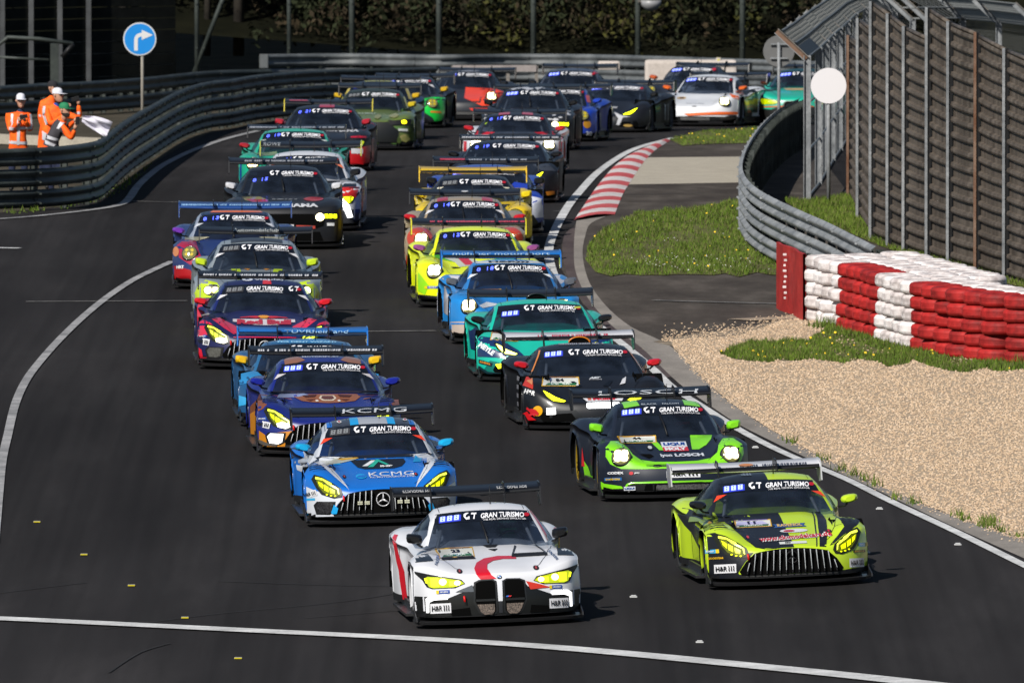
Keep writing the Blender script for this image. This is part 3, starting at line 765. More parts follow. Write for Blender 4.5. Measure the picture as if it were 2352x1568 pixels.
def michelin(c, x, v, w=.15, rot=0):
    c.poly(rect(x-w/2, v-.02, x+w/2, v+.02), '1a48a0', off=.008, cell=.1); c.poly(rect(x-w/2, v-.02, x-w*.3, v+.02), 'e0c010', off=.010, cell=.1)
    c.text('MICHELIN', x+w*.1, v, w*.6, .016, 'e0e0e0', off=.013, bold=.04)
def vent_lines(c, m=BLACK):
    for sg in (-1, 1):
        mb = MB()
        for k in range(5): c.lay(*poly2d([(sg*(.69+.012*k), .62+.10*k), (sg*.90, .64+.10*k), (sg*.89, .675+.10*k), (sg*(.69+.012*k), .66+.10*k)], .08), m, 'T', .006, mb)
        c.extra.append(('louvre', mb, None))

def car_bmw_front():
    c = Car('coupe', 'd4d5da'); common(c, '0e0f12', '0d0d0f', neck=.44, mstyle='square')
    [c.text('SOY PRODUCTS', x_, c.m['wing_z']+.345, .36, .030, 'b8b8b8', bold=.03, rot=180) for x_ in (-.58, .55)]
    c.face_coupe()
    red = 'c40e22'
    c.poly([(.26, .815), (.05, .822), (-.12, .80), (-.22, .755), (-.27, .69), (-.265, .62), (-.22, .56), (-.03, .56), (-.09, .61), (-.12, .68), (-.10, .735), (-.02, .77), (.10, .785), (.26, .78)], red, off=.006, cell=.04)
    c.poly([(.31, .52), (.36, .42), (.60, .435), (.48, .475)], 'c83018', off=.008)
    c.poly([(-.32, .50), (-.30, .42), (-.52, .425), (-.45, .455)], '50555a', off=.008)
    for sg in (-1, 1):
        c.poly([(sg*.21, .800), (sg*.62, .805), (sg*.63, .83), (sg*.60, .845), (sg*.24, .842)], BLACK, off=.007)
        c.poly([(sg*.21, .81), (sg*.25, .84), (sg*.32, .925), (sg*.30, .935)], '303236', off=.008, cell=.04)
        c.poly([(sg*.63, .82), (sg*.60, .84), (sg*.56, .925), (sg*.585, .93)], '303236', off=.008, cell=.04)
        c.poly([(sg*.73, .80), (sg*.93, .79), (sg*.95, .84), (sg*.92, .875), (sg*.76, .885)], '22282f', off=.006, cell=.04)
        c.poly(ell(sg*.45, .665, .035, .028, 10), '201818', off=.007); c.poly(ell(sg*.45, .665, .012, .018, 8), 'a04040', off=.010)
        c.text('FALKEN', sg*.685, .80, .12, .035, '20406a', rot=-60*sg, off=.010)
        michelin(c, sg*.66, .435)
    c.poly([(-.07, .955), (.11, .955), (.07, .925), (-.03, .925)], BLACK, off=.008, cell=.04); c.poly([(-.03, .905), (.09, .905), (.04, .88)], BLACK, off=.008, cell=.04)
    patch(c, -.43, .885, .44, .105, '23')
    c.poly([(.06, .345), (.09, .345), (.10, .36), (.075, .36)], '3070d0', off=.03, cell=.2); c.poly([(.09, .345), (.12, .345), (.13, .36), (.10, .36)], 'd02020', off=.03, cell=.2)
    c.poly([(-.02, .16), (.02, .16), (.03, .545), (-.03, .545)], '25262a', off=.009); c.poly([(-.025, .30), (.025, .30), (.03, .55), (-.03, .55)], 'd4d5da', off=.012)
    c.hr(-.69, .245, .23, .115); c.hr(.69, .245, .23, .115)
    c.hook(-.42, .37); c.banner('888', True); c.wiper()
    M = c.m
    c.poly([(.60, 1.33), (.565, 1.345), (.735, .98), (.765, .97)], red, off=.006, cell=.08)
    for sd in ('L', 'R'):
        c.poly([(1.35, .66), (1.6, .60), (2.5, .35), (2.3, .16), (1.50, .16), (1.36, .30)], VOID, mode=sd, off=.005, cell=.3)
        c.poly([(2.95, .16), (3.02, .5), (3.25, .78), (3.45, .90), (3.33, .90), (3.1, .80), (2.85, .5), (2.8, .16)], red, mode=sd, off=.006, cell=.1)
        c.poly(rect(1.4, .10, 3.3, .17), BLACK, mode=sd, off=.008, cell=.3)
    c.text('FALKEN', 3.5, .80, .5, .07, '9098a0', mode='L', rot=20)
    c.poly([(-.15, 1.475), (-.02, 1.475), (-.02, 1.49), (-.15, 1.49)], BLACK, off=.01)
    return c
def car_lime():
    c = Car('long', 'b4d022'); c.split('roof', '17191f'); common(c, 'd2d2d6', 'b4d022', lmir='121418', mstyle='oval', endc='b0b0b4', edge='0c0c0e', spoke='141416')
    bk = '17191f'
    c.poly([(.04, .482), (.04, .60), (.04, .90), (-.60, .90), (-.655, .80), (-.56, .66), (-.42, .50), (-.30, .47), (-.1, .482)], bk, off=.004, cell=.05)
    c.poly([(-.985, .665), (-.93, .69), (-.86, .70), (-.66, .53), (-.53, .44), (-.45, .44), (-.56, .33), (-.64, .21), (-.60, .13), (-.99, .13)], bk, off=.004, cell=.05)
    c.poly([(-.66, .86), (-.95, .72), (-.99, .78), (-.86, .93), (-.70, .94)], '6f8424', off=.004)
    c.poly([(.345, .478), (.425, .470), (.60, .885), (.50, .89)], bk, off=.005, cell=.04); c.poly([(.305, .48), (.32, .48), (.475, .89), (.458, .89)], bk, off=.005, cell=.04)
    c.poly([(.47, .485), (.52, .50), (.66, .60), (.84, .70), (.93, .76), (.85, .82), (.72, .85), (.69, .80), (.70, .70), (.60, .60)], bk, off=.005, cell=.04)
    c.star_bright = False; c.face_long(star=False, bar='b8bcbe')
    vent_lines(c)
    c.text('RAVENOL', .10, .740, .30, .032, 'd8b060', off=.014, bold=.04); c.poly([(-.10, .718), (.30, .720), (.27, .742), (.30, .762), (-.10, .760), (-.07, .74)], '28508c', off=.008, cell=.04)
    c.poly(ell(.12, .675, .17, .022, 16), 'd8d8dc', off=.008, cell=.04); c.poly(ell(.06, .672, .07, .012, 12), 'b02030', off=.011, cell=.04)
    c.text('www.ck-modelcars.de', .10, .600, .88, .056, 'dadada', off=.010, bold=.11, skew=.04); c.text('www.ck-modelcars.de', .10, .600, .88, .050, 'b81426', off=.015, bold=.03, skew=.04)
    c.poly(rect(-.12, .520, .21, .548), 'c8ccc8', off=.008); c.scrib(-.04, .534, .1, .018, '202020', off=.012)
    patch(c, -.34, .785, .46, .082, '11', top='7868a8'); c.poly([(-.56, .76), (-.14, .76), (-.20, .80), (-.50, .80)], 'b8b4d8', off=.016); c.text('11', -.34, .782, .1, .035, '202040', off=.02, bold=.05)
    c.hr(-.775, .265, .235, .105); c.hr(.80, .265, .20, .105)
    for sg in (-1, 1):
        c.poly(rect(sg*.905-.07, .455, sg*.905+.07, .50), '40a0d0', off=.008, cell=.1); c.poly(rect(sg*.905+.035, .455, sg*.905+.07, .50), 'e0c010', off=.011, cell=.1); c.text('DUNLOP', sg*.905-.02, .478, .08, .02, 'e8e8e8', off=.014)
    c.poly(rect(.76, .385, .93, .415), '101418', off=.008, cell=.1)
    c.text('GOODYEAR', -.87, .395, .16, .024, 'd8a818', off=.012, bold=.04); c.text('GOODYEAR', .845, .40, .14, .02, 'd8a818', off=.012, bold=.04)
    c.poly(ell(-.47, .625, .018, .018, 8), 'd03030', off=.009); c.poly(ell(.52, .655, .03, .022, 8), '301818', off=.009); c.poly(ell(.52, .655, .01, .014, 8), 'c02020', off=.012)
    c.scrib(-.30, 1.375, .30, .03, '6a7078')
    c.hook(-.52, .42)
    c.banner('888', True); tri(c)
    c.poly(ell(.02, c.m['wing_z']+TH*4.5+.045, .09, .016, 12), 'c87818', off=.009, cell=.1); c.word = ('#', '404048', .35, .75, None)
    for sd in ('L',):
        c.poly([(1.3, .72), (1.6, .76), (3.2, .80), (3.3, .72), (2.6, .45), (1.9, .30), (1.4, .40)], bk, mode=sd, off=.005, cell=.2)
        c.poly(rect(1.45, .30, 1.80, .72), 'c89a10', mode=sd, off=.009, cell=.3); c.poly(rect(1.48, .33, 1.77, .55), 'c8c8d0', mode=sd, off=.012, cell=.3); c.text('11', 1.62, .44, .18, .16, '101010', mode=sd, off=.016, bold=.05)
    for sd in ('L', 'R'): c.poly([(1.35, .28), (1.9, .22), (3.1, .20), (3.1, .13), (1.35, .13)], BLACK, mode=sd, off=.007, cell=.3)
    c.poly([(.62, .16), (.98, .20), (.98, .17), (.62, .14)], BLACK, off=.012)
    return c
def car_kcmg():
    c = Car('long', '0c66c0', pillar='b4b8c0'); common(c, '0b0b0e', '109ed2', mstyle='oval', word='KCMG', wc='c8ccd2', wx=.16, ww=.85, spoke='3a3c40')
    wt, cy = 'c6cad2', '0f98d8'
    for sg in (-1, 1):
        c.poly([(sg*.99, .56), (sg*.86, .49), (sg*.56, .385), (sg*.50, .375), (sg*.58, .30), (sg*.645, .20), (sg*.62, .13), (sg*.99, .13)], wt, off=.004, cell=.05)
        c.poly([(sg*.62, .30), (sg*.655, .20), (sg*.64, .155), (sg*.80, .13), (sg*.60, .13), (sg*.57, .25)], cy, off=.016)
        c.poly([(sg*.99, .22), (sg*.86, .13), (sg*.99, .10)], cy, off=.008)
        c.poly([(sg*.425, .475), (sg*.47, .53), (sg*.62, .68), (sg*.80, .87), (sg*.70, .89), (sg*.56, .70), (sg*.47, .57)], wt, off=.005, cell=.04)
        c.poly([(sg*.86, .83), (sg*.99, .76), (sg*1.0, .84), (sg*.86, .90), (sg*.80, .87)], 'a8adb8', off=.005)
        c.poly([(sg*.53, .90), (sg*.66, .90), (sg*.56, .80), (sg*.46, .80)], cy, off=.006, cell=.04)
    g = '34373e'
    c.poly([(-.60, 2.30), (.60, 2.30), (.56, 3.6), (-.56, 3.6)], g, mode='T', off=.004, cell=.12)
    c.poly([(-.16, 2.30), (.21, 2.30), (.20, 3.6), (-.15, 3.6)], 'a0a4ac', mode='T', off=.006, cell=.12)
    c.poly([(-.27, 2.30), (-.16, 2.30), (-.15, 3.6), (-.25, 3.6)], cy, mode='T', off=.008, cell=.12); c.poly([(.21, 2.30), (.31, 2.30), (.30, 3.6), (.20, 3.6)], cy, mode='T', off=.008, cell=.12)
    for x in (-.40, .45): c.poly(ell(x, 1.345, .03, .016, 10), 'd8d8d8', off=.010); c.poly(ell(x, 1.345, .016, .009, 8), 'b02030', off=.014)
    c.poly([(-.74, .87), (.74, .87), (.72, .91), (-.72, .91)], '181c26', off=.004, cell=.05)
    c.poly([(-.34, .85), (.35, .85), (.37, .81), (.31, .755), (.20, .73), (-.17, .73), (-.26, .755)], '12151c', off=.006, cell=.04)
    c.poly([(-.20, .765), (-.13, .765), (-.01, .835), (-.07, .835)], 'd4d8dc', off=.010, cell=.04); c.poly([(-.13, .75), (-.06, .75), (.02, .815), (.10, .775), (.15, .775), (.02, .845), (-.005, .845)], '20a088', off=.011, cell=.04)
    c.text('IMP', .11, .757, .16, .022, 'd8dcdc', off=.012, bold=.05)
    c.poly(ell(-.24, .64, .07, .030, 14), cy, off=.008, cell=.04); c.poly([(-.30, .63), (-.20, .625), (-.17, .655), (-.27, .65)], '0c66c0', off=.011, cell=.04)
    c.text('KCMG', .15, .660, .58, .052, 'd8dce4', off=.009, bold=.0); c.text('KC MOTORGROUP LTD.', .16, .622, .58, .018, 'c8ccd8', off=.009, bold=.02)
    c.poly([(-.72, .885), (-.30, .885), (-.25, .86), (-.45, .82), (-.66, .80)], 'b0b4a8', off=.007, cell=.04); c.poly([(-.44, .85), (-.22, .868), (-.24, .880), (-.50, .872)], 'd0a020', off=.010, cell=.04)
    for sg in (-1, 1):
        c.poly(ell(sg*.46, .645, .026, .022, 8), '181818', off=.008); c.poly(ell(sg*.46, .645, .009, .012, 6), 'd02020', off=.011)
        c.hr(sg*.905, .445, .16, .075, rot=-12*sg) if sg < 0 else None
        c.poly(rect(sg*.90-.05, .36, sg*.90+.05, .39), '38a0d0', off=.008, cell=.1)
    michelin(c, .93, .47, .12)
    c.face_long(fog=mat('fog_glass', (.04, .04, .045), rough=.15, noise=.8, nscale=40), bar='c8ccd0')
    mb = MB()
    for x in (-.30, -.21, .21, .30):
        for i in range(3):
            for k in range(2): mb.box((x-.02+i*.022, -.05, .30+.024*k), (.018, .01, .018), mat('led_cell', (.6, .6, .45), rough=.3))
    c.extra.append(('light_module', mb, 'grille'))
    vent_lines(c)
    c.hook(-.50, .40, 'd82028'); c.banner('888', False); tri(c)
    for sd in ('L', 'R'):
        c.poly([(1.35, .78), (2.2, .80), (3.2, .84), (3.0, .55), (2.2, .48), (1.4, .62)], wt, mode=sd, off=.005, cell=.2)
        c.poly([(2.8, .86), (3.3, .93), (3.9, .90), (4.5, .7), (4.5, .4), (4.05, .55), (3.2, .70)], '303640', mode=sd, off=.006, cell=.2)
        c.poly([(1.35, .26), (3.1, .22), (3.1, .13), (1.35, .13)], BLACK, mode=sd, off=.007, cell=.3)
    return c
def car_tiger():
    c = Car('long', '14206e'); common(c, '0c0c0e', '101c88', word='#', wc='c8c8cc', ww=1.5, spoke='8a8c92')
    og, br = 'c07a14', '7a4422'
    for sg in (-1, 1):
        c.poly([(sg*.99, .40), (sg*.86, .30), (sg*.72, .34), (sg*.52, .36), (sg*.50, .33), (sg*.60, .25), (sg*.62, .13), (sg*.99, .13)], og, off=.004, cell=.05)
        c.poly([(sg*.99, .22), (sg*.88, .165), (sg*.72, .155), (sg*.70, .19), (sg*.85, .205), (sg*.99, .27)], '55504a', off=.010)
        c.poly([(sg*.98, .62), (sg*.90, .66), (sg*.84, .72), (sg*.92, .82), (sg*1.0, .80)], br, off=.005)
    c.poly([(-.40, .86), (.42, .86), (.46, .82), (.38, .765), (.22, .745), (.02, .735), (-.18, .745), (-.34, .765), (-.44, .82)], '8c5228', off=.006, cell=.04)
    c.poly([(-.08, .84), (.10, .84), (.13, .80), (.08, .765), (-.06, .765), (-.11, .80)], 'c8b8a4', off=.009, cell=.03); c.poly([(-.06, .83), (.08, .83), (.10, .80), (.06, .78), (-.04, .78), (-.08, .80)], '5a2c14', off=.012, cell=.03)
    for sg in (-1, 1):
        c.poly([(.01+sg*.14, .85), (.01+sg*.34, .84), (.01+sg*.30, .81), (.01+sg*.17, .815)], '401c10', off=.010, cell=.03)
        c.poly([(.01+sg*.16, .79), (.01+sg*.30, .785), (.01+sg*.24, .76)], '50240f', off=.010, cell=.03); c.poly(ell(.01+sg*.15, .762, .022, .013, 8), 'd8d0c8', off=.013)
        c.poly([(.01+sg*.50, .80), (.01+sg*.62, .81), (.01+sg*.48, .78)], '8c5228', off=.007, cell=.04)
        c.poly([(sg*.24, 2.4), (sg*.34, 2.75), (sg*.44, 2.9), (sg*.52, 2.6), (sg*.52, 2.34), (sg*.35, 2.32)], '8c5a3a', mode='T', off=.006, cell=.1)
    c.text('MOTORSPORT', -.02, 1.375, .50, .020, 'b0b4c4', off=.008)
    c.poly([(-.74, .875), (.74, .875), (.72, .905), (-.72, .905)], '28202a', off=.005, cell=.05)
    c.poly([(-.68, .81), (-.40, .82), (-.24, .85), (-.30, .87), (-.62, .865)], '8894b8', off=.006, cell=.04); c.text('6', -.42, .84, .05, .025, '4858b8', off=.01)
    c.face_long(low=lamp('ffffff', 1.1), fog=lamp('f8fbff', 1.1), star=True)
    c.hr(-.90, .455, .19, .085, rot=-14); michelin(c, -.92, .53, .14); vent_lines(c)
    c.hr(.90, .455, .19, .085, rot=14)
    c.hook(-.50, .43); c.banner('888', True); tri(c, 'b8b4b8')
    for sd in ('L', 'R'):
        c.poly([(1.35, .75), (2.6, .70), (3.1, .50), (3.1, .13), (1.35, .13)], br, mode=sd, off=.005, cell=.2)
        c.poly([(2.7, .5), (3.1, .4), (3.1, .13), (2.2, .13)], og, mode=sd, off=.008, cell=.2)
    return c
def car_dent():
    c = Car('wedge', '1a4c78', pillar='28608c'); common(c, '0e66b8', 'e0b010', word='TÜVRheinland', wc='a8d0f0', ww=.9, wx=.2, mstyle='square', spoke='b8bcc0', edge='08203a')
    c.face_wedge(lit=None)
    lb = '1c70a8'
    c.poly([(-.50, 1.19), (.50, 1.19), (.52, 1.24), (.38, 1.275), (-.38, 1.275), (-.52, 1.24)], lb, off=.005, cell=.08); c.text('PDS DENT WIZARD', 0, 1.205, .82, .022, 'a0d8f8', off=.010, bold=.03)
    for sg in (-1, 1):
        c.poly([(sg*.60, .66), (sg*.98, .60), (sg*1.0, .74), (sg*.75, .80)], '2a80b8', off=.006); c.poly([(sg*.70, .36), (sg*.99, .30), (sg*.99, .45)], '30a0d8', off=.006)
    patch(c, -.50, .74, .30, .07, '26'); c.text('26', .5, .70, .1, .04, 'e0e0e0')
    c.banner('888', True)
    for sd in ('L', 'R'):
        c.poly([(1.35, .62), (1.9, .60), (2.0, .30), (1.40, .28)], VOID, mode=sd, off=.006, cell=.3)
        c.poly([(2.9, .18), (3.4, .75), (4.2, .70), (4.3, .18)], '2a5c8c', mode=sd, off=.006, cell=.3); c.poly([(1.5, .13), (2.8, .13), (2.6, .30), (1.8, .26)], '1890c8', mode=sd, off=.008, cell=.3)
    return c
def car_redbull():
    c = Car('long', '181c48', pillar='16205a'); common(c, '0d0d10', 'c81420', word='#', wc='d0d0d4', ww=1.55, spoke='505258')
    rd, pk = 'd01c34', 'cc2444'
    for sg in (-1, 1):
        c.poly([(sg*.98, .70), (sg*.90, .74), (sg*.80, .70), (sg*.66, .54), (sg*.72, .50), (sg*.84, .52), (sg*.97, .50)], pk, off=.004, cell=.05)
        c.poly([(sg*.36, .545), (sg*.40, .60), (sg*.42, .655), (sg*.66, .78), (sg*.78, .76), (sg*.60, .62), (sg*.46, .53)], pk, off=.004, cell=.04)
        c.poly([(sg*.72, .17), (sg*.99, .20), (sg*.99, .13), (sg*.62, .13)], rd, off=.006); c.poly([(sg*.99, .36), (sg*.92, .30), (sg*.90, .20), (sg*.99, .20)], rd, off=.006)
        c.poly([(sg*.74, .80), (sg*.92, .78), (sg*.96, .84), (sg*.80, .87)], 'b89020' if sg > 0 else '8a8478', off=.006)
    c.poly([(.0, 2.3), (.13, 2.3), (.12, 2.6), (.01, 2.6)], 'c82020', mode='T', off=.006)
    # word mark with the yellow sun between two charging bulls above it
    c.poly([(-.46, .765), (.46, .765), (.46, .718), (.30, .715), (.24, .68), (.02, .668), (-.22, .68), (-.32, .715), (-.46, .72)], 'd0c8cc', off=.006, cell=.04)
    c.text('Red Bull', .0, .716, .80, .078, 'b01024', off=.012, bold=.07)
    c.poly(ell(0, .800, .09, .024, 14), 'd89018', off=.008, cell=.04)
    for sg in (-1, 1): c.poly([(sg*.05, .785), (sg*.10, .81), (sg*.20, .805), (sg*.34, .79), (sg*.36, .778), (sg*.22, .785), (sg*.12, .775)], 'c02028', off=.011, cell=.04)
    c.text('AMG', .02, .575, .46, .030, 'c0c4cc', bold=.07, shear=.3); c.poly([(-.40, .56), (-.18, .56), (-.14, .59), (-.34, .59)], 'c0c4cc', off=.008)
    c.text('viaplay', .12, 1.375, .48, .034, 'd4d8e4', off=.008, bold=.03)
    c.poly(ell(-.22, 1.375, .08, .022, 14), 'd8dce8', off=.008, cell=.1); c.poly([(-.25, 1.37), (-.17, 1.378), (-.25, 1.386)], '181c48', off=.012, cell=.1)
    c.face_long(low=lamp('fff8e0', 1.6), fog=mat('fog_glass2', (.10, .10, .09), rough=.2, noise=.5, nscale=30), lit='d8e840')
    c.hr(-.90, .425, .19, .09, rot=-12); c.hr(.90, .425, .19, .09, rot=12); vent_lines(c)
    michelin(c, -.92, .50, .14)
    c.poly([(-.46, .478), (.46, .478), (.46, .486), (-.46, .486)], pk, off=.009)
    c.hook(-.50, .43); c.banner('888', False, swap=True); tri(c, 'c8c8cc')
    for sd in ('L', 'R'):
        c.poly([(1.35, .72), (2.0, .70), (2.2, .40), (1.6, .30), (1.4, .45)], rd, mode=sd, off=.005, cell=.2); c.poly([(3.0, .4), (3.1, .75), (3.4, .86), (3.1, .9), (2.8, .6)], rd, mode=sd, off=.006, cell=.2)
    return c
def car_aston():
    c = Car('coupe', '7d868c', pillar='7d868c'); common(c, '101114', 'b8d020', word='Automobilclub', wc='c8ccc8', wx=0, ww=.72, mstyle='square', endc='141416', spoke='303030')
    ly = 'b4ce20'
    for sg in (-1, 1):
        c.poly([(sg*.99, .50), (sg*.92, .66), (sg*.80, .76), (sg*.62, .72), (sg*.54, .56), (sg*.50, .40), (sg*.60, .22), (sg*.99, .20)], ly, off=.004, cell=.05)
        c.poly([(sg*.26, .955), (sg*.40, .955), (sg*.27, .72), (sg*.16, .60), (sg*.10, .60), (sg*.20, .76)], ly, off=.005, cell=.04)
        c.poly([(sg*.33, .925), (sg*.68, .925), (sg*.70, .86), (sg*.62, .815), (sg*.36, .81), (sg*.33, .86)], '14161a', off=.007, cell=.04)
        c.poly([(sg*.10, .955), (sg*.20, .955), (sg*.14, .93)], 'd08818', off=.008, cell=.04)
        c.poly(ell(sg*.70, .60, .13, .085, 14), '181a14', off=.010)
        c.layer([(ell(sg*.755, .60, .055, .055, 12), lamp('fff6a0', 6), .016), (ell(sg*.645, .60, .05, .05, 12), lamp('eef060', 5), .016)], 'headlight')
        c.hr(sg*.69, .43, .26, .10, rot=-6*sg)
    c.poly([(-.44, .50), (.44, .50), (.56, .30), (.50, .14), (-.50, .14), (-.56, .30)], VOID, off=.008)
    c.poly([(-.4, 2.3), (.4, 2.3), (.4, 3.6), (-.4, 3.6)], '30353c', mode='T', off=.005, cell=.12)
    c.banner('888', False); c.wiper(); tri(c, 'c8c8cc')
    for sd in ('L', 'R'): c.poly([(1.35, .6), (1.7, .6), (1.9, .2), (1.4, .2)], VOID, mode=sd, off=.006, cell=.3)
    return c
def porsche(base, roofc=None, pillar=None, **k):
    c = Car('round', base, roofc, pillar); common(c, **k); return c
def car_lioness():
    gn, nv = '7cd018', '171d2a'
    c = Car('round', nv); common(c, '101114', gn, word='LOSCH', wc='c8ccd0', wx=.10, ww=1.35, mstyle='square', spoke='a88a1c', neck=.42)
    for sg in (-1, 1):
        c.poly([(0, .425), (sg*.45, .425), (sg*.72, .435), (sg*.85, .50), (sg*.90, .60), (sg*.89, .72), (sg*.80, .80), (sg*.68, .80), (sg*.60, .72), (sg*.555, .62), (sg*.46, .545), (sg*.28, .515), (0, .508)], gn, off=.004, cell=.04)
        c.poly([(sg*.99, .30), (sg*.92, .25), (sg*.72, .21), (sg*.68, .13), (sg*.99, .13)], gn, off=.005)
        c.poly([(0, .262), (sg*.60, .262), (sg*.66, .24), (sg*.72, .12), (sg*.70, .12), (sg*.64, .225), (sg*.58, .240), (0, .240)], gn, off=.018)
    for v in (.455, .475): c.poly([(-.4, v), (.4, v), (.4, v+.004), (-.4, v+.004)], '5c9a10', off=.008)
    c.poly([(.27, .665), (.36, .665), (.47, .72), (.56, .80), (.60, .85), (.31, .855), (.285, .76)], gn, off=.005, cell=.04)
    c.poly([(-.16, .665), (-.08, .66), (-.14, .76), (-.20, .83), (-.28, .85)], gn, off=.005, cell=.04)
    c.poly([(-.47, 2.02), (-.27, 2.02), (-.29, 2.9), (-.46, 2.9)], gn, mode='T', off=.005, cell=.1); c.poly([(.32, 2.02), (.53, 2.04), (.50, 2.9), (.34, 2.9)], gn, mode='T', off=.005, cell=.1)
    c.text('BLACK', -.14, 1.275, .20, .020, 'a8b0b8'); c.text('FALCON', .14, 1.275, .22, .020, 'a8b0b8')
    patch(c, -.42, .815, .52, .09, '44')
    c.poly(rect(-.11, .70, .22, .77), 'c8ccd4', off=.008, cell=.04); c.poly(rect(-.11, .645, .22, .70), 'c0202c', off=.008, cell=.04)
    c.text('LIQUI', .055, .735, .28, .045, '103c88', off=.012, bold=.06); c.text('MOLY', .055, .673, .28, .042, 'e0e0e4', off=.012, bold=.06)
    c.text('LOSCH', .20, .592, .38, .042, 'c8ccd4', off=.009, bold=.06); c.text('lyon', -.10, .588, .15, .05, 'c8ccd4', off=.009, bold=.05)
    c.poly([(-.44, .62), (-.30, .615), (-.26, .585), (-.34, .56)], VOID, off=.008)
    c.poly(ell(-.27, .70, .045, .035, 12), '101010', off=.009); c.poly(ell(-.27, .70, .028, .022, 10), 'b8bcc0', off=.012)
    c.poly(ell(-.26, .458, .06, .016, 12), '101410', off=.008); c.text('CODEX', -.79, .385, .19, .032, 'd8d8dc', bold=.05); c.poly(ell(-.60, .375, .028, .022, 10), 'c02028', off=.008); c.text('JMS', -.53, .375, .07, .022, 'd8d8d8')
    c.poly(rect(-.92, .285, -.72, .325), '1c5c9c', off=.007, cell=.1); c.text('GOODYEAR', -.82, .305, .17, .024, 'd8b418', off=.012, bold=.04)
    c.face_round(e=2.6, lit='fff4b4')
    c.poly(rect(-.69, .10, -.55, .155), 'c0202c', off=.020, cell=.2); c.poly(rect(-.69, .155, -.55, .205), 'c8ccd4', off=.020, cell=.2); c.text('LIQUI', -.62, .18, .12, .03, '103c88', off=.025, bold=.05); c.text('MOLY', -.62, .128, .12, .03, 'e0e0e4', off=.025, bold=.05)
    c.hr(.07, .345, .44, .085)
    c.banner('888', True); c.wiper()
    for sd in ('L', 'R'):
        c.poly([(1.38, .70), (1.6, .66), (1.8, .30), (1.42, .22)], VOID, mode=sd, off=.006, cell=.3)
        c.poly([(1.5, .13), (2.9, .13), (2.95, .40), (2.6, .20), (1.6, .20)], gn, mode=sd, off=.006, cell=.3); c.poly([(2.85, .2), (2.95, .55), (3.0, .13)], 'c02028', mode=sd, off=.009, cell=.3)
    return c
def roof_scoop(c, colr):
    mb = MB(); M = c.m; y = M['yt']+.75; z = M['zp']-.02
    mb.tube([(.15*math.cos(t), y, z+.085*math.sin(t)) for t in (math.pi*k/12 for k in range(13))], .012, paint(colr), 6)
    mb.prism([(.14*math.cos(t), y+.01, z+.078*math.sin(t)) for t in (math.pi*k/12 for k in range(13))], .02, VOID, 'Y')
    mb.grid([[Vector((.15*(1-.5*q)*math.cos(t), y+.03+.7*q, z+.085*(1-.75*q)*math.sin(t))) for t in (math.pi*k/12 for k in range(13))] for q in (0, .3, .6, 1)], c.roofm)
    c.extra.append(('roof_scoop', mb, 'roof'))
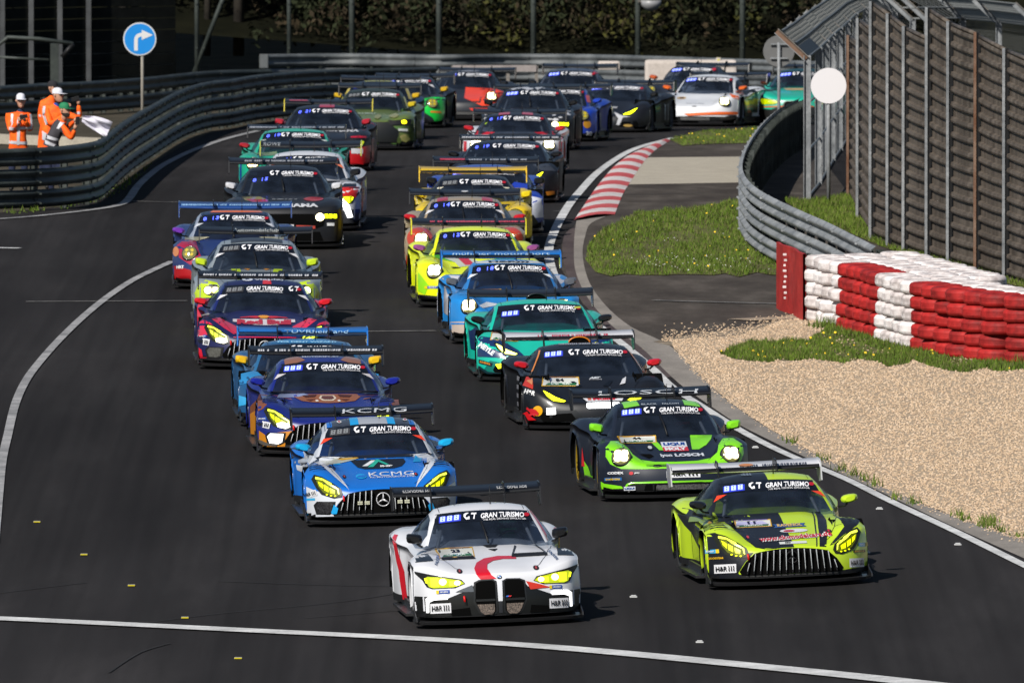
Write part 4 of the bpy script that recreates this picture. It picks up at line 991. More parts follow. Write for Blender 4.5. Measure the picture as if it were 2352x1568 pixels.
def car_abt():
    c = Car('wedge', '131418'); common(c, 'ccccd0', 'b8101c', edge='101012', endc='1c1c20', spoke='202024', neck=.38)
    c.face_wedge(lit='f4ff20', e=2.2); roof_scoop(c, 'c87010')
    patch(c, -.46, .705, .56, .125, '84', skew=-.02)
    c.text('ABT', .06, .745, .17, .026, 'c8ccd0', bold=.08, shear=.4); c.text('SPORTSLINE', .06, .722, .18, .012, 'b8b8bc')
    c.poly([(.38, .64), (.44, .72), (.50, .755), (.46, .66)], 'c8c8cc', off=.008, cell=.04)
    for sg in (-1, 1): c.poly([(sg*.14, .63), (sg*.24, .70), (sg*.30, .70), (sg*.22, .62)], '050506', off=.008, cell=.04)
    c.poly([(-.20, .475), (.40, .475), (.35, .41), (-.14, .41)], 'd8d8dc', off=.008); c.text('Müller', .12, .443, .34, .042, 'c81828', off=.013, bold=.05); c.poly(rect(-.12, .425, -.07, .46), 'c06040', off=.012)
    mb = MB()
    c.lay(*poly2d([(-.13, .31), (.29, .31), (.31, .325), (.31, .37), (.29, .385), (-.13, .385), (-.15, .37), (-.15, .325)], .05), lamp('f8fcff', 2.0), 'P', .03, mb); c.extra.append(('light_bar', mb, None))
    m2 = MB(); c.lay(*poly2d(rect(-.69, .245, -.57, .335), .05), lamp('ffffff', 1.1), 'P', .03, m2); c.extra.append(('fog_lamp', m2, None))
    # sun disc with the charging bull in front
    c.poly(ell(-.805, .30, .062, .070, 18), 'd89c10', off=.022); c.poly([(-.93, .36), (-.90, .33), (-.87, .335), (-.82, .315), (-.79, .27), (-.80, .235), (-.83, .25), (-.84, .225), (-.87, .25), (-.90, .22), (-.925, .24), (-.89, .275), (-.91, .30), (-.94, .33)], 'b81c24', off=.027)
    c.poly([(-.985, .27), (-.96, .26), (-.92, .18), (-.84, .14), (-.72, .115), (-.72, .13), (-.82, .175), (-.90, .24), (-.93, .30)], 'c0141c', off=.024); c.poly([(-.99, .13), (-.93, .10), (-.74, .075), (-.74, .055), (-.99, .06)], 'd0d0d0', off=.024)
    c.hr(-.645, .115, .22, .10, off=.028); c.text('H&R', -.90, .56, .14, .06, 'd0d0d0', rot=-20, bold=.06)
    c.poly([(-.98, .66), (-.86, .60), (-.84, .72), (-.90, .80)], 'b03020', off=.006); c.poly([(-.92, .72), (-.86, .66), (-.83, .76)], 'c88050', off=.009)
    for sg in (-1, 1): c.poly([(sg*.60, 1.155), (sg*.615, 1.155), (sg*.80, .80), (sg*.785, .80)], 'd07c20', off=.008, cell=.06)
    c.scrib(0, 1.235, .80, .022, '9a9aa0')
    for sd in ('L', 'R'):
        c.poly([(1.35, .62), (1.9, .60), (2.0, .25), (1.40, .22)], VOID, mode=sd, off=.006, cell=.3); c.poly([(3.0, .13), (3.1, .6), (3.3, .8), (3.2, .13)], 'a8a8b0', mode=sd, off=.006, cell=.3)
        for k in range(4): c.poly(rect(2.1, .22+.12*k, 2.7, .28+.12*k), '909098', mode=sd, off=.008, cell=.4)
    c.word = ('#', 'b83040', .05, .9, None)
    c.banner('008', True, strip='14171e')
    return c
def car_meyle():
    tl = '12b49c'
    c = Car('wedge', tl); common(c, '15171c', '101012', spoke='202024')
    nv = '142c58'
    for sg in (-1, 1):
        c.poly([(sg*.99, .64), (sg*.93, .70), (sg*.70, .66), (sg*.52, .56), (sg*.40, .48), (sg*.30, .36), (sg*.62, .37), (sg*.99, .40)], nv, off=.004, cell=.05)
        c.poly([(sg*.12, .735), (sg*.42, .735), (sg*.45, .70), (sg*.20, .695)], '10181c', off=.007, cell=.04)
    c.text('MEYLE', -.86, .51, .24, .075, 'd8dce0', rot=-38, bold=.06)
    patch(c, -.60, .685, .42, .11, '9', skew=-.06)
    c.face_wedge(lit='fbff70', e=4.0, mouth='0c6a60'); roof_scoop(c, '15171c')
    for sg in (-1, 1):
        mb = MB(); c.lay(*poly2d([(sg*.56, .24), (sg*.70, .22), (sg*.74, .28), (sg*.60, .30)], .05), lamp('f0f020', 2.5), 'P', .022, mb); c.extra.append(('fog_lamp', mb, None))
    c.poly([(-.97, .36), (-.78, .30), (-.80, .25), (-.97, .31)], '101828', off=.010); c.text('RAVENOL', -.88, .307, .15, .026, 'd89030', rot=-18, off=.014, bold=.04)
    c.poly([(-.97, .24), (-.85, .15), (-.62, .13), (-.62, .15), (-.84, .18), (-.95, .27)], '0a2830', off=.024)
    c.scrib(-.60, .385, .16, .04, '40a098')
    c.banner('888', True, dig_dv=-.06); c.poly([(.50, 1.095), (.60, 1.10), (.60, 1.125), (.51, 1.12)], 'b8c040', off=.014, cell=.2)
    for sd in ('L', 'R'):
        c.poly([(1.35, .66), (1.8, .62), (1.9, .16), (1.40, .16)], VOID, mode=sd, off=.006, cell=.3); c.poly([(2.0, .35), (3.0, .35), (3.2, .78), (2.0, .72)], nv, mode=sd, off=.006, cell=.3)
    return c
def car_muhle():
    bl = '1c7cc4'
    c = Car('round', bl, pillar='2a74b8'); common(c, '0c68b8', '55585e', word='mühlner motorsport', wc='b8d8f0', ww=1.5, edge='08131c', endc='0c68b8', mstyle='square', spoke='303034', neck=.42)
    for sg in (-1, 1):
        c.poly([(sg*.98, .36), (sg*.70, .36), (sg*.55, .28), (sg*.62, .14), (sg*.99, .14)], 'b8a89c', off=.005); c.poly([(sg*.97, .345), (sg*.60, .33), (sg*.60, .31), (sg*.96, .32)], '1a78c8', off=.008)
        c.poly([(sg*.99, .145), (sg*.99, .20), (sg*.70, .17), (sg*.62, .13)], BLACK, off=.009)
        c.poly([(sg*.20, .62), (sg*.50, .56), (sg*.56, .60), (sg*.42, .66)], 'c8ccd0', off=.006, cell=.04)
    c.poly([(-.44, 1.31), (.44, 1.31), (.52, 1.27), (-.52, 1.27)], 'c0c4c8', off=.006, cell=.08); c.text('H&R)))', 0, 1.288, .62, .030, '202428', off=.012, bold=.05)
    c.poly([(-.36, .86), (.62, .86), (.62, .80), (-.36, .80)], '181c22', off=.005, cell=.05); patch(c, -.40, .835, .44, .055, '35')
    c.face_round(e=5.5); c.banner('0 18', True); c.wiper(); tri(c, 'c8ccd0')
    for sd in ('L', 'R'):
        c.poly([(1.38, .78), (1.6, .74), (1.7, .30), (1.42, .22)], VOID, mode=sd, off=.006, cell=.3); c.poly([(2.7, .80), (3.0, .90), (3.9, .88), (4.4, .4), (4.0, .3), (3.1, .36), (2.8, .3)], 'c8c8d0', mode=sd, off=.006, cell=.3)
    return c
def car_grello():
    yl = 'dce80a'
    c = Car('round', yl); common(c, '15171c', '8a4480', word='#', wc='c84050', ww=1.4, wx=.15, mstyle='oval', spoke='303034', endc='c8c010', neck=.42)
    gn = '58c020'
    for sg in (-1, 1):
        c.poly([(sg*.99, .30), (sg*.99, .62), (sg*.90, .50), (sg*.80, .36), (sg*.86, .22)], '90d818', off=.005); c.poly([(sg*.30, .73), (sg*.62, .80), (sg*.80, .86), (sg*.60, .87), (sg*.28, .80)], gn, off=.005, cell=.04)
        michelin(c, sg*.76, .335, .20)
    c.poly([(-.60, .84), (-.2, .85), (.05, .74), (-.1, .68), (-.30, .66), (-.36, .74)], 'b8bcb0', off=.007, cell=.04); c.poly([(-.30, .80), (-.14, .80), (-.05, .70), (-.2, .69)], 'b83040', off=.010, cell=.04); c.text('DEKRA', -.42, .82, .2, .02, '286838', off=.012)
    c.text('VELTINS', -.45, .42, .28, .035, '606a10', bold=.0); c.poly([(-.44, .66), (-.32, .66), (-.28, .645), (-.40, .635)], BLACK, off=.008)
    c.face_round(e=4.5, lit='fffde0'); c.banner('0 12', True); c.poly([(.55, 1.16), (.62, 1.17), (.64, 1.10)], '80c060', off=.010, cell=.2)
    for sd in ('L', 'R'): c.poly([(1.38, .82), (1.6, .80), (1.65, .50), (1.42, .45)], VOID, mode=sd, off=.006, cell=.3)
    return c
def car_tan():
    c = Car('round', '98866a'); common(c, '17191e', 'b81018', word=None, mstyle='oval', spoke='303034', neck=.42)
    for sg in (-1, 1):
        c.poly(ell(sg*.74, .61, .21, .19, 18), 'b83c20', off=.005, cell=.05); c.poly([(sg*.28, 2.05), (sg*.46, 2.05), (sg*.44, 2.9), (sg*.28, 2.9)], 'a82430', mode='T', off=.006, cell=.12)
        c.poly([(sg*.99, .4), (sg*.93, .3), (sg*.93, .16), (sg*.99, .16)], 'a02818', off=.006)
    c.poly(ell(0, c.m['wing_z']+TH*4.4+.04, .06, .014, 10), 'c8c8c8', off=.012, cell=.1)
    c.face_round(e=5, lit='ffd8a0'); c.banner('0 14', True); tri(c, 'c8c8cc'); c.wiper()
    return c
def car_yellow():
    c = Car('round', 'd8b80c', roofc='1a1c20', pillar='202226'); common(c, 'd8b008', 'd8c010', edge='101010', mstyle='square', spoke='303034', neck=.42)
    c.face_round(lit=None, yl=True); c.banner('888', False); tri(c, 'c8c4b0')
    c.text('17', -.83, .62, .14, .10, '705c08', bold=-.0); c.text('17', .86, .62, .12, .10, '705c08', bold=-.0)
    c.poly([(-.6, .80), (.6, .80), (.4, .6), (-.4, .6)], '202020', off=.005)
    return c
def car_bluewhite():
    c = Car('wedge', '16389c', roofc='1c3f96', pillar='101c40'); common(c, '16181c', '101012', word='#', wc='a0a4ac', ww=1.3, mstyle='square', spoke='303034')
    c.face_wedge(lit='e8f020', e=2); c.banner('888', True); c.poly([(.5, .9), (.6, .9), (.55, .8)], 'a01828')
    for sg in (-1, 1): c.poly([(sg*.60, .70), (sg*.99, .62), (sg*.99, .30), (sg*.80, .28), (sg*.75, .50), (sg*.60, .58)], 'c8ccd8', off=.005); c.poly([(sg*.5, .93), (sg*.8, .88), (sg*.7, .78), (sg*.4, .84)], '203ca8', off=.006)
    c.poly([(-.8, 1.40), (-.35, 1.40), (-.35, 1.37), (-.8, 1.37)], 'b02838', off=.01)
    for sd in ('L', 'R'): c.poly([(2.6, .9), (3.2, .95), (3.4, .4), (2.6, .4)], 'c8ccd8', mode=sd, off=.006, cell=.3)
    return c
def car_blackferrari():
    c = Car('wedge', '14151a'); common(c, '14161a', '0c0c0e', word='#', wc='c8c8cc', ww=1.6, spoke='202022')
    c.face_wedge(lit='e8f018', e=2.5, mouth='0c0c10'); c.banner('0 19', True)
    for sg in (-1, 1):
        c.poly([(sg*.92, .18), (sg*.78, .15), (sg*.76, .22), (sg*.90, .24)], 'b87010', off=.03); c.poly([(sg*.5, .74), (sg*.8, .74), (sg*.95, .60), (sg*.7, .60)], '30343c', off=.006)
    return c
def car_redwhite():
    c = Car('round', 'c4c6cc', roofc='1c1d22', pillar='202228'); common(c, '17191d', 'b01018', mstyle='oval', spoke='303034')
    for sg in (-1, 1):
        c.poly([(sg*.99, .8), (sg*.90, .74), (sg*.90, .2), (sg*.99, .2)], 'b81420', off=.006); c.poly([(sg*.12, 2.05), (sg*.34, 2.05), (sg*.32, 2.8), (sg*.12, 2.8)], 'a83040', mode='T', off=.006, cell=.12)
        c.poly([(sg*.55, .70), (sg*.85, .78), (sg*.80, .70)], 'd8d8dc', off=.007)
    c.poly([(-.5, .86), (.5, .86), (.4, .6), (-.4, .6)], '202226', off=.005, cell=.05)
    c.face_round(e=4.5, lit='fff2d0'); c.banner('0 17', True)
    for sd in ('L', 'R'): c.poly([(1.4, .13), (1.4, .8), (3.2, .9), (3.3, .3), (3.0, .13)], 'b01420', mode=sd, off=.006, cell=.3)
    return c
def car_skull():
    c = Car('muscle', '1b1c20'); common(c, '16181a', '0e0e10', mstyle='square', spoke='303034'); rnd = random.Random(5)
    c.face_muscle()
    for k in range(46):
        x, v = rnd.uniform(-.9, .9), rnd.uniform(.62, .92) if k % 3 else rnd.uniform(1.42, 1.47); x *= 1 if v < 1 else .55; w, h = rnd.uniform(.02, .09), rnd.uniform(.012, .035)
        c.poly([(x-w, v), (x-w*.3, v+h), (x+w*.7, v+h*.8), (x+w, v-h*.3), (x+w*.1, v-h), (x-w*.7, v-h*.6)], 'b8b8bc', off=.006)
    c.banner('888', True); c.wiper(); return c
def car_blue():
    c = Car('round', '1438a0', roofc='17191f', pillar='16308c'); common(c, '15171b', '143cb0', mstyle='oval', spoke='303034')
    c.face_round(lit=None, yl=True); c.banner('888', True); c.poly([(.6, 1.12), (.66, 1.12), (.72, .95), (.66, .95)], 'c05040', off=.008)
    for sd in ('R',): c.poly(rect(1.9, .3, 2.6, .6), 'c8c8cc', mode=sd, off=.006, cell=.3)
    for sg in (-1, 1): c.poly(ell(sg*.80, .40, .08, .09, 12), 'b88010', off=.007)
    c.text('20', .84, .2, .12, .09, 'd8d8d8'); return c
def car_audi():
    c = Car('wedge', '17181d'); common(c, '15171b', '0e0e10', mstyle='square', spoke='50525a')
    c.face_wedge(lit='eaff10', e=2.6, mouth='0d0e12'); c.banner('888', True, strip='303440')
    for sg in (-1, 1): c.poly([(sg*.20, .46), (sg*.42, .38), (sg*.60, .36), (sg*.44, .34), (sg*.34, .12), (sg*.28, .12), (sg*.34, .32)], 'b0b0b4', off=.03)
    c.scrib(.0, .60, .34, .04, 'b8b8bc'); c.poly([(-.3, .62), (-.1, .66), (-.2, .60)], '208898', off=.01); c.poly(ell(.55, .17, .1, .03, 10), 'a88848', off=.035)
    for k in range(8): c.poly(rect(2.9+.15*k, .25, 2.96+.15*k, .8), '7c8080', mode='R', off=.006, cell=.3)
    return c
def car_grey():
    c = Car('coupe', '30333a', roofc='3a3d46'); common(c, '15171b', '0e0e10', mstyle='square', spoke='303034'); c.face_coupe(drl=False, lit=None); c.banner('888', True); c.poly(ell(.56, 1.33, .05, .03, 10), 'c02838', off=.01); return c
def car_orange_white():
    c = Car('round', 'd2d4d8'); common(c, '121316', 'd05c10', mstyle='oval', spoke='26262a', neck=.42)
    c.poly([(-.2, .30), (.97, .37), (.97, .31), (-.1, .25)], 'e0600c', off=.020); c.poly([(.74, .80), (.96, .74), (.98, .66), (.86, .70)], 'e0600c', off=.008); c.poly(ell(-.42, .70, .10, .035, 12), 'b89860', off=.006, cell=.04); c.poly(ell(-.42, .70, .05, .02, 10), '503020', off=.010, cell=.04)
    c.poly([(-.72, .24), (.72, .24), (.95, .30), (.99, .13), (-.99, .13), (-.95, .27)], '2a2620', off=.005)
    c.face_round(e=5); c.banner('888', True); c.scrib(0, .545, .40, .014, '8a8c90'); c.scrib(.02, .47, .1, .02, '303030')
    for sd in ('L', 'R'): c.poly([(1.35, .75), (3.2, .85), (4.5, .8), (4.5, .13), (1.35, .13)], '101014', mode=sd, off=.006, cell=.3); c.poly([(1.6, .8), (2.0, .82), (2.6, .3), (2.2, .3)], 'c85410', mode=sd, off=.009, cell=.3)
    return c
def car_dark_far():
    c = Car('round', '24262c'); common(c, '121316', 'b8501c'); c.face_round(lit=None); c.banner('888', True); c.poly(ell(.5, 1.21, .05, .03, 8), 'b82030', off=.012); return c
def car_teal_far():
    c = Car('coupe', '12a48a', pillar='2a3a48', roofc='123c40'); common(c, '121316', 'd05010', mstyle='oval', spoke='26262a'); c.face_coupe(drl=False, lit=None, emb=False); c.banner('888', True)
    c.poly([(-.85, .84), (-.6, .90), (-.5, .86), (-.7, .80)], '20302c', off=.008); c.poly([(-.4, .92), (.3, .92), (.2, .86), (-.3, .86)], 'c8a878', off=.006, cell=.04)
    c.poly([(-.97, .42), (-.8, .44), (.4, .44), (.4, .42), (-.8, .41), (-.95, .38)], 'c05c14', off=.012); c.poly(rect(-.96, .125, -.5, .17), 'c8501c', off=.012)
    c.poly(rect(.3, 1.31, .6, 1.36), '3050d0', off=.02); return c
def car_green():
    gn = '12c040'
    c = Car('round', '23262c'); common(c, '15171b', 'c8a010', mstyle='square', spoke='50525a')
    for sg in (-1, 1): c.poly([(sg*.34, .74), (sg*.98, .74), (sg*.98, .40), (sg*.95, .26), (sg*.88, .15), (sg*.80, .14), (sg*.72, .26), (sg*.56, .36), (sg*.36, .38)], gn, off=.004)
    for sg in (-1, 1): c.poly(rect(sg*.80-.12, .37, sg*.80+.10, .41), 'd87818', off=.008)
    c.face_round(lit=None, yl=True); c.banner('888', True, strip='15171f'); tri(c, 'c8c8cc')
    for sd in ('R',): c.poly([(1.9, .2), (2.6, .3), (2.6, .6), (2.1, .5)], '8c9094', mode=sd, off=.008, cell=.3)
    return c
def car_orange():
    c = Car('round', '22242a'); common(c, '15171b', '15171b', mstyle='oval', spoke='303034')
    c.poly([(.0, .86), (.6, .84), (.99, .72), (.99, .40), (.5, .36), (.05, .56)], 'e0401c', off=.004); c.poly([(.2, .30), (.95, .32), (.95, .24), (.3, .22)], 'd83018', off=.005)
    c.face_round(e=5.5, lit='fff0b0'); c.banner('888', True); c.scrib(.0, 1.29, .5, .03, 'a8a8b0'); return c
def camo(c, cols, n=34, seed=3, top=1.5):
    rnd = random.Random(seed)
    for k in range(n):
        x, v = rnd.uniform(-1, 1), rnd.uniform(.14, .95); w, h = rnd.uniform(.08, .22), rnd.uniform(.03, .09)
        c.poly([(x+w*math.cos(t)*rnd.uniform(.6, 1.1), v+h*math.sin(t)*rnd.uniform(.6, 1.1)) for t in (2*math.pi*i/9 for i in range(9))], cols[k % len(cols)], off=.004+.0006*k)
def car_camo():
    c = Car('coupe', '5a6a2e', roofc='283026'); common(c, '17191c', 'c0a810', mstyle='square', spoke='202022')
    camo(c, ['7c7c44', '3a4a1c', '8a8250', '4a6a30']); c.poly([(-.44, .60), (.44, .60), (.66, .42), (.60, .12), (-.60, .12), (-.66, .42)], '0c0d0c', off=.032)
    for sg in (-1, 1):
        c.layer([([(sg*.44, .62), (sg*.90, .68), (sg*.88, .56), (sg*.50, .54)], BLACK, .030), (ell(sg*.76, .61, .05, .04, 10), lamp('f0e010', 4), .036)], 'headlight'); c.poly(rect(sg*.74-.09, .42, sg*.74+.09, .47), 'b8bcb8', off=.034)
    c.text('LIQUI MOLY', -.1, .80, .5, .035, 'b8c8b8', off=.03); c.banner('888', False, strip='18201a'); c.wiper(); c.poly(rect(-.15, .13, .05, .17), 'c8c8c8', off=.04)
    for sg in (-1, 1): c.poly([(sg*.60, 1.33), (sg*.63, 1.33), (sg*.76, 1.0), (sg*.73, 1.0)], 'b0a820', off=.008, cell=.06)
    for sd in ('L', 'R'): c.poly([(2.6, .95), (3.4, .95), (4.2, .6), (3.0, .5)], '7c8444', mode=sd, off=.006, cell=.3)
    return c
def car_blueyellow():
    c = Car('coupe', '18304a', roofc='1c2430'); common(c, '15171b', 'c8a010', mstyle='square'); c.face_coupe(drl=False, lit=None); c.banner('888', True); c.poly(ell(.53, 1.33, .06, .04, 10), 'c02c38', off=.012)
    for sg in (-1, 1): c.poly([(sg*.56, 1.36), (sg*.62, 1.36), (sg*.76, 1.0), (sg*.70, 1.0)], 'c8b018', off=.006, cell=.06); c.poly([(sg*.7, .84), (sg*.99, .80), (sg*.99, .60), (sg*.7, .64)], '1870c0', off=.006)
    c.scrib(.0, 1.42, .6, .03, 'a8a850'); return c
def car_blackred():
    c = Car('coupe', '17191f'); common(c, '15161a', 'a81828', mstyle='square', spoke='303034', endc='c8b818')
    c.face_coupe(drl=False, lit=None, slot='a80f18'); c.text('YOKOHAMA', .25, .86, 1.0, .07, 'd4d4d8', bold=.05, skew=-.05); c.banner('0 21', True)
    for sg in (-1, 1):
        c.poly([(sg*.99, .55), (sg*.99, .13), (sg*.40, .13), (sg*.40, .20), (sg*.56, .40)], 'b81018', off=.012); c.poly(rect(sg*.72-.11, .36, sg*.72+.11, .46), 'c8c8cc', off=.018); c.poly([(sg*.6, .70), (sg*.9, .72), (sg*.9, .68), (sg*.6, .67)], 'a81830', off=.008)
    c.poly([(-.10, 2.25), (.2, 2.25), (.2, 2.6), (-.10, 2.6)], 'a02838', mode='T', off=.006, cell=.12); c.poly([(-.78, c.m['wing_z']+.35), (-.40, c.m['wing_z']+.35), (-.45, c.m['wing_z']+.375), (-.80, c.m['wing_z']+.375)], 'b82838', off=.008)
    for sd in ('L', 'R'): c.poly([(2.6, .13), (2.6, .9), (3.4, .97), (3.0, .5), (3.1, .13)], '8c0f1c', mode=sd, off=.006, cell=.3)
    return c
def car_tealporsche():
    tl = '1c9c7c'
    c = Car('round', tl); common(c, '15171b', 'a01420', word='#', wc='a8acb4', ww=1.6, mstyle='oval', spoke='303034')
    c.face_round(e=5.0, lit='ffe8a8'); c.banner('0 19', True); c.wiper(); tri(c, 'a8b0b0')
    for sg in (-1, 1): c.poly([(sg*.99, .7), (sg*.93, .6), (sg*.93, .2), (sg*.99, .2)], '1c3c90', off=.006); c.poly([(sg*.30, .86), (sg*.75, .82), (sg*.6, .76), (sg*.3, .78)], '6c8060', off=.006, cell=.04)
    return c
def car_rowe():
    c = Car('coupe', 'c8cad0'); common(c, '15161a', '121214', word='ROWE', wc='a8acb0', ww=.3, wx=-.68, mstyle='square', spoke='303034', endc='a0a428')
    c.face_coupe(drl=False, slot='3a3c40'); c.banner('0 11', True, strip='101218'); c.text('ROWE RACING', .0, 1.475, .62, .04, 'b82838', bold=.06)
    for sg in (-1, 1):
        c.poly([(sg*.70, .84), (sg*.97, .84), (sg*.95, .76), (sg*.62, .74)], '181a20', off=.008); c.poly([(sg*.60, .76), (sg*.95, .78), (sg*.90, .60), (sg*.70, .50), (sg*.62, .60)], 'c02018', off=.009)
        c.layer([([(sg*.62, .50), (sg*.68, .56), (sg*.78, .46), (sg*.84, .26), (sg*.76, .24), (sg*.70, .40)], lamp('ffffff', 4), .02)], 'daytime_lamp'); c.poly(rect(sg*.72-.10, .12, sg*.72+.10, .18), '283880', off=.02)
    c.poly([(.35, .90), (.60, .90), (.62, .86), (.40, .86)], BLACK, off=.008, cell=.04); tri(c, 'd07050')
    for sd in ('L', 'R'): c.poly([(1.4, .2), (1.4, .85), (2.5, .9), (2.0, .2)], '14161a', mode=sd, off=.006, cell=.3); c.poly([(2.8, .2), (2.9, .7), (3.2, .9), (3.0, .2)], 'b81c18', mode=sd, off=.009, cell=.3)
    return c
def car_mustang():
    c = Car('muscle', '1a1b1e'); common(c, '15161a', 'c8c8cc', word='#', wc='a8a8ac', ww=1.2, mstyle='square', spoke='303034')
    c.face_muscle(); c.text('YOKOHAMA', .0, .745, 1.15, .065, 'd4d4d8', bold=.05); c.scrib(.0, .86, .40, .02, '909498'); c.scrib(.0, 1.505, .85, .028, 'b0b4bc')
    c.poly([(-.72, .91), (-.40, .91), (-.26, .84), (-.50, .80), (-.66, .84)], '8c8448', off=.007, cell=.04); c.poly([(-.66, .86), (-.30, .855), (-.26, .80), (-.5, .79)], 'a81c28', off=.010, cell=.04); c.poly(ell(.50, .865, .17, .04, 14), 'a02024', off=.008, cell=.04)
    c.poly([(-.05, .34), (.16, .34), (.16, .42), (-.05, .42)], 'c8c8cc', off=.02); c.text('H&R', .05, .38, .16, .05, '101010', off=.03); c.poly([(.20, .41), (.52, .40), (.52, .35), (.20, .36)], 'a83828', off=.02)
    c.scrib(.1, .30, .24, .03, 'b8b8b8', off=.02)
    c.banner('0 15', True, dig_dv=-.10); c.wiper(); return c
def car_purple():
    c = Car('round', '1a2c60', roofc='1c2c48', pillar='8890a0'); common(c, '123c7c', '6a2ca0', word='#', wc='90b8e0', ww=1.6, mstyle='oval', spoke='303034')
    for sg in (-1, 1):
        c.poly([(sg*.62, .80), (sg*.56, .60), (sg*.50, .48), (sg*.70, .40), (sg*.88, .52), (sg*.92, .72), (sg*.80, .82)], '9c1c3c', off=.005); c.poly([(sg*.99, .40), (sg*.70, .32), (sg*.60, .14), (sg*.99, .14)], 'a0141c', off=.005); c.poly(ell(sg*.93, .62, .05, .08, 12), 'c07848', off=.009)
        c.poly([(sg*.60, .80), (sg*.90, .84), (sg*.8, .88), (sg*.4, .87)], 'a8a488', off=.007, cell=.04)
    c.poly([(-.36, 1.315), (.42, 1.315), (.46, 1.285), (-.40, 1.285)], 'd86820', off=.006, cell=.08)
    c.text('HRT', -.86, .37, .12, .05, 'd8d8dc', bold=.06); c.face_round(lit=None, yl=True); c.banner('0 13', True); c.wiper(); tri(c, 'b8bcc4')
    return c

# ================================================================= setting
def gmat(key, c1, c2, scale=3.0, rough=.9, bump=.3, c3=None, fine=60, vec=(1, 1, 1), spec=.25):
    if key in MATS: return MATS[key]
    m = bpy.data.materials.new(key); n, l, b = nodes_of(m); b.inputs['Roughness'].default_value = rough; b.inputs['Specular IOR Level'].default_value = spec
    tc = n.new('ShaderNodeTexCoord'); mp = n.new('ShaderNodeMapping'); mp.inputs['Scale'].default_value = vec; l.new(tc.outputs['Object'], mp.inputs[0])
    n1 = n.new('ShaderNodeTexNoise'); n1.inputs['Scale'].default_value = scale; n1.inputs['Detail'].default_value = 8; n1.inputs['Roughness'].default_value = .65
    n2 = n.new('ShaderNodeTexNoise'); n2.inputs['Scale'].default_value = fine; n2.inputs['Detail'].default_value = 4
    l.new(mp.outputs[0], n1.inputs['Vector']); l.new(tc.outputs['Object'], n2.inputs['Vector'])
    r = n.new('ShaderNodeValToRGB'); e = r.color_ramp.elements; e[0].position = .35; e[1].position = .68; e[0].color = (*c1, 1); e[1].color = (*c2, 1)
    if c3: q = e.new(.52); q.color = (*c3, 1)
    l.new(n1.outputs[0], r.inputs[0])
    mx = n.new('ShaderNodeMixRGB'); mx.blend_type = 'OVERLAY'; mx.inputs[0].default_value = .5; l.new(r.outputs[0], mx.inputs[1]); l.new(n2.outputs[0], mx.inputs[2]); l.new(mx.outputs[0], b.inputs['Base Color'])
    bp = n.new('ShaderNodeBump'); bp.inputs['Strength'].default_value = bump; bp.inputs['Distance'].default_value = .01; l.new(n2.outputs[0], bp.inputs['Height']); l.new(bp.outputs[0], b.inputs['Normal'])
    MATS[key] = m; return m
ASPHALT = gmat('asphalt', (.0165, .0152, .0158), (.0285, .0265, .0272), .45, .9, .25, c3=(.0200, .0186, .0192), spec=.05, fine=90, vec=(1, .10, 1))
RUNOFF = gmat('worn_asphalt', (.042, .036, .033), (.098, .085, .076), 1.1, .95, .4, spec=.05, c3=(.062, .054, .048), fine=50, vec=(1, .25, 1))
def streaks(m):
    """rubbered-in bands along the driving line, dull patches across it"""
    n, l = m.node_tree.nodes, m.node_tree.links; b = n['Principled BSDF']; src = b.inputs['Base Color'].links[0].from_socket
    tc = n.new('ShaderNodeTexCoord'); prev = src
    for vec, lo, a, c in (((1.1, .012, 1), .84, .38, .62), ((.10, .035, 1), .84, .40, .60), ((6, .05, 1), .93, .35, .65)):
        mp = n.new('ShaderNodeMapping'); mp.inputs['Scale'].default_value = vec; l.new(tc.outputs['Object'], mp.inputs[0]); t = n.new('ShaderNodeTexNoise'); t.inputs['Scale'].default_value = 1; t.inputs['Detail'].default_value = 3; l.new(mp.outputs[0], t.inputs['Vector'])
        r = n.new('ShaderNodeMapRange'); r.inputs[1].default_value = a; r.inputs[2].default_value = c; r.inputs[3].default_value = lo; r.inputs[4].default_value = 1.12; l.new(t.outputs[0], r.inputs[0])
        x = n.new('ShaderNodeMixRGB'); x.blend_type = 'MULTIPLY'; x.inputs[0].default_value = 1; l.new(prev, x.inputs[1]); l.new(r.outputs[0], x.inputs[2]); prev = x.outputs[0]
    l.new(prev, b.inputs['Base Color'])
streaks(ASPHALT)
DIRT = gmat('dirt', (.04, .036, .026), (.08, .068, .05), .6, spec=.05)
CONC = gmat('concrete', (.16, .145, .13), (.26, .235, .21), 1.4, .9, .3, fine=40, vec=(1, .3, 1))
CONC2 = gmat('pale_concrete', (.30, .27, .22), (.40, .36, .29), 2.0, .9, .3, fine=40)
WHITEP = gmat('road_paint', (.36, .36, .36), (.62, .62, .62), 1.6, .7, .1, fine=25)
REDP = gmat('red_kerb_paint', (.36, .05, .055), (.48, .09, .09), 2, .7, .1, fine=25)
WKERB = gmat('white_kerb_paint', (.40, .36, .36), (.62, .57, .56), 2, .7, .1, fine=25)
GRASSB = gmat('turf', (.065, .060, .022), (.10, .115, .022), 1.1, .95, .6, fine=30, c3=(.085, .088, .025), vec=(1, .2, 1))
GRAVB = gmat('gravel_bed', (.28, .21, .145), (.44, .345, .245), 5, .95, .8, fine=50)
STEEL = gmat('galvanised_steel', (.14, .15, .16), (.29, .30, .31), 1.3, .5, .1, fine=20)
STEELD = gmat('dark_steel', (.022, .027, .026), (.075, .085, .082), .9, .5, .1, fine=20, c3=(.040, .047, .042))  # near-black steel with a faint green tint
RUST = gmat('rusty_steel', (.12, .055, .03), (.22, .15, .11), 2, .8, .2)
PANEL = gmat('weathered_sheet', (.048, .038, .030), (.135, .112, .092), 1.2, .55, .1, fine=14, vec=(3, 3, .3))

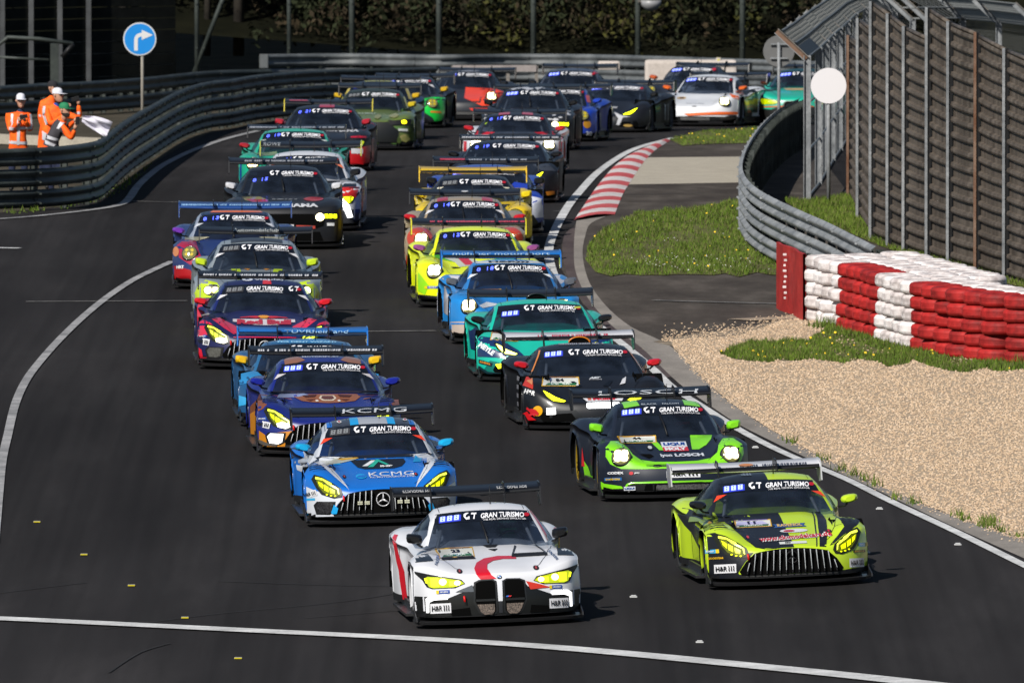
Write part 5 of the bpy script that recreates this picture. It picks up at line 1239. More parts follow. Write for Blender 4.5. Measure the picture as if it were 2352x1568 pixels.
def dens(pts, d=25, closed=True):
    out = []; n = len(pts)
    for i in range(n if closed else n-1):
        a, b = pts[i], pts[(i+1) % n]; k = max(1, int(max(abs(b[0]-a[0]), abs(b[1]-a[1]))/d))
        out += [(a[0]+(b[0]-a[0])*t/k, a[1]+(b[1]-a[1])*t/k) for t in range(k)]
    if not closed: out.append(pts[-1])
    return out
def xy(pts, d=25, closed=True): return [(lambda p: (p.x, p.y))(gp(*q)) for q in dens(pts, d, closed)]
def spl(pts, n=6):
    """smooth curve through pixel or plan points"""
    out = []; P_ = [Vector(p) for p in pts]
    for i in range(len(P_)-1):
        p0 = P_[max(i-1, 0)]; p1 = P_[i]; p2 = P_[i+1]; p3 = P_[min(i+2, len(P_)-1)]
        for k in range(n):
            t = k/n; out.append(.5*((2*p1)+(p2-p0)*t+(2*p0-5*p1+4*p2-p3)*t*t+(3*p1-p0-3*p2+p3)*t**3))
    out.append(P_[-1]); return [tuple(p) for p in out]
def clean(q):
    out = [q[0]]
    for p in q[1:]:
        if abs(p[0]-out[-1][0])+abs(p[1]-out[-1][1]) > .01: out.append(p)
    return out
def sheet(name, plan, m, lift, cell=2.5, kind='structure', jag=0, top=None):
    """flat piece of ground from a plan outline, laid 'lift' above the terrain"""
    plan = clean(plan); P_, Fc = poly2d(plan, cell); mb = MB(); V = [mb.v((x, y, H(x, y)+lift)) for x, y in P_]
    for f in Fc: mb.face([V[i] for i in f], m, True)
    bmesh.ops.recalc_face_normals(mb.bm, faces=mb.bm.faces)
    for f in mb.bm.faces:
        if f.normal.z < 0: f.normal_flip()
    o = mb.build(name); tag(o, kind=kind); return o
def stripe(mb, px, w, m, lift, n=5, ends=True):
    """painted line of width w metres (a number or one per point) along pixel points"""
    sp = spl(px, n) if len(px) > 2 else dens(px, 40, False); Q = [gp(p[0], p[1]) for p in sp]; rows = []
    for i, p in enumerate(Q):
        a, b = Q[max(i-1, 0)], Q[min(i+1, len(Q)-1)]; d = (b-a); d.z = 0; d.normalize(); nn = Vector((-d.y, d.x, 0))
        ww = w if not isinstance(w, (list, tuple)) else w[0]+(w[1]-w[0])*i/(len(Q)-1)
        rows.append([Vector((q.x, q.y, H(q.x, q.y)+lift)) for q in (p+nn*ww/2, p-nn*ww/2)])
    mb.grid(rows, m)
# --- ground and track
g = MB(); xs = [-900, -300, -100, -40, -16]+[-16+2*k for k in range(1, 17)]+[40, 100, 300, 900]; ys = [10, 60, 120, 160]+[180+2*k for k in range(0, 162)]+[520, 560, 700, 1000, 1600, 3000]
g.grid([[Vector((x, y, H(x, y)-.02)) for x in xs] for y in ys], DIRT)
for f in g.bm.faces:
    f.normal_update()
    if f.normal.z < 0: f.normal_flip()
tag(g.build('ground'), kind='structure')
track = [(-3000, 1800), (-3000, 505), (-200, 500), (0, 488), (150, 474), (230, 455), (300, 408), (350, 375), (420, 336), (480, 306), (560, 290), (640, 276), (750, 265), (1000, 256), (1500, 252), (2200, 250), (2300, 330), (2360, 640), (2600, 800), (3600, 1300), (4200, 1800)]
sheet('race_track', xy(track, 60), ASPHALT, 0)
tag(bpy.data.objects['race_track'], kind='structure')
EDGE_B = [(1548, 318), (1525, 324), (1480, 336), (1440, 352), (1400, 377), (1365, 405), (1335, 438), (1310, 468), (1290, 500), (1275, 530), (1262, 565), (1262, 600), (1280, 650), (1320, 705), (1375, 750), (1440, 800), (1500, 850), (1545, 892), (1620, 940), (1700, 990), (1780, 1032), (1850, 1063), (1950, 1105), (2050, 1155), (2200, 1225), (2352, 1300), (2500, 1372), (2800, 1520)]
OUT_B = [(1392, 498), (1356, 515), (1345, 540), (1338, 580), (1345, 625), (1362, 665), (1400, 712), (1450, 752), (1500, 775), (1545, 800), (1590, 845), (1640, 895), (1690, 935), (1760, 982), (1830, 1020), (1900, 1056), (1980, 1098), (2080, 1142), (2200, 1190), (2352, 1240), (2500, 1290), (2800, 1400)]
INN_B = [(1324, 508), (1322, 520), (1320, 535), (1318, 580), (1322, 625), (1342, 672), (1375, 718), (1420, 762), (1470, 797), (1510, 835), (1560, 882), (1620, 925), (1690, 972), (1760, 1008), (1830, 1042), (1900, 1074), (1980, 1110), (2080, 1158), (2200, 1215), (2352, 1283), (2500, 1350), (2800, 1490)]
run = [(1548, 318), (1500, 345), (1470, 385), (1440, 430), (1418, 480), (1325, 512), (1290, 560), (1290, 620), (1340, 700), (1440, 780), (1550, 850), (1560, 790), (1850, 730), (2000, 780), (2360, 840), (2360, 660), (2010, 560), (1960, 460), (1840, 300), (1745, 292), (1600, 304)]
sheet('run_off', xy(run, 30), RUNOFF, .006)
sheet('concrete_pad', xy([(1482, 363), (1712, 361), (1712, 420), (1440, 425), (1450, 405)], 30), CONC2, .010)
mb = MB(); stripe(mb, [(1412, 449), (1560, 446), (1720, 444)], .10, gmat('tar_joint', (.03, .028, .026), (.05, .046, .042), 5), .012)
tag(mb.build('tar_joint'), kind='structure')
ci = xy(spl(INN_B, 3), 40, False); co = xy(spl(OUT_B, 3), 40, False)
sheet('concrete_kerb_strip', ci+co[::-1], CONC, .010, 2.5)
dk = xy(spl([(1335, 515), (1300, 535), (1292, 570), (1300, 625), (1325, 672), (1362, 725), (1410, 770), (1450, 802), (1490, 838), (1530, 868)], 3), 40, False)
sheet('dark_verge', dk+ci[:int(len(ci)*.45)][::-1], gmat('stained_asphalt', (.045, .032, .034), (.085, .065, .062), 1.5, vec=(1, .3, 1)), .008)
DUST = gmat('sandy_dust', (.11, .09, .07), (.30, .25, .19), 2.5, .95, .3, spec=.05, c3=(.20, .165, .125))
sheet('dust_patch', xy([(1500, 786), (1540, 778), (1620, 764), (1700, 757), (1770, 742), (1820, 722), (1850, 722), (1900, 740), (1860, 765), (1760, 780), (1640, 790), (1560, 800)], 30), DUST, .012, 1.5)
# --- grass and gravel
def in_poly(x, y, P_):
    c = False; n = len(P_)
    for i in range(n):
        x1, y1 = P_[i]; x2, y2 = P_[i-1]
        if (y1 > y) != (y2 > y) and x < (x2-x1)*(y-y1)/(y2-y1)+x1: c = not c
    return c
G1 = xy([(1345, 600), (1350, 570), (1375, 535), (1415, 508), (1425, 492), (1500, 488), (1600, 478), (1705, 462), (1716, 500), (1740, 530), (1790, 562), (1800, 600), (1800, 634), (1600, 633), (1400, 634), (1362, 625)], 30)
G2 = xy([(1540, 322), (1565, 312), (1610, 304), (1680, 298), (1750, 294), (1735, 330), (1640, 332), (1565, 336)], 30)
G3 = xy([(1800, 462), (1850, 468), (1960, 452), (1985, 470), (2010, 520), (2040, 556), (2090, 582), (2210, 616), (2360, 650), (2360, 665), (2140, 610), (2020, 566), (1900, 515), (1830, 484)], 30)
G4 = xy([(1655, 812), (1690, 800), (1760, 790), (1850, 778), (1890, 745), (1960, 765), (2100, 806), (2220, 826), (2360, 838), (2500, 850), (2500, 870), (2352, 856), (2200, 850), (2040, 838), (1900, 828), (1760, 832), (1690, 826)], 30)
G5 = xy([(-300, 500), (-300, 470), (0, 476), (200, 458), (260, 430), (300, 410), (350, 378), (330, 400), (290, 440), (240, 462), (150, 482), (0, 497)], 30)
GR = xy([(1540, 785), (1600, 778), (1700, 772), (1790, 740), (1846, 732), (1900, 735), (2000, 780), (2360, 832), (3000, 900), (3000, 1470)], 30, False)
gout = xy([(1548, 800), (1590, 845), (1640, 895), (1690, 935), (1760, 982), (1830, 1020), (1900, 1056), (1980, 1098), (2080, 1142), (2200, 1190), (2352, 1240), (2500, 1290), (2800, 1400)], 40, False)
sheet('gravel_bed', GR+gout[::-1], GRAVB, .014)
GRP = GR+gout[::-1]
rj = random.Random(15)
G1, G2, G4 = ([(x+rj.gauss(0, .05), y+rj.gauss(0, .45)) for x, y in G_] for G_ in (G1, G2, G4))
for nm, G_ in (('turf', G1), ('turf', G2), ('turf', G3), ('turf', G4)): sheet(nm, G_, GRASSB, .018, 1.5)
grc = [gmat('grass_blade', (.062, .110, .010), (.13, .190, .022), .8, fine=9), gmat('grass_blade_dry', (.10, .11, .03), (.17, .17, .06), .8, fine=9), gmat('grass_blade_deep', (.040, .070, .008), (.08, .125, .016), .8, fine=9)]
def scatter(P_, n, fn, seed=1):
    rnd = random.Random(seed); x0 = min(p[0] for p in P_); x1 = max(p[0] for p in P_); y0 = min(p[1] for p in P_); y1 = max(p[1] for p in P_)
    k = 0; tries = 0
    while k < n and tries < n*20:
        x, y = rnd.uniform(x0, x1), rnd.uniform(y0, y1); tries += 1
        if in_poly(x, y, P_): fn(x, y, rnd); k += 1
gb = MB()
def blade(x, y, rnd, hh=.07, w=.012):
    pn = math.sin(x*3.1+1.7*math.sin(y*.33))+math.sin(y*.41+2.2*math.sin(x*1.3))+.6*math.sin(x*7.7+y*.9)
    if pn > 1.45 and rnd.random() < .7: return
    hh *= 1-.35*max(0, min(1, pn))
    z = H(x, y)+.015; h = hh*rnd.uniform(.4, 1.5); a = rnd.uniform(0, math.pi); lx, ly = rnd.uniform(-.5, .5)*h, rnd.uniform(-.5, .5)*h; m = grc[0 if rnd.random() < .55 else (1 if rnd.random() < .42 else 2)]
    dx, dy = w*math.cos(a)*.9, w*math.sin(a)*.9
    gb.face([gb.v((x-dx, y-dy, z)), gb.v((x+dx, y+dy, z)), gb.v((x+lx, y+ly, z+h))], m)
scatter(G1, 17000, blade, 1); scatter(G2, 3000, lambda x, y, r: blade(x, y, r, .05), 2); scatter(G3, 9000, lambda x, y, r: blade(x, y, r, .09), 3)
scatter(G4, 15000, lambda x, y, r: blade(x, y, r, .075), 4); scatter(G5, 900, lambda x, y, r: blade(x, y, r, .10), 5)
rnd = random.Random(9)
for k in range(140):                 # taller tufts along the foot of the tyre wall
    t = rnd.random(); p = gp(1870+t*480, 752+t*92-20*math.sin(t*3)); 
    for j in range(14): blade(p.x+rnd.gauss(0, .08), p.y+rnd.gauss(0, .25), rnd, .16, .010)
for (px_, py_) in ((1930, 1085), (1985, 1108), (2060, 1150), (2100, 1162), (2200, 1192), (2215, 1200), (2260, 1212), (2300, 1226), (2340, 1238), (1890, 1062), (1815, 1022), (1960, 1096), (2012, 1120), (2265, 1205), (2280, 1218), (2270, 1210), (2275, 1206)):
    p = gp(px_, py_-4)
    for j in range(26): blade(p.x+rnd.gauss(0, .05), p.y+rnd.gauss(0, .3), rnd, .10, .012)
tag(gb.build('grass'), 'short green grass with taller tufts along the run-off and tyre wall', 'grass', kind='stuff')
fl = MB(); yel = mat('dandelion', (.75, .50, .01), rough=.7); wht = mat('daisy', (.55, .55, .50), rough=.7)
def flower(x, y, r, m=None, s_=.022):
    z = H(x, y)+.06; s_ *= r.uniform(.6, 1.3); m = m or (yel if r.random() < .4 else wht)
    fl.face([fl.v((x+s_*math.cos(t), y+s_*.6*math.sin(t), z+s_*.8*math.sin(t))) for t in (2*math.pi*k/6 for k in range(6))], m)
scatter(G1, 26, lambda x, y, r: flower(x, y, r, yel, .015), 6); scatter(G4, 34, lambda x, y, r: flower(x, y, r, yel, .017), 7)
scatter(xy([(1450, 596), (1700, 590), (1740, 615), (1600, 632), (1450, 618)], 30), 70, lambda x, y, r: flower(x, y, r, wht, .008), 8); scatter(G1, 25, lambda x, y, r: flower(x, y, r, wht, .007), 9); scatter(G2, 14, lambda x, y, r: flower(x, y, r, yel, .015), 19)
tag(fl.build('wild_flowers'), 'yellow dandelions and white daisies dotted through the grass', 'flowers', kind='stuff')
pb = MB(); pc = [mat('pebble_'+str(i), c, rough=.9) for i, c in enumerate(((.50, .36, .235), (.56, .43, .31), (.42, .30, .20), (.53, .395, .27), (.37, .27, .18), (.47, .345, .23)))]
def pebble(x, y, r, s=.0175):
    if x > 9.5 or in_poly(x, y, G4) and r.random() < .9: return
    z = H(x, y)+.016; a = s*r.uniform(.5, 1.35); b = a*r.uniform(.6, 1.1); c = a*r.uniform(.5, 1.0); t = r.uniform(0, 3.14); m = pc[r.randrange(6)]
    e = [(a, 0), (a*.2, b), (-a*.9, b*.4), (-a*.5, -b*.9), (a*.6, -b*.8)]; tilt = r.uniform(-.5, .5)*a
    ring = [pb.v((x+u*math.cos(t)-v*math.sin(t), y+u*math.sin(t)+v*math.cos(t), z)) for u, v in e]; rt = [pb.v((x+tilt+.6*(u*math.cos(t)-v*math.sin(t)), y+.6*(u*math.sin(t)+v*math.cos(t)), z+c*r.uniform(.75, 1.1))) for u, v in e]
    for k in range(5): pb.face([ring[k], ring[(k+1) % 5], rt[(k+1) % 5], rt[k]], m, False)
    pb.face(rt, m, False)
scatter(GRP, 60000, pebble, 11)
rnd = random.Random(12)
for k in range(1500):                # stones thrown out of the trap onto the strip and the run-off
    t = rnd.random()
    if k % 2: p = gp(1548+t*800, lin([(1548, 800), (1640, 895), (1830, 1020), (2080, 1142), (2352, 1240)], 1548+t*800)+abs(rnd.gauss(0, 7)))
    else: p = gp(1520+t*330, lin([(1520, 788), (1700, 770), (1850, 732)], 1520+t*330)-abs(rnd.gauss(0, 14)))
    pebble(p.x, p.y, rnd, .014)
tag(pb.build('gravel'), 'pale tan gravel filling the trap beside the track', 'gravel', kind='stuff')
# --- kerb with red and white bands
kin = [gp(*p) for p in spl([(1318, 507), (1338, 478), (1360, 445), (1385, 412), (1412, 382), (1445, 357), (1480, 341), (1520, 326)], 8)]
kout = [gp(*p) for p in spl([(1412, 494), (1422, 468), (1434, 441), (1452, 413), (1470, 385), (1488, 363), (1508, 344), (1540, 324)], 8)]
kb = MB(); n = len(kin); bands = 23
def along(L_, t):
    f = t*(len(L_)-1); i = min(int(f), len(L_)-2); return L_[i].lerp(L_[i+1], f-i)
for k in range(bands):
    for q in range(2):
        a0, a1 = (k+q*.5)/bands, (k+q*.5+.5)/bands
        rows = [[(lambda p, u: Vector((p.x, p.y, H(p.x, p.y)+.012+.045*math.sin(math.pi*min(1, u*1.05))**.7)))(along(kin, t).lerp(along(kout, t), u), u) for u in (0, .15, .35, .55, .75, .9, 1)] for t in (a0, a1)]
        kb.grid(rows, REDP if k % 2 == 0 else WKERB)
tag(kb.build('kerb'), kind='structure')
# --- painted lines
ln = MB()
stripe(ln, EDGE_B, [.17, .13], WHITEP, .018, 4); stripe(ln, [(-200, 1414), (0, 1422), (500, 1446), (1200, 1483), (1800, 1538), (2150, 1575), (2500, 1615)], .13*3.2, WHITEP, .018, 8)
LINEG = gmat('worn_road_paint', (.16, .16, .165), (.36, .355, .36), 1.2, .8, .1, fine=25)
stripe(ln, [(-40, 507), (60, 500), (150, 491), (230, 481), (275, 472), (296, 458), (320, 425), (365, 387), (410, 362), (450, 344), (520, 320), (600, 300)], [.16, .16], LINEG, .018, 6)
stripe(ln, [(396, 602), (345, 625), (300, 648), (245, 685), (190, 730), (140, 778), (95, 828), (60, 875), (35, 930), (18, 1000), (5, 1060), (-3, 1140), (-12, 1250)], [.14, .115], LINEG, .018, 6)
thin = gmat('faint_paint', (.06, .058, .058), (.22, .21, .20), 3, .8, .1)
stripe(ln, [(-20, 571), (45, 572)], .28, WHITEP, .018); stripe(ln, [(60, 694), (250, 693), (430, 692)], .16, thin, .014); stripe(ln, [(780, 763), (900, 762), (1000, 761)], .16, thin, .014)
stripe(ln, [(300, 463), (360, 465), (412, 466)], .16, thin, .014); stripe(ln, [(1275, 486), (1300, 487)], .16, thin, .014); stripe(ln, [(1500, 692), (1600, 695), (1790, 700)], .2, thin, .022); stripe(ln, [(1700, 737), (1800, 733), (1845, 731)], .6, gmat('dust', (.25, .20, .15), (.33, .27, .2), 4), .022)
tag(ln.build('painted_lines'), kind='structure')
sk = MB(); sm = gmat('tyre_mark', (.009, .009, .009), (.021, .020, .021), 2, vec=(1, .3, 1))
for a in ([(240, 1445), (480, 1412), (800, 1380), (1100, 1330)], [(0, 1362), (140, 1345), (200, 1338)], [(250, 1545), (320, 1500), (390, 1478)], [(500, 1335), (800, 1345), (1300, 1352)], [(700, 1420), (1000, 1395)]): stripe(sk, a, .035, sm, .010)

tag(sk.build('tyre_marks'), kind='structure')
# --- road studs
for px_, py_ in ((85, 1200), (193, 1275), (302, 1346), (425, 1420), (547, 1513)):
    p = gp(px_, py_); mb = MB(); mb.box((0, 0, .010), (.09, .11, .018), mat('stud_base', (.3, .3, .28)), bev=.006); o = mb.build('road_stud'); o.location = p+Vector((0, 0, .004))
    mb = MB(); mb.box((0, -.05, .012), (.085, .02, .014), lamp('b8a818', .12)); mb.build('reflector', o)  # no lamp: the light it throws back is a faint emission
    tag(o, 'yellow road stud on the bare asphalt, %s' % {85: 'farthest left and farthest back of the row', 193: 'second from the far end of the row', 302: 'in the middle of the row', 425: 'just behind the painted crossing line', 547: 'in front of the painted crossing line'}[px_], 'road stud', 'yellow road studs')
for i, (px_, py_) in enumerate(((1455, 1372), (2020, 1170), (2200, 1252), (1607, 1476), (1735, 1029), (1990, 1270))):
    p = gp(px_, py_); mb = MB(); mb.box((0, 0, .008), (.09, .10, .014), mat('stud_white', (.5, .5, .5), rough=.5), bev=.005); mb.box((0, -.02, .024), (.06, .05, .012), mat('stud_white', (.5, .5, .5))); o = mb.build('road_stud'); o.location = p+Vector((0, 0, .004))
    tag(o, ('white road stud just right of the leading white car', 'white road stud beside the edge line right of the black and green cars', 'white road stud right of the lime and black car, near the edge line', 'white road stud nearest the camera, in front of the lime and black car', 'white road stud beside the right headlight of the black and green car', 'worn white road stud between the lime car and the edge line')[i], 'road stud', 'white road studs')

# ---------------------------------------------------------------- guard rails
def along_pts(P_, step):
    d = [0]
    for a, b in zip(P_, P_[1:]): d.append(d[-1]+(b-a).length)
    n = max(2, int(d[-1]/step)); out = []; j = 0
    for k in range(n+1):
        s = d[-1]*k/n
        while j < len(d)-2 and d[j+1] < s: j += 1
        t = (s-d[j])/max(1e-6, d[j+1]-d[j]); out.append(P_[j].lerp(P_[j+1], t))
    return out
def rail(px, label, h=1.1, beams=4, side=1, m=STEEL, postm=STEEL, group=None, smooth_n=5, post=2.0, cap=False, end=None, gap=None):
    P_ = [gp(p[0], p[1], h) for p in spl(px, smooth_n)]; P_ = [Vector((p.x, p.y, 0)) for p in P_]; P_ = along_pts(P_, .8)
    root = empty('guardrail', (P_[0].x, P_[0].y, H(P_[0].x, P_[0].y)), (0, 0, 0), label, 'guardrail', group); o0 = root.location.copy()
    sp = gap or h/beams; bh = sp*.86
    N = []
    for i, p in enumerate(P_):
        a, b = P_[max(i-1, 0)], P_[min(i+1, len(P_)-1)]; d = (b-a).normalized(); N.append(Vector((d.y, -d.x, 0))*side)
    prof = [(0, 0), (.03, .03), (.085, .10), (.085, .16), (.02, .24), (.0, .34), (.0, .66), (.02, .76), (.085, .84), (.085, .90), (.03, .97), (0, 1.0)]
    prof = [(0, 0.0), (.02, .04), (.07, .16), (.07, .30), (.015, .42), (.015, .58), (.07, .70), (.07, .84), (.02, .96), (0, 1.0)]
    for k in range(beams):
        mb = MB(); z0 = h-(k+1)*sp+(sp-bh)
        rows = [[Vector((p.x, p.y, H(p.x, p.y)+z0+bh*v))+n_*u-o0 for u, v in prof] for p, n_ in zip(P_, N)]
        mb.grid(rows, m)
        for i in range(3, len(P_)-1, 5):      # lap joints with their bolts
            p, n_ = P_[i], N[i]; d = Vector((-n_.y, n_.x, 0)); z = H(p.x, p.y)+z0
            for v in (.25, .77): mb.box(Vector((p.x, p.y, z+bh*v))+n_*.078-o0, (.05, .05, .03), m)
            mb.box(Vector((p.x, p.y, z+bh*.5))+n_*.02-o0, (.02, .02, .05), m)
            mb.grid([[Vector((q.x, q.y, z+bh*v))+n_*(u+.008)-o0 for u, v in prof] for q in (p-d*.0, p-d*.10)], m)
        mb.build('beam', root)
    mb = None
    Q = along_pts(P_, post); idx = [min(range(len(P_)), key=lambda i: (P_[i]-q).length) for q in Q]
    for i in idx:
        p, n_ = P_[i], N[i]; mb = MB(); r_ = Matrix.Rotation(math.atan2(n_.y, n_.x), 3, 'Z')
        for dx, w in ((-.06, .10), (-.115, .012), (-.005, .012)): mb.box(Vector((p.x, p.y, H(p.x, p.y)+(h-.05)/2))+n_*dx-o0, (.012 if w == .10 else .012, .10, h-.05) if w != .10 else (.10, .010, h-.05), postm, r_)
        mb.build('post', root)
    if end:
        p = P_[0]; mb = MB(); mb.box(Vector((p.x, p.y, H(p.x, p.y)+h-.18))-o0, (.22, .1, .36), m, bev=.01); mb.build('end_plate', root)
    return root, P_, N
rail([(-120, 346), (0, 342), (60, 340), (120, 337), (180, 331), (225, 322), (250, 305), (275, 285), (310, 262), (350, 240), (400, 213), (440, 197), (482, 187), (530, 182), (575, 174), (640, 167), (720, 161), (800, 158), (900, 156), (1000, 153)],
     'long dark steel guardrail curving along the left edge of the track', 1.12, 3, 1, STEELD, STEELD)
rail([(-100, 200), (0, 197), (100, 191), (200, 187), (330, 178), (480, 163), (620, 159)], 'low dark guardrail behind the marshals and the blue arrow sign', .80, 2, 1, STEELD, STEELD)
rail([(606, 125), (800, 123), (1000, 126), (1200, 124), (1400, 126), (1600, 132), (1750, 137), (1900, 142), (2050, 150)], 'guardrail across the back of the bend in front of the bushes', 1.15, 3, 1, gmat('dull_steel', (.055, .062, .066), (.15, .16, .165), 1.0, .5, .1), STEELD, end=True)
rail([(2012, 566), (1960, 540), (1900, 510), (1840, 484), (1780, 456), (1738, 432), (1714, 408), (1705, 382), (1712, 350), (1728, 318), (1752, 285), (1785, 254), (1815, 236), (1842, 224)],
     'pale steel guardrail bulging round the right side of the run-off', 1.08, 3, -1, STEEL, STEELD, post=1.6)

# ---------------------------------------------------------------- fences on the right
def up(px, py, z, x, y):   # height above ground at plan point that shows at row py
    d = ray(px, py); t = y/d.y; return CAM_H+d.z*t-H(x, y)
FB = [(1957, 456), (1979, 502), (2009, 552), (2048, 566), (2085, 579), (2138, 597), (2187, 610), (2250, 627), (2316, 646), (2392, 668)]
FT = [(88, 106), (50, 73), (11, 39), (39, 68), (68, 93), (25, 57), (57, 82), (85, 119), (119, 150)]
root = None; base = [gp(*p) for p in FB]; o0 = base[0].copy()
root = empty('louvred_fence', o0, (0, 0, 0), 'tall brown sheet metal fence with stepped top and horizontal ribs, right of the track', 'fence')
for i in range(len(base)-1):
    a, b = base[i], base[i+1]; hl = up(FB[i][0], FT[i][0], 0, a.x, a.y); hr_ = up(FB[i+1][0], FT[i][1], 0, b.x, b.y); d = (b-a); d.z = 0; L_ = d.length; d.normalize(); nn = Vector((d.y, -d.x, 0))
    if nn.x > 0: nn = -nn
    mb = MB(); per = .275; nrow = 16; rows = []
    prof = []
    for k in range(nrow):
        z = k/nrow; q = 1/nrow; prof += [(0, z), (0, z+q*.55), (.045, z+q*.60), (.055, z+q*.72), (.045, z+q*.92), (0, z+q*.97)]
    prof.append((0, 1))
    for t in (0.0, .25, .5, .75, 1.0):
        p = a.lerp(b, t); hh = hl+(hr_-hl)*t; sag = .02*math.sin(math.pi*t)
        rows.append([Vector((p.x, p.y, H(p.x, p.y)+hh*v-sag))+nn*u-o0 for u, v in prof])
    mb.grid(rows, PANEL)
    for f in mb.bm.faces: f.smooth = False
    mb.tube([a+Vector((0, 0, hl+.01))+nn*.02-o0, b+Vector((0, 0, hr_+.01))+nn*.02-o0], .035, PANEL, 6)
    mb.build('panel', root)
for i, p in enumerate(base):
    h_ = max([up(FB[i][0], FT[j][0 if j == i else 1], 0, p.x, p.y) for j in (i-1, i) if 0 <= j < len(FT)]); mb = MB()
    mb.box(p+Vector((-.04, -.11, h_/2+.03))-o0, (.07, .06, h_+.06), BLACK); mb.box(p+Vector((-.085, -.12, h_/2+.03))-o0, (.045, .09, h_+.06), RUST if i in (0, 7) else STEEL); mb.build('post', root)
K = [(1854, 128), (1880, 108), (1897, 92), (1912, 77), (1929, 63), (1948, 46), (1965, 30), (1988, 18), (2016, 12), (2056, 22), (2096, 41), (2130, 41), (2212, 40), (2294, 46), (2390, 58)]
kb_ = [gp(p[0], p[1], 2.62) for p in K]; o0 = Vector((kb_[0].x, kb_[0].y, kb_[0].z-2.62)); root = empty('catch_fence', o0, (0, 0, 0), 'tall steel mesh catch fence with posts cranked over the track at the top', 'fence')
WIRE = mat('fence_wire', (.20, .21, .21), rough=.5, metal=.3)
for i, p in enumerate(kb_):
    b = Vector((p.x, p.y, p.z-2.62)); tip = p+Vector((-.50, -.05, .46)); mb = MB(); m_ = STEEL if i else RUST
    for dx in (-.06, .06): mb.box(b+Vector((dx, 0, 1.31))-o0, (.014, .12, 2.62), STEEL)
    mb.box(b+Vector((0, 0, 1.31))-o0, (.11, .014, 2.62), STEEL)
    d = (tip-p); a_ = math.atan2(d.z, d.x); Rm = Matrix.Rotation(-a_, 3, 'Y'); c = (p+tip)/2-o0
    mb.box(c, (d.length+.08, .12, .014), CONC, Rm); mb.box(c+Rm @ Vector((0, 0, .10)), (d.length+.08, .12, .014), STEEL, Rm); mb.box(c+Rm @ Vector((0, 0, .05)), (d.length+.06, .012, .10), m_, Rm)
    mb.build('post', root)
for i in range(len(kb_)-1):
    a, b = kb_[i], kb_[i+1]; mb = MB(); L_ = (b-a).length; 
    def S_(t, z):
        p = a.lerp(b, t)
        if z <= 2.62: return Vector((p.x+.02, p.y, p.z-2.62+z))-o0
        k = (z-2.62)/.68; return Vector((p.x+.02-.50*k, p.y-.05*k, p.z+.46*k))-o0
    nw = max(4, int(L_/.16)); zs = 3.3
    for k in range(-int(zs/.16), nw+1):
        for sg in (1, -1):
            pts = []
            for q in range(0, 10):
                z = zs*q/9; t = (k*.16+z)/L_ if sg > 0 else 1-(k*.16+z)/L_
                pts.append((t, z))
            for (t0, z0), (t1, z1) in zip(pts, pts[1:]):
                if 0 <= t0 <= 1 and 0 <= t1 <= 1:
                    u = S_(t0, z0); v = S_(t1, z1); w_ = Vector((.0, .0, .011)); mb.face([mb.v(u-w_), mb.v(v-w_), mb.v(v+w_), mb.v(u+w_)], WIRE, False)
    for z in (.05, .9, 1.75, 2.6, 2.95, 3.28): mb.tube([S_(0, z), S_(.5, z), S_(1, z)], .022, WIRE, 5, cap=False)
    if i == 0: mb.grid([[S_(0, z), S_(1, z)] for z in (2.62, 3.25)], BLACK)
    mb.build('wire_mesh', root)

# ---------------------------------------------------------------- signs
def disc(mb, c, r, m, y=0, seg=40, th=.006, ring=None):
    f = [mb.v((c[0]+r*math.cos(t), y, c[1]+r*math.sin(t))) for t in (2*math.pi*k/seg for k in range(seg))]; mb.face(f, m, False)
alu = mat('aluminium', (.42, .42, .42), rough=.5, metal=.4, noise=.2)
p = gp(327, 303); s_ = F_PX/p.y; root = empty('arrow_sign', p, (0, 0, R(4)), 'round blue sign with white right-turning arrow on a thin pole', 'sign')
mb = MB(); hz = at(320, 90, p.y).z-p.z; mb.tube([(0, 0, 0), (0, 0, hz-.3), (-.03, 0, hz+.25)], .035, mat('sign_pole', (.40, .37, .32), rough=.6, noise=.2), 8); mb.build('pole', root)
mb = MB(); rr = 38/s_; c_ = (-.06, hz); mb.lathe([(.0, rr), (.02, rr)], alu, 'Y', (c_[0], -.05, c_[1]), 40); disc(mb, c_, rr, mat('sign_white', (.62, .62, .62), rough=.4), -.052); disc(mb, c_, rr*.93, mat('sign_blue', (.01, .22, .62), rough=.4), -.056)
def sp_(q, y, m): mb.face([mb.v((c_[0]+a*rr, y, c_[1]+b*rr)) for a, b in q], m, False)
wt_ = mat('sign_white', (.62, .62, .62)); arc = [(-.22+.30-.42*math.cos(t)*1.0, -.05+.42*math.sin(t)) for t in (math.pi/2*k/8 for k in range(9))]; inn = [(.08-.20*math.cos(t), -.05+.20*math.sin(t)) for t in (math.pi/2*k/8 for k in range(9))]
sp_([(-.34, -.70), (-.34, -.05)]+[(q[0], q[1]) for q in arc]+[(.12, .37), (.12, .15)]+inn[::-1]+[(-.12, -.70)], -.060, wt_); sp_([(.12, .56), (.80, .24), (.12, -.05)], -.062, wt_); mb.build('sign_plate', root)
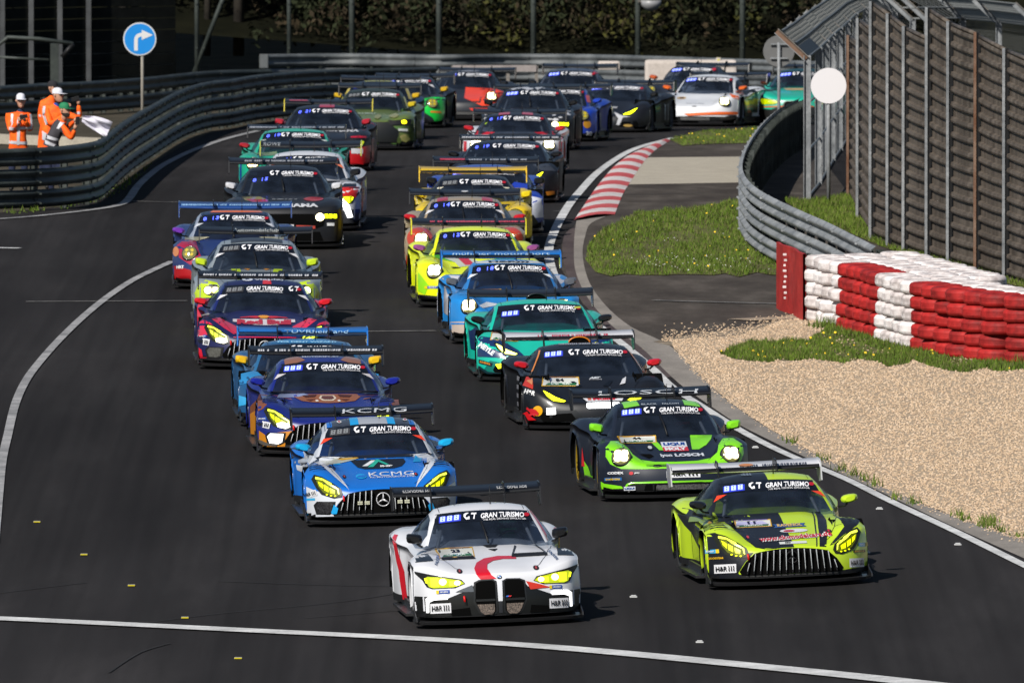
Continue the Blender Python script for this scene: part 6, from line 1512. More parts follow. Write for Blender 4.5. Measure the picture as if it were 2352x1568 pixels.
def round_sign(px, py, r_px, base, label, front, cranks=False):
    p = gp(*base); s_ = F_PX/p.y; root = empty('round_sign', p, (0, 0, 0), label, 'sign'); hz = at(px, py, p.y); hx = hz.x-p.x; hz = hz.z-p.z; rr = r_px/s_; sd = -1 if not cranks else 1
    mb = MB(); mb.tube([(0, 0, 0), (hx*.5, 0, hz*.5), (hx, 0, hz+rr*.55)], .035, STEEL, 8); mb.build('pole', root)
    mb = MB(); mb.lathe([(0, rr), (.012, rr)], alu, 'Y', (hx, sd*.05, hz), 44); disc(mb, (hx, hz), rr, front, sd*.05-.001); disc(mb, (hx, hz), rr, alu, sd*.05+.013); mb.build('sign_plate', root)
    mb = MB()
    for k in (-.45, .45): mb.box((hx, sd*.02-(.02 if cranks else 0), hz+rr*k), (rr*1.1, .03, .03), STEEL)
    mb.build('bracket', root)
round_sign(1903, 197, 41, (1903, 470), 'blank white round sign in front of the mesh fence', mat('sign_blank', (.68, .66, .68), rough=.6))
round_sign(1789, 118, 36, (1789, 322), 'grey back of a round sign on a pole behind the right guardrail', mat('sign_back', (.13, .13, .13), rough=.6, noise=.15), True)

# ---------------------------------------------------------------- tyre wall
ty = MB(); TR, TH_ = .325, .205
RED_T = gmat('red_tyre_paint', (.15, .010, .010), (.42, .022, .020), 1.8, .65, .3, c3=(.33, .016, .015), fine=12); WHI_T = gmat('white_tyre_paint', (.34, .29, .28), (.74, .70, .69), 1.6, .7, .3, c3=(.62, .57, .56), fine=11)
def tyre_mesh(m, name):
    mb = MB(); pr = [(0, .20), (.012, .24), (.002, .268), (.014, .298), (.040, .318), (.062, TR)]
    for k in range(1, 6): z = .06+(TH_-.12)*k/6; pr += [(z-.006, TR+.002), (z, TR-.008), (z+.006, TR+.002)]
    pr += [(TH_-.062, TR), (TH_-.040, .318), (TH_-.014, .298), (TH_-.002, .268), (TH_-.012, .24), (TH_, .20), (TH_-.02, .185), (.02, .185), (0, .20)]
    mb.lathe(pr, m, 'Z', (0, 0, 0), 30)
    rnd_ = random.Random(4)
    for v in mb.bm.verts:
        a = math.atan2(v.co.y, v.co.x); v.co.x *= 1+.006*math.sin(3*a)
    o = mb.build(name); return o
proto = {'red': tyre_mesh(RED_T, 'tyre'), 'white': tyre_mesh(WHI_T, 'tyre')}; used_t = set()
FW = [(1848, 738), (1965, 770), (2045, 795), (2125, 813), (2230, 830), (2362, 842)]
fw = [gp(*p) for p in FW]; fw = [Vector((p.x, p.y, 0)) for p in fw]; fw = along_pts(fw, .1); tot = sum((b-a).length for a, b in zip(fw, fw[1:])); ncol = int(tot/.625); cols_ = along_pts(fw, tot/ncol)
ordn = ['bottom', 'second from the bottom', 'middle', 'second from the top', 'top']; back = [gp(*p) for p in FW]
def colour_at(px): return 'white' if px < 1963 else 'red' if px < 2046 else 'white' if px < 2127 else 'red' if px < 2352 else 'white'
nn_ = (fw[-1]-fw[0]).normalized(); nn_ = Vector((-nn_.y, nn_.x, 0)); nn_ = nn_ if nn_.x > 0 else -nn_
rnd = random.Random(21)
def place_tyre(x, y, z, c, label, grp):
    src = proto[c]
    if c not in used_t: used_t.add(c); o = src
    else: o = src.copy(); col.objects.link(o)
    o.location = (x, y, z); o.rotation_euler = (rnd.gauss(0, .006), rnd.gauss(0, .006), rnd.uniform(0, 6.28)); tag(o, label, 'tyre', grp)
nth = lambda k: {1: '1st', 2: '2nd', 3: '3rd'}.get(k, '%dth' % k)
for ci_, p in enumerate(cols_):
    q = p+nn_*TR; s_ = F_PX/q.y; px = CX+q.x*s_; c = colour_at(px-4); big = 3 if ci_ % 3 == 1 else 0
    for r_ in range(5):
        place_tyre(q.x+rnd.gauss(0, .022)+.02*(ci_ % 2), q.y+rnd.gauss(0, .03), H(q.x, q.y)+r_*.207, c, '%s tyre, %s of the %s front stack from the wall\'s left end' % (c, ordn[r_], nth(ci_+1)), 'tyres in the front row of the wall')
for row in (1, 2):
    for ci_, p in enumerate(cols_):
        if row == 2 and ci_ > 11: continue
        q = p+nn_*(TR+.60*row)+Vector((0, .28*row, 0))
        for r_ in ((2, 3, 4) if row == 1 else (3, 4)):
            c = 'red' if (colour_at(CX+q.x*F_PX/q.y-20) == 'red' and row == 1 and rnd.random() < .06) else 'white'
            place_tyre(q.x+rnd.gauss(0, .03), q.y+rnd.gauss(0, .04), H(q.x, q.y)+r_*.207+rnd.gauss(0, .006), 'white' if row == 2 else c, 'scuffed %s tyre, %s, %s stack from the left, %s row behind' % (c if row == 1 else 'white', ordn[r_], nth(ci_+1), 'first' if row == 1 else 'second'), 'tyres behind the front row of the wall')
# low layers of the rear rows are packed with a pallet of timber, unseen but holding the tyres up
mb = MB()
for ci_, p in enumerate(cols_):
    q = p+nn_*(TR+.60)+Vector((0, .28, 0)); mb.box((q.x, q.y, H(q.x, q.y)+.20), (.5, .5, .40), mat('rubber_block', (.03, .03, .03), noise=.3))
    if ci_ <= 11: q = q+nn_*.6+Vector((0, .28, 0)); mb.box((q.x, q.y, H(q.x, q.y)+.305), (.5, .5, .61), mat('rubber_block', (.03, .03, .03), noise=.3))
tag(mb.build('rubber_blocks'), 'black rubber blocks under the rear tyres of the wall', 'blocks')
a, b = gp(1783, 708), gp(1846, 738); mb = MB(); d = (b-a).normalized(); n2 = Vector((d.y, -d.x, 0)); rows = []
RP = gmat('scuffed_red_board', (.26, .014, .012), (.42, .03, .025), 2.4, .55, .2, c3=(.34, .02, .018), fine=22)
for t in (0, .2, .4, .5, .6, .8, 1.0):
    p = a.lerp(b, t); bul = .03*math.sin(t*9); rows.append([Vector((p.x, p.y, H(p.x, p.y)+z))+n2*bul for z in (.0, .3, .6, .9, 1.05)])
mb.grid(rows, RP); mb.grid([[q-n2*.05*(1 if n2.y < 0 else -1) for q in r_] for r_ in rows], RP)
mb.grid([[rows[i][-1], rows[i][-1]-n2*.05] for i in range(7)], RP)
for k in range(9): q = a.lerp(b, .42+.02*math.sin(k*2)); mb.box(q+n2*(.045 if n2.y < 0 else -.045)+Vector((0, 0, .25+.085*k)), (.035+.01*(k % 3), .01, .035), WHI_T)
tag(mb.build('end_board'), 'scuffed red board closing the left end of the tyre wall', 'board')

# ---------------------------------------------------------------- bank, wood and back fence
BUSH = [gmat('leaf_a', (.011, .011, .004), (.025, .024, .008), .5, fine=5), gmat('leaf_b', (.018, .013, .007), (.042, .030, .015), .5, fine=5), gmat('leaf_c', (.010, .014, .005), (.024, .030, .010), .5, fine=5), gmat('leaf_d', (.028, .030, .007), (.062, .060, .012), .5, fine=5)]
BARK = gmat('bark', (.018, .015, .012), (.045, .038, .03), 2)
SOIL = gmat('shaded_soil', (.0035, .004, .0025), (.011, .011, .006), .4, spec=.03)  # shade of the wood is put into this near-black soil colour
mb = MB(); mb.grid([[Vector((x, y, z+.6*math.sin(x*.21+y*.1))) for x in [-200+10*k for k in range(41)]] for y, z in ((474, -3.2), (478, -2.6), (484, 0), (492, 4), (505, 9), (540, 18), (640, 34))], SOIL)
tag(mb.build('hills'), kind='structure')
sheet('shaded_forest_floor', [(-60, 441), (60, 441), (60, 476), (-60, 476)], SOIL, .02, 6)  # dark sheet over the lit dirt, standing in for shade under the trees
wd = MB(); rnd = random.Random(31)
def leaf(mb, p, s, m, rnd):
    a = Vector((rnd.gauss(0, 1), rnd.gauss(0, 1), rnd.gauss(0, 1))).normalized(); b = a.cross(Vector((rnd.gauss(0, 1), rnd.gauss(0, 1), rnd.gauss(0, 1)))).normalized()
    mb.face([mb.v(p-a*s), mb.v(p-b*s*.5), mb.v(p+a*s), mb.v(p+b*s*.5)], m, False)
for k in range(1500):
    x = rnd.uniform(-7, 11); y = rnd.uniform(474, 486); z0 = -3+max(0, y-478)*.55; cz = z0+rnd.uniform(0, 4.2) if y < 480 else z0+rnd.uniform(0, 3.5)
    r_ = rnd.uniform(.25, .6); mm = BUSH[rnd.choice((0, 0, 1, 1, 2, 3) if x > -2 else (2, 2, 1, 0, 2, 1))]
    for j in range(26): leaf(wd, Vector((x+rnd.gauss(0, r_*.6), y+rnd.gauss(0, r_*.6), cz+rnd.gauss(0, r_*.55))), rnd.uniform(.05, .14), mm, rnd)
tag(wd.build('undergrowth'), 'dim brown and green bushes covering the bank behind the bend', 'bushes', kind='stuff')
def tree(x, y, h, r_, label, grp, m, n=260, lean=0, seed=0):
    rn = random.Random(seed); z0 = -3.0 if y < 480 else -3+.5*(y-478); root = empty('tree', (x, y, z0), (0, 0, 0), label, 'tree', grp); tb = MB()
    tb.tube([(0, 0, -.4), (lean*.3, 0, h*.35), (lean, 0, h)], [r_, r_*.8, r_*.35], BARK, 9)
    for k in range(8):
        z = h*(.35+.07*k); a = rn.uniform(0, 6.28); l_ = rn.uniform(.8, 1.9); tb.tube([(lean*z/h, 0, z), (lean*z/h+l_*math.cos(a), l_*math.sin(a), z+rn.uniform(-.2, .7))], [.05, .015], BARK, 5)
    tb.build('trunk', root); cb = MB()
    for k in range(n):
        a = rn.uniform(0, 6.28); z = h*rn.uniform(.30, 1.05); q = rn.uniform(.3, 2.1)*(1.15-.6*z/h); c = Vector((lean*z/h+q*math.cos(a), q*math.sin(a), z))
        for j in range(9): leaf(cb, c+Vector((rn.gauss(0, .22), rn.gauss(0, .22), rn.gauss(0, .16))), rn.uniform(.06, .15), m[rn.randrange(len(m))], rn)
    cb.build('crown', root)
rnd = random.Random(77)
tnames = ['far left', 'left of the blue sign', 'behind the blue sign', 'right of the blue sign']
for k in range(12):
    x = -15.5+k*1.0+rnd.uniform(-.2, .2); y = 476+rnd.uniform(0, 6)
    tree(x, y, rnd.uniform(7, 9), rnd.uniform(.10, .18), 'dark evergreen tree in the shady wood behind the left guardrail, %s from the left' % nth(k+1), 'trees in the dark wood', [BUSH[2], BUSH[2], BUSH[0]], 420, rnd.uniform(-.4, .4), k)  # the wood's shade is put into these near-black leaf colours
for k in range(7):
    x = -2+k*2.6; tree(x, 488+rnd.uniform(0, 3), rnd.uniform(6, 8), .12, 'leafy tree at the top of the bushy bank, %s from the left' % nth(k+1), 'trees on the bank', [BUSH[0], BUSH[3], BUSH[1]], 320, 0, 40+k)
for i, (px, lean) in enumerate(((452, 0), (505, .9), (664, 0), (824-16, 0), (1008, 0), (1225, 0), (1465, 0), (1705, 0))):
    p = gp(px, 214); mb = MB(); w = .075 if i > 2 else .06; mb.tube([(0, 0, 0), (0, 0, 2.4), (lean if lean else -.12, 0, 5.2)] if not lean else [(-.9, 0, 0), (.9, 0, 4.6)], w, STEELD, 8)
    for z in (1.2, 2.4, 3.6): mb.box((0 if not lean else -.9+z*.39, -.06, z), (.05, .06, .05), STEELD)
    o = mb.build('fence_post'); o.location = p; tag(o, ('thin steel post standing in front of the dark wood, left of the slanting one', 'slanting steel stay in front of the dark wood', 'steel fence post above the left end of the back guardrail', 'steel fence post at the left edge of the sunlit bushes', 'steel fence post behind the orange car', 'steel fence post above the middle of the back guardrail', 'steel fence post beside the hanging floodlight', 'steel fence post nearest the mesh fence, right of the floodlight')[i], 'post', 'posts of the fence along the bank')
p = gp(1495, 214); root = empty('floodlight', at(1495, 8, p.y), (0, 0, 0), 'grey hooded floodlight hanging from a fence post at the top edge', 'floodlight'); mb = MB()
mb.lathe([(.0, .02), (.04, .14), (.16, .26), (.30, .28), (.30, .25)], mat('lamp_shell', (.25, .25, .26), rough=.4), 'Z', (0, 0, -.22), 20); mb.build('shade', root); mb = MB(); mb.box((-.20, 0, .12), (.30, .16, .20), mat('lamp_box', (.10, .09, .08)), bev=.02); mb.build('housing', root)

# louvred wall at the far left, tree shade put into its near-black boards
o0 = gp(-20, 232); root = empty('slatted_wall', o0, (0, 0, 0), 'shaded slatted wall with grey uprights at the far left behind the marshals', 'wall'); DW = gmat('shaded_boards', (.007, .008, .007), (.018, .019, .017), 1, spec=.05)
for i in range(7):
    a = gp(-60+66*i, 234-1.0*i); b = gp(-60+66*(i+1), 234-1.0*(i+1)); mb = MB()
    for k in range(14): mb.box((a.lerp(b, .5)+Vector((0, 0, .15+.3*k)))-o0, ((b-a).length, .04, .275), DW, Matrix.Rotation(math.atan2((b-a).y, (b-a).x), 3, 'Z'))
    mb.build('boards', root)
    if i < 5: mb = MB(); mb.box(a+Vector((0, -.1, 2.1))-o0, (.13, .13, 4.2), gmat('dull_post', (.04, .042, .045), (.085, .09, .095), 1)); mb.build('post', root)
# marshal shelter frame
q = gp(120, 262); root = empty('shelter_frame', q, (0, 0, 0), 'dark steel frame of a marshal shelter behind the left guardrail', 'frame'); mb = MB(); s_ = F_PX/q.y
W_ = lambda px, py: at(px, py, q.y)-q
mb.box(Vector((W_(125, 0).x, 0, W_(0, 100).z/2)), (.20, .2, W_(0, 100).z), STEELD); mb.tube([W_(-30, 125), W_(18, 86), W_(90, 90), W_(168, 101)], .05, STEELD, 8); mb.tube([W_(168, 101), W_(142, 132)], .055, BLACK, 8); mb.tube([W_(-30, 130), W_(112, 138)], .035, STEELD, 6); mb.build('frame_tubes', root)
a, b = gp(-60, 332), gp(330, 338); mb = MB(); mb.box((a+b)/2+Vector((0, 0, .10)), ((b-a).length, .25, .20), CONC2, Matrix.Rotation(math.atan2((b-a).y, (b-a).x), 3, 'Z')); tag(mb.build('low_wall'), 'low pale concrete wall behind the marshals', 'wall')
# concrete blocks at the back
q = gp(1585, 246); mb = MB(); l_, r_, t_ = at(1481, 138, q.y), at(1692, 146, q.y), at(1481, 138, q.y).z
mb.box(((l_.x+r_.x)/2, q.y, (t_+q.z)/2), (r_.x-l_.x, .6, t_-q.z), gmat('cream_wall', (.42, .37, .33), (.60, .54, .50), 1), bev=.08); mb.box((at(1650, 150, q.y).x, q.y-.1, t_-.02), (.12, .3, .16), mat('beacon', (.5, .45, .02)), bev=.03); mb.box((l_.x-.9, q.y, t_-.14), (.55, .3, .22), gmat('cream_wall', (.42, .37, .33), (.60, .54, .50)), bev=.05)
o = mb.build('barrier_block'); tag(o, 'cream barrier block showing over the roof of the orange and white car', 'barrier')
q = gp(1130, 262); mb = MB(); l_, r_ = at(1040, 152, q.y), at(1232, 156, q.y); mb.box(((l_.x+r_.x)/2, q.y, l_.z-.06), (r_.x-l_.x, .05, .16), gmat('board_beige', (.22, .19, .18), (.30, .27, .26), 2))
for t in (0, .33, .66, 1): mb.box((l_.x+(r_.x-l_.x)*t, q.y+.05, (l_.z+q.z)/2), (.08, .06, l_.z-q.z), CONC)
tag(mb.build('board_fence'), 'beige board on short posts below the back guardrail', 'board')

# ================================================================= marshals
def skin_body(root, name, joints, edges, radii, pick, sub=2):
    """one continuous body grown around a skeleton; pick(point) chooses the cloth or skin of each face"""
    keys = list(joints); me = bpy.data.meshes.new('sk'); me.from_pydata([joints[k] for k in keys], [(keys.index(a), keys.index(b)) for a, b in edges], [])
    o = bpy.data.objects.new('sk', me); col.objects.link(o); md = o.modifiers.new('s', 'SKIN'); md.use_smooth_shade = True
    sv = me.skin_vertices[0].data
    for i, k in enumerate(keys):
        r = radii[k]; sv[i].radius = r if isinstance(r, tuple) else (r, r); sv[i].use_root = (k == 'pelvis')
    m2 = o.modifiers.new('u', 'SUBSURF'); m2.levels = sub; m2.render_levels = sub
    dg = bpy.context.evaluated_depsgraph_get(); dg.update(); out = bpy.data.meshes.new_from_object(o.evaluated_get(dg)); bpy.data.objects.remove(o); bpy.data.meshes.remove(me)
    mats = []
    for p in out.polygons:
        m = pick(p.center)
        if m not in mats: mats.append(m); out.materials.append(m)
        p.material_index = mats.index(m); p.use_smooth = True
    out.name = name; ob = bpy.data.objects.new(name, out); col.objects.link(ob); ob.parent = root
    V = [v.co.copy() for v in out.vertices]; return ob, BVHTree.FromPolygons(V, [tuple(p.vertices) for p in out.polygons])
def wrap(mb, bvh, pts, m, off=.012, cell=.04):
    """flat outline laid on a body, seen from the front (x, z)"""
    P_, Fc = poly2d(pts, cell); Q = []
    for x, z in P_:
        h = bvh.ray_cast(Vector((x, -3, z)), Vector((0, 1, 0))); Q.append(None if h[0] is None else h[0]+(h[1] if h[1].y < 0 else -h[1])*off)
    V = {}
    for f in Fc:
        if any(Q[i] is None for i in f): continue
        ps = [Q[i] for i in f]
        if max((ps[i]-ps[i-1]).length for i in range(len(ps))) > .2: continue
        mb.face([V.setdefault(i, mb.v(Q[i])) if i in V else V.setdefault(i, mb.v(Q[i])) for i in f], m)
ORANGE = gmat('hi_vis_orange', (.80, .085, .006), (1.0, .15, .012), 5, .7, .4, fine=18); SKIN = mat('skin', (.50, .27, .18), rough=.55, noise=.15); NAVY = mat('navy_cloth', (.012, .018, .05), rough=.9); SILVER = mat('reflective_tape', (.50, .50, .54), rough=.4); GREYV = mat('grey_vest', (.045, .042, .05), rough=.9, noise=.3)
def hand(root, pos, dirv, up, side):
    """palm with four curled fingers and a thumb"""
    mb = MB(); d = Vector(dirv).normalized(); u = Vector(up).normalized(); s = d.cross(u)*side; p = Vector(pos)
    mb.tube([p, p+d*.045, p+d*.09], [.026, .038, .034], SKIN, 8)
    for k, l_ in enumerate((.065, .075, .070, .055)):
        o = p+d*.085+s*(.027-.018*k); mb.tube([o, o+d*l_*.5+u*.008, o+d*l_*.8-u*.02, o+d*l_*.75-u*.045], [.010, .0095, .009, .007], SKIN, 6)
    o = p+d*.03+s*.03; mb.tube([o, o+d*.03+s*.025-u*.01, o+d*.06+s*.02-u*.03], [.012, .011, .008], SKIN, 6); mb.build('hand', root)
def head(root, c, yaw, capm, brim=True, hair=None, beard=False):
    c = Vector(c); Rz = Matrix.Rotation(yaw, 3, 'Z'); mb = MB(); hm = mat('hair_dark', (.02, .015, .012), rough=.9); T = lambda x, y, z: c+Rz @ Vector((x, y, z))
    rows = []
    for z, w, f, b in ((-.125, .03, -.085, -.02), (-.11, .045, -.098, .02), (-.085, .056, -.103, .05), (-.05, .068, -.098, .075), (-.015, .074, -.098, .09), (.02, .077, -.096, .098), (.055, .076, -.092, .098), (.09, .064, -.075, .085), (.115, .035, -.04, .05)):
        r = []
        for k in range(18):
            a = 2*math.pi*k/18; x = w*math.sin(a); y = (f if math.cos(a) > 0 else -b)*abs(math.cos(a))**.9*(1 if math.cos(a) > 0 else -1)*(1 if math.cos(a) > 0 else 1)
            y = f*math.cos(a) if math.cos(a) > 0 else -b*math.cos(a); r.append(T(x, y, z))
        rows.append(r)
    mb.grid(rows, SKIN, closed=True)
    if beard: mb.grid([[c+(q-c)*1.06 for q in r] for r in rows[:4]], hm, closed=True); mb.tube([T(0, .02, -.2), T(0, .01, -.10), T(0, .0, -.04)], [.058, .052, .05], SKIN, 10)
    mb.tube([T(0, -.098, .02), T(0, -.128, -.022), T(0, -.10, -.03)], [.009, .015, .008], SKIN, 8)
    for sg in (-1, 1):
        mb.tube([T(sg*.074, .0, .02), T(sg*.086, .012, .02), T(sg*.080, .015, -.03)], [.012, .016, .010], SKIN, 6)
        mb.box(T(sg*.030, -.094, .014), (.024, .012, .010), mat('eye', (.03, .025, .02), rough=.3), Rz); mb.box(T(sg*.030, -.098, .033), (.034, .010, .006), hm, Rz)
    mb.box(T(0, -.102, -.058), (.042, .010, .010), mat('lips', (.35, .12, .10), rough=.6), Rz); mb.build('head', root)
    if capm:
        k_ = MB(); rr = []
        for z, s_ in ((.030, 1.0), (.06, 1.02), (.095, .95), (.125, .72), (.140, .35), (.143, .01)): rr.append([T(.084*s_*math.sin(a), .010-.104*s_*math.cos(a), z) for a in (2*math.pi*k/18 for k in range(18))])
        k_.grid(rr, capm, closed=True)
        if brim: k_.grid([[T(.080*math.sin(a)*q, -.088*math.cos(a)-(q-1)*.9*max(0, math.cos(a))*.4, .038-.03*(q-1)) for a in (-1.2+2.4*k/10 for k in range(11))] for q in (1, 1.15, 1.32)], capm)
        k_.build('cap', root)
def marshal(px, Y, base_py, sk, cap, facing, label, stripes, trousers=NAVY, torso=ORANGE, brim=True, beard=False, handdirs=(), scale_note=None, collar=None):
    b0 = at(px, base_py, Y); b0.z = H(b0.x, Y); root = empty('person', b0, (0, 0, 0), label, 'person', 'marshals in orange behind the left guardrail')
    J = {k: (at(v[0], v[1], Y)-Vector((b0.x, Y, b0.z))+Vector((0, v[2], 0))) for k, v in sk.items()}
    hipz = J['pelvis'].z
    for sd, sx in (('l', .10), ('r', -.10)):
        J['hip'+sd] = J['pelvis']+Vector((sx, 0, -.05)); J['knee'+sd] = Vector((J['pelvis'].x*.4+sx*1.15, -.05, hipz*.52)); J['ank'+sd] = Vector((sx*1.2, .02, .08)); J['toe'+sd] = Vector((sx*1.35, -.16, .05))
    R_ = dict(pelvis=(.17, .13), waist=(.175, .13), chest=(.20, .145), neckb=(.09, .08), neckt=.055, shl=.085, shr=.085, ell=.062, elr=.062, wrl=.040, wrr=.040)
    for sd in 'lr': R_.update({'hip'+sd: .10, 'knee'+sd: .07, 'ank'+sd: .05, 'toe'+sd: .042})
    E_ = [('pelvis', 'waist'), ('waist', 'chest'), ('chest', 'neckb'), ('neckb', 'neckt')]
    for sd in 'lr': E_ += [('chest', 'sh'+sd), ('sh'+sd, 'el'+sd), ('el'+sd, 'wr'+sd), ('pelvis', 'hip'+sd), ('hip'+sd, 'knee'+sd), ('knee'+sd, 'ank'+sd), ('ank'+sd, 'toe'+sd)]
    nb = J['neckt']
    def pick(c):
        if (c-nb).length < .075: return collar or NAVY
        if c.z < hipz-.16 and (c-J['wrl']).length > .2 and (c-J['wrr']).length > .2: return BLACK if c.z < .1 else trousers
        t = J['waist'].lerp(J['chest'], .5)
        if torso is not ORANGE and (c-t).length < .30 and min((c-J['ell']).length, (c-J['elr']).length, (c-J['wrl']).length, (c-J['wrr']).length) > .13: return torso
        return ORANGE
    ob, bvh = skin_body(root, 'body', J, E_, R_, pick); mb = MB()
    tr = lambda q: (lambda p: (p.x-b0.x, p.z-b0.z))(at(q[0], q[1], Y))
    for s_ in stripes: wrap(mb, bvh, [tr(q) for q in s_], SILVER)
    if len(mb.bm.faces): mb.build('reflective_tape', root)
    else: mb.bm.free()
    head(root, nb+Vector((0, -.02, .15)), facing, cap, brim, beard=beard)
    for k, (w, d, u, sg) in enumerate(handdirs): hand(root, J[w], d, u, sg)
    return root, J, b0
def phone(root_name, p, rz, label):
    mb = MB(); mb.box((0, 0, 0), (.075, .010, .15), BLACK, bev=.003); o = mb.build('phone'); o.location = p; o.rotation_euler = rz; tag(o, label, 'phone'); return o
CAPW = mat('white_cap', (.60, .60, .66), rough=.8); CAPG = mat('green_cap', (.01, .17, .07), rough=.8); CAPB = mat('black_cap', (.012, .012, .016), rough=.9); BLUEC = mat('blue_collar', (.01, .05, .25), rough=.9)
Y1 = gp(42, 440).y
r_, J_, b_ = marshal(42, Y1, 440, dict(pelvis=(42, 335, 0), waist=(43, 308, 0), chest=(44, 278, 0), neckb=(47, 258, 0), neckt=(48, 250, -.02), shl=(66, 268, 0), shr=(22, 268, 0), ell=(70, 300, -.06), elr=(24, 300, -.10), wrl=(58, 275, -.26), wrr=(46, 278, -.28)), CAPW, R(8),
    'person in orange jacket and white cap holding a phone up to the face, leftmost', [[(16, 292), (74, 290), (74, 296), (16, 298)], [(41, 270), (48, 270), (45, 332), (39, 332)], [(16, 322), (70, 326), (70, 332), (16, 329)], [(26, 262), (31, 262), (30, 290), (26, 290)], [(68, 262), (72, 264), (74, 290), (70, 290)]],
    handdirs=(('wrl', (-.5, -.3, .7), (0, -1, 0), 1), ('wrr', (.25, -.3, .9), (0, -1, 0), -1)))
phone('phone', at(54, 268, Y1-.42), (0, R(80), 0), 'dark phone held at the face of the leftmost marshal')
Y2 = gp(112, 420).y
marshal(112, Y2, 420, dict(pelvis=(108, 322, 0), waist=(107, 292, 0), chest=(108, 252, 0), neckb=(117, 228, 0), neckt=(122, 220, -.02), shl=(126, 246, .0), shr=(96, 240, 0), ell=(140, 268, .05), elr=(93, 270, .05), wrl=(150, 250, -.1), wrr=(100, 298, 0)), CAPB, R(60),
    'person with black hat and orange hooded jacket standing behind the two others', [[(90, 262), (120, 268), (120, 274), (90, 268)]], collar=ORANGE, handdirs=(('wrl', (.6, -.3, .6), (0, -1, 0), 1),))
Y3 = gp(125, 436).y
r3, J3, b3 = marshal(125, Y3, 436, dict(pelvis=(112, 330, 0), waist=(112, 300, 0), chest=(117, 262, 0), neckb=(128, 244, -.02), neckt=(133, 237, -.03), shl=(136, 258, -.04), shr=(104, 252, 0), ell=(184, 272, -.15), elr=(118, 285, -.25), wrl=(181, 240, -.18), wrr=(150, 262, -.30)), CAPW, R(62),
    'person in orange jacket and white cap raising one arm to film with a phone', [[(176, 255), (193, 257), (193, 263), (175, 261)], [(100, 228), (106, 234), (104, 262), (112, 284), (106, 287), (98, 264)], [(98, 300), (108, 306), (104, 322), (98, 320)]], collar=BLUEC,
    handdirs=(('wrl', (-.05, -.1, 1), (1, 0, 0), 1),))
phone('phone', at(173, 227, Y3-.24), (0, R(75), 0), 'dark phone in the raised hand of the marshal in the white cap')
Y4 = gp(135, 452).y
r4, J4, b4 = marshal(135, Y4, 452, dict(pelvis=(116, 345, 0), waist=(118, 322, 0), chest=(132, 292, -.05), neckb=(145, 276, -.09), neckt=(149, 271, -.10), shl=(146, 292, -.20), shr=(124, 288, .10), ell=(166, 318, -.28), elr=(150, 300, .05), wrl=(172, 296, -.36), wrr=(170, 278, -.1)), CAPG, R(60),
    'person with green cap, dark beard and grey vest leaning forward with a phone', [[(139, 280), (148, 282), (136, 296), (131, 294)], [(106, 309), (150, 322), (150, 328), (106, 317)], [(103, 320), (128, 331), (124, 336), (100, 328)]], torso=GREYV, beard=True, collar=BLACK,
    handdirs=(('wrl', (.3, -.2, .8), (1, 0, 0), 1), ('wrr', (.7, -.2, .5), (0, 0, 1), -1)))
phone('phone', at(178, 277, Y4-.48), (0, R(5), 0), 'dark phone held upright in front of the bearded marshal')
# white flag on a short stick
Yf = Y4-.1; o0 = at(184, 276, Yf); root = empty('flag', o0, (0, 0, 0), 'plain white flag held out over the guardrail', 'flag'); mb = MB(); rows = []
tl, bl, tr_, br = (at(190, 266, Yf)-o0, at(187, 281, Yf)-o0, at(259, 280, Yf)-o0, at(243, 316, Yf)-o0)
for i in range(15):
    u = i/14; r = []
    for j in range(13):
        v = j/12; p = tl.lerp(tr_, u).lerp(bl.lerp(br, u), v); bow = .10*math.sin(math.pi*u)*(1-v)*.35; r.append(p+Vector((0, .05*math.sin(7*v+5*u)*(.3+u)+.03*math.sin(13*v-6*u), bow)))
    rows.append(r)
mb.grid(rows, mat('flag_cloth', (.60, .58, .66), rough=.85, noise=.06)); mb.build('cloth', root); mb = MB(); mb.tube([Vector((-.10, 0, -.06)), Vector((.05, 0, .07))], .012, mat('stick', (.35, .28, .2)), 6); mb.build('stick', root)

# ================================================================= the field, nearest first
DRV = {'bmw': ('helmeted driver behind the windscreen of the leading white coupe', 'c8c8cc', '20a060'), 'lime': ('helmeted driver inside the lime and black car', '303848', '8c2030'), 'kcmg': ('driver with red helmet inside the blue and white car', '203c70', 'c82030'),
 'lion': ('driver in red helmet inside the navy car with green headlight surrounds', '283040', 'c01c28'), 'tiger': ('helmeted driver inside the navy and orange car', '30386c', '8890a8'), 'abt': ('helmeted driver inside the black wedge-shaped car', '202024', 'b8b8c0'),
 'rb': ('driver with dark red helmet inside the car with the red word mark', '1c2450', '8c2030'), 'mu': ('helmeted driver inside the sky blue car', '203c60', '506078')}
def put(c, px, py, yaw, label, roll=0, d=None):
    c.driver = DRV.get(d); return c.finish(label, px, py, yaw, roll)
put(car_bmw_front(), 1152, 1438, 4.7, 'leading white coupe with a red swirl on the bonnet and twin upright grilles', d='bmw')
put(car_lime(), 1822, 1349, 6.1, 'car split lime and black with a white rear wing, nearest on the right', d='lime')
put(car_kcmg(), 882, 1208, 3.6, 'blue and white car with cyan mirrors and a star in its slatted grille', .3, d='kcmg')
put(car_lioness(), 1559, 1150, 5.8, 'dark navy car with bright green headlight surrounds and green mirrors', d='lion')
put(car_tiger(), 760, 1050, 3.2, 'navy and orange car with a tiger face on the bonnet', d='tiger')
put(car_abt(), 1374, 990, 5.0, 'black wedge-shaped car with red mirrors, white wing and a bright light bar', 1.2, d='abt')
put(car_dent(), 715, 982, 2.4, 'steel blue car with square yellow mirrors, half hidden behind the navy and orange one')
put(car_meyle(), 1258, 879, 3.1, 'teal wedge-shaped car with black wing and dark blue cheeks', 1.2)
put(car_redbull(), 608, 850, 1.8, 'dark navy car with red mirrors and a red word mark on the bonnet', d='rb')
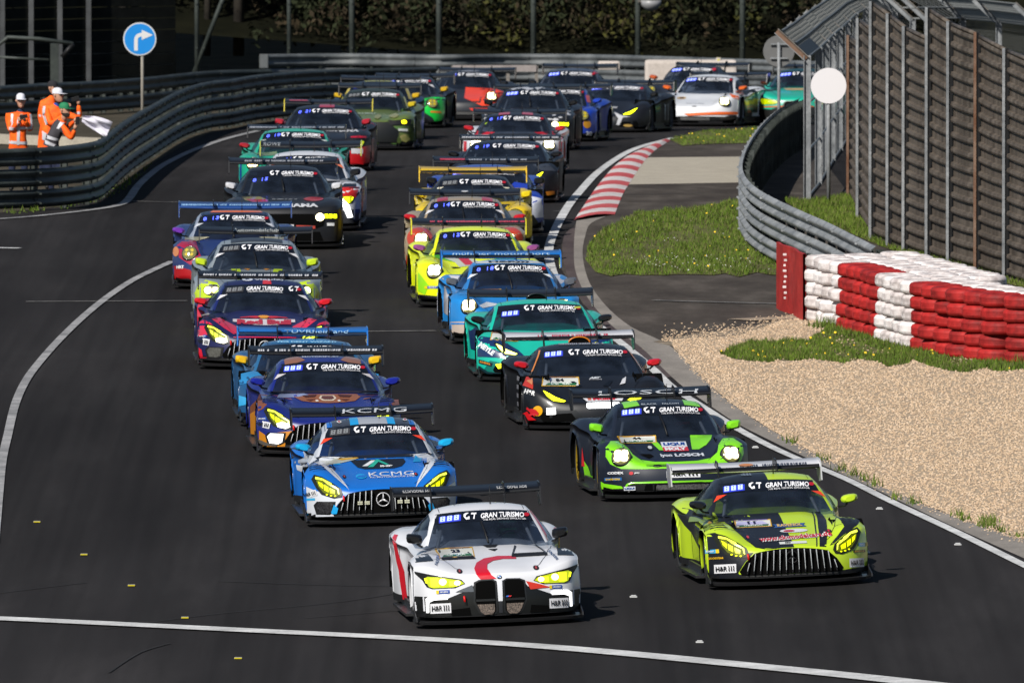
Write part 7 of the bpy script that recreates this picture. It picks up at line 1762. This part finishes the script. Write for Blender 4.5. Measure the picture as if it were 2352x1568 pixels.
put(car_muhle(), 1187, 792, 3.2, 'sky blue round-headlight car with a blue wing and white flanks', .3, d='mu')
put(car_aston(), 591, 756, 1.2, 'grey car with fluorescent yellow corners and black bonnet vents')
put(car_grello(), 1103, 708, 2.6, 'fluorescent yellow car with purple mirrors and a round lit headlight')
put(car_purple(), 537, 665, 0.6, 'navy and crimson car with a purple mirror and long blue wing')
put(car_tan(), 1068, 632, 0.2, 'tan car with red headlight rings and red mirrors')
put(car_mustang(), 653, 573, 1.0, 'black car with glaring headlight, yellow lamp strip and white mirror')
put(car_yellow(), 1088, 575, 0.3, 'mustard yellow car with unlit round headlights and a yellow wing')
put(car_rowe(), 696, 532, -1, 'white car with red and black nose corners and a black wing')
put(car_bluewhite(), 1115, 538, 0, 'blue roofed car with white flank behind the yellow wing')
put(car_tealporsche(), 670, 448, -0.5, 'sea green car with a dark red mirror and one warm headlight')
put(car_blackferrari(), 1154, 467, -1.8, 'plain black low car with small yellow lamp, in the middle of the right file')
put(car_blackred(), 735, 394, -1.5, 'black car with red lower bumper and white lettering below the windscreen')
put(car_redwhite(), 1176, 401, -2, 'silver car with red flanks and red roof patches')
put(car_camo(), 843, 346, -3, 'olive green camouflage car with black nose and yellow lamp')
put(car_skull(), 1209, 346, -3, 'black car speckled with white fragments and small yellow lamps')
put(car_blueyellow(), 862, 322, -1, 'dark blue car with yellow pillars right behind the camouflage car')
put(car_blue(), 1262, 326, -6, 'deep blue car with blue mirror, half hidden by the speckled black one')
put(car_green(), 920, 295, -4, 'dark car with vivid green nose and unlit amber headlights')
put(car_audi(), 1385, 305, -10, 'black wedge-shaped car with yellow lamps and grey nose strokes')
put(car_orange(), 1058, 278, -5, 'dark car with orange nose and glaring round headlight')
put(car_orange_white(), 1590, 291, -12, 'white car with orange mirrors and an orange stripe on its nose')
put(car_grey(), 1294, 286, -5, 'grey roofed car at the back, only its cabin showing')
put(car_dark_far(), 1556, 263, -12, 'dark car directly behind the white and orange one, only its cabin showing')
put(car_teal_far(), 1829, 287, -5, 'mint green car with orange mirror entering the bend behind the right guardrail')
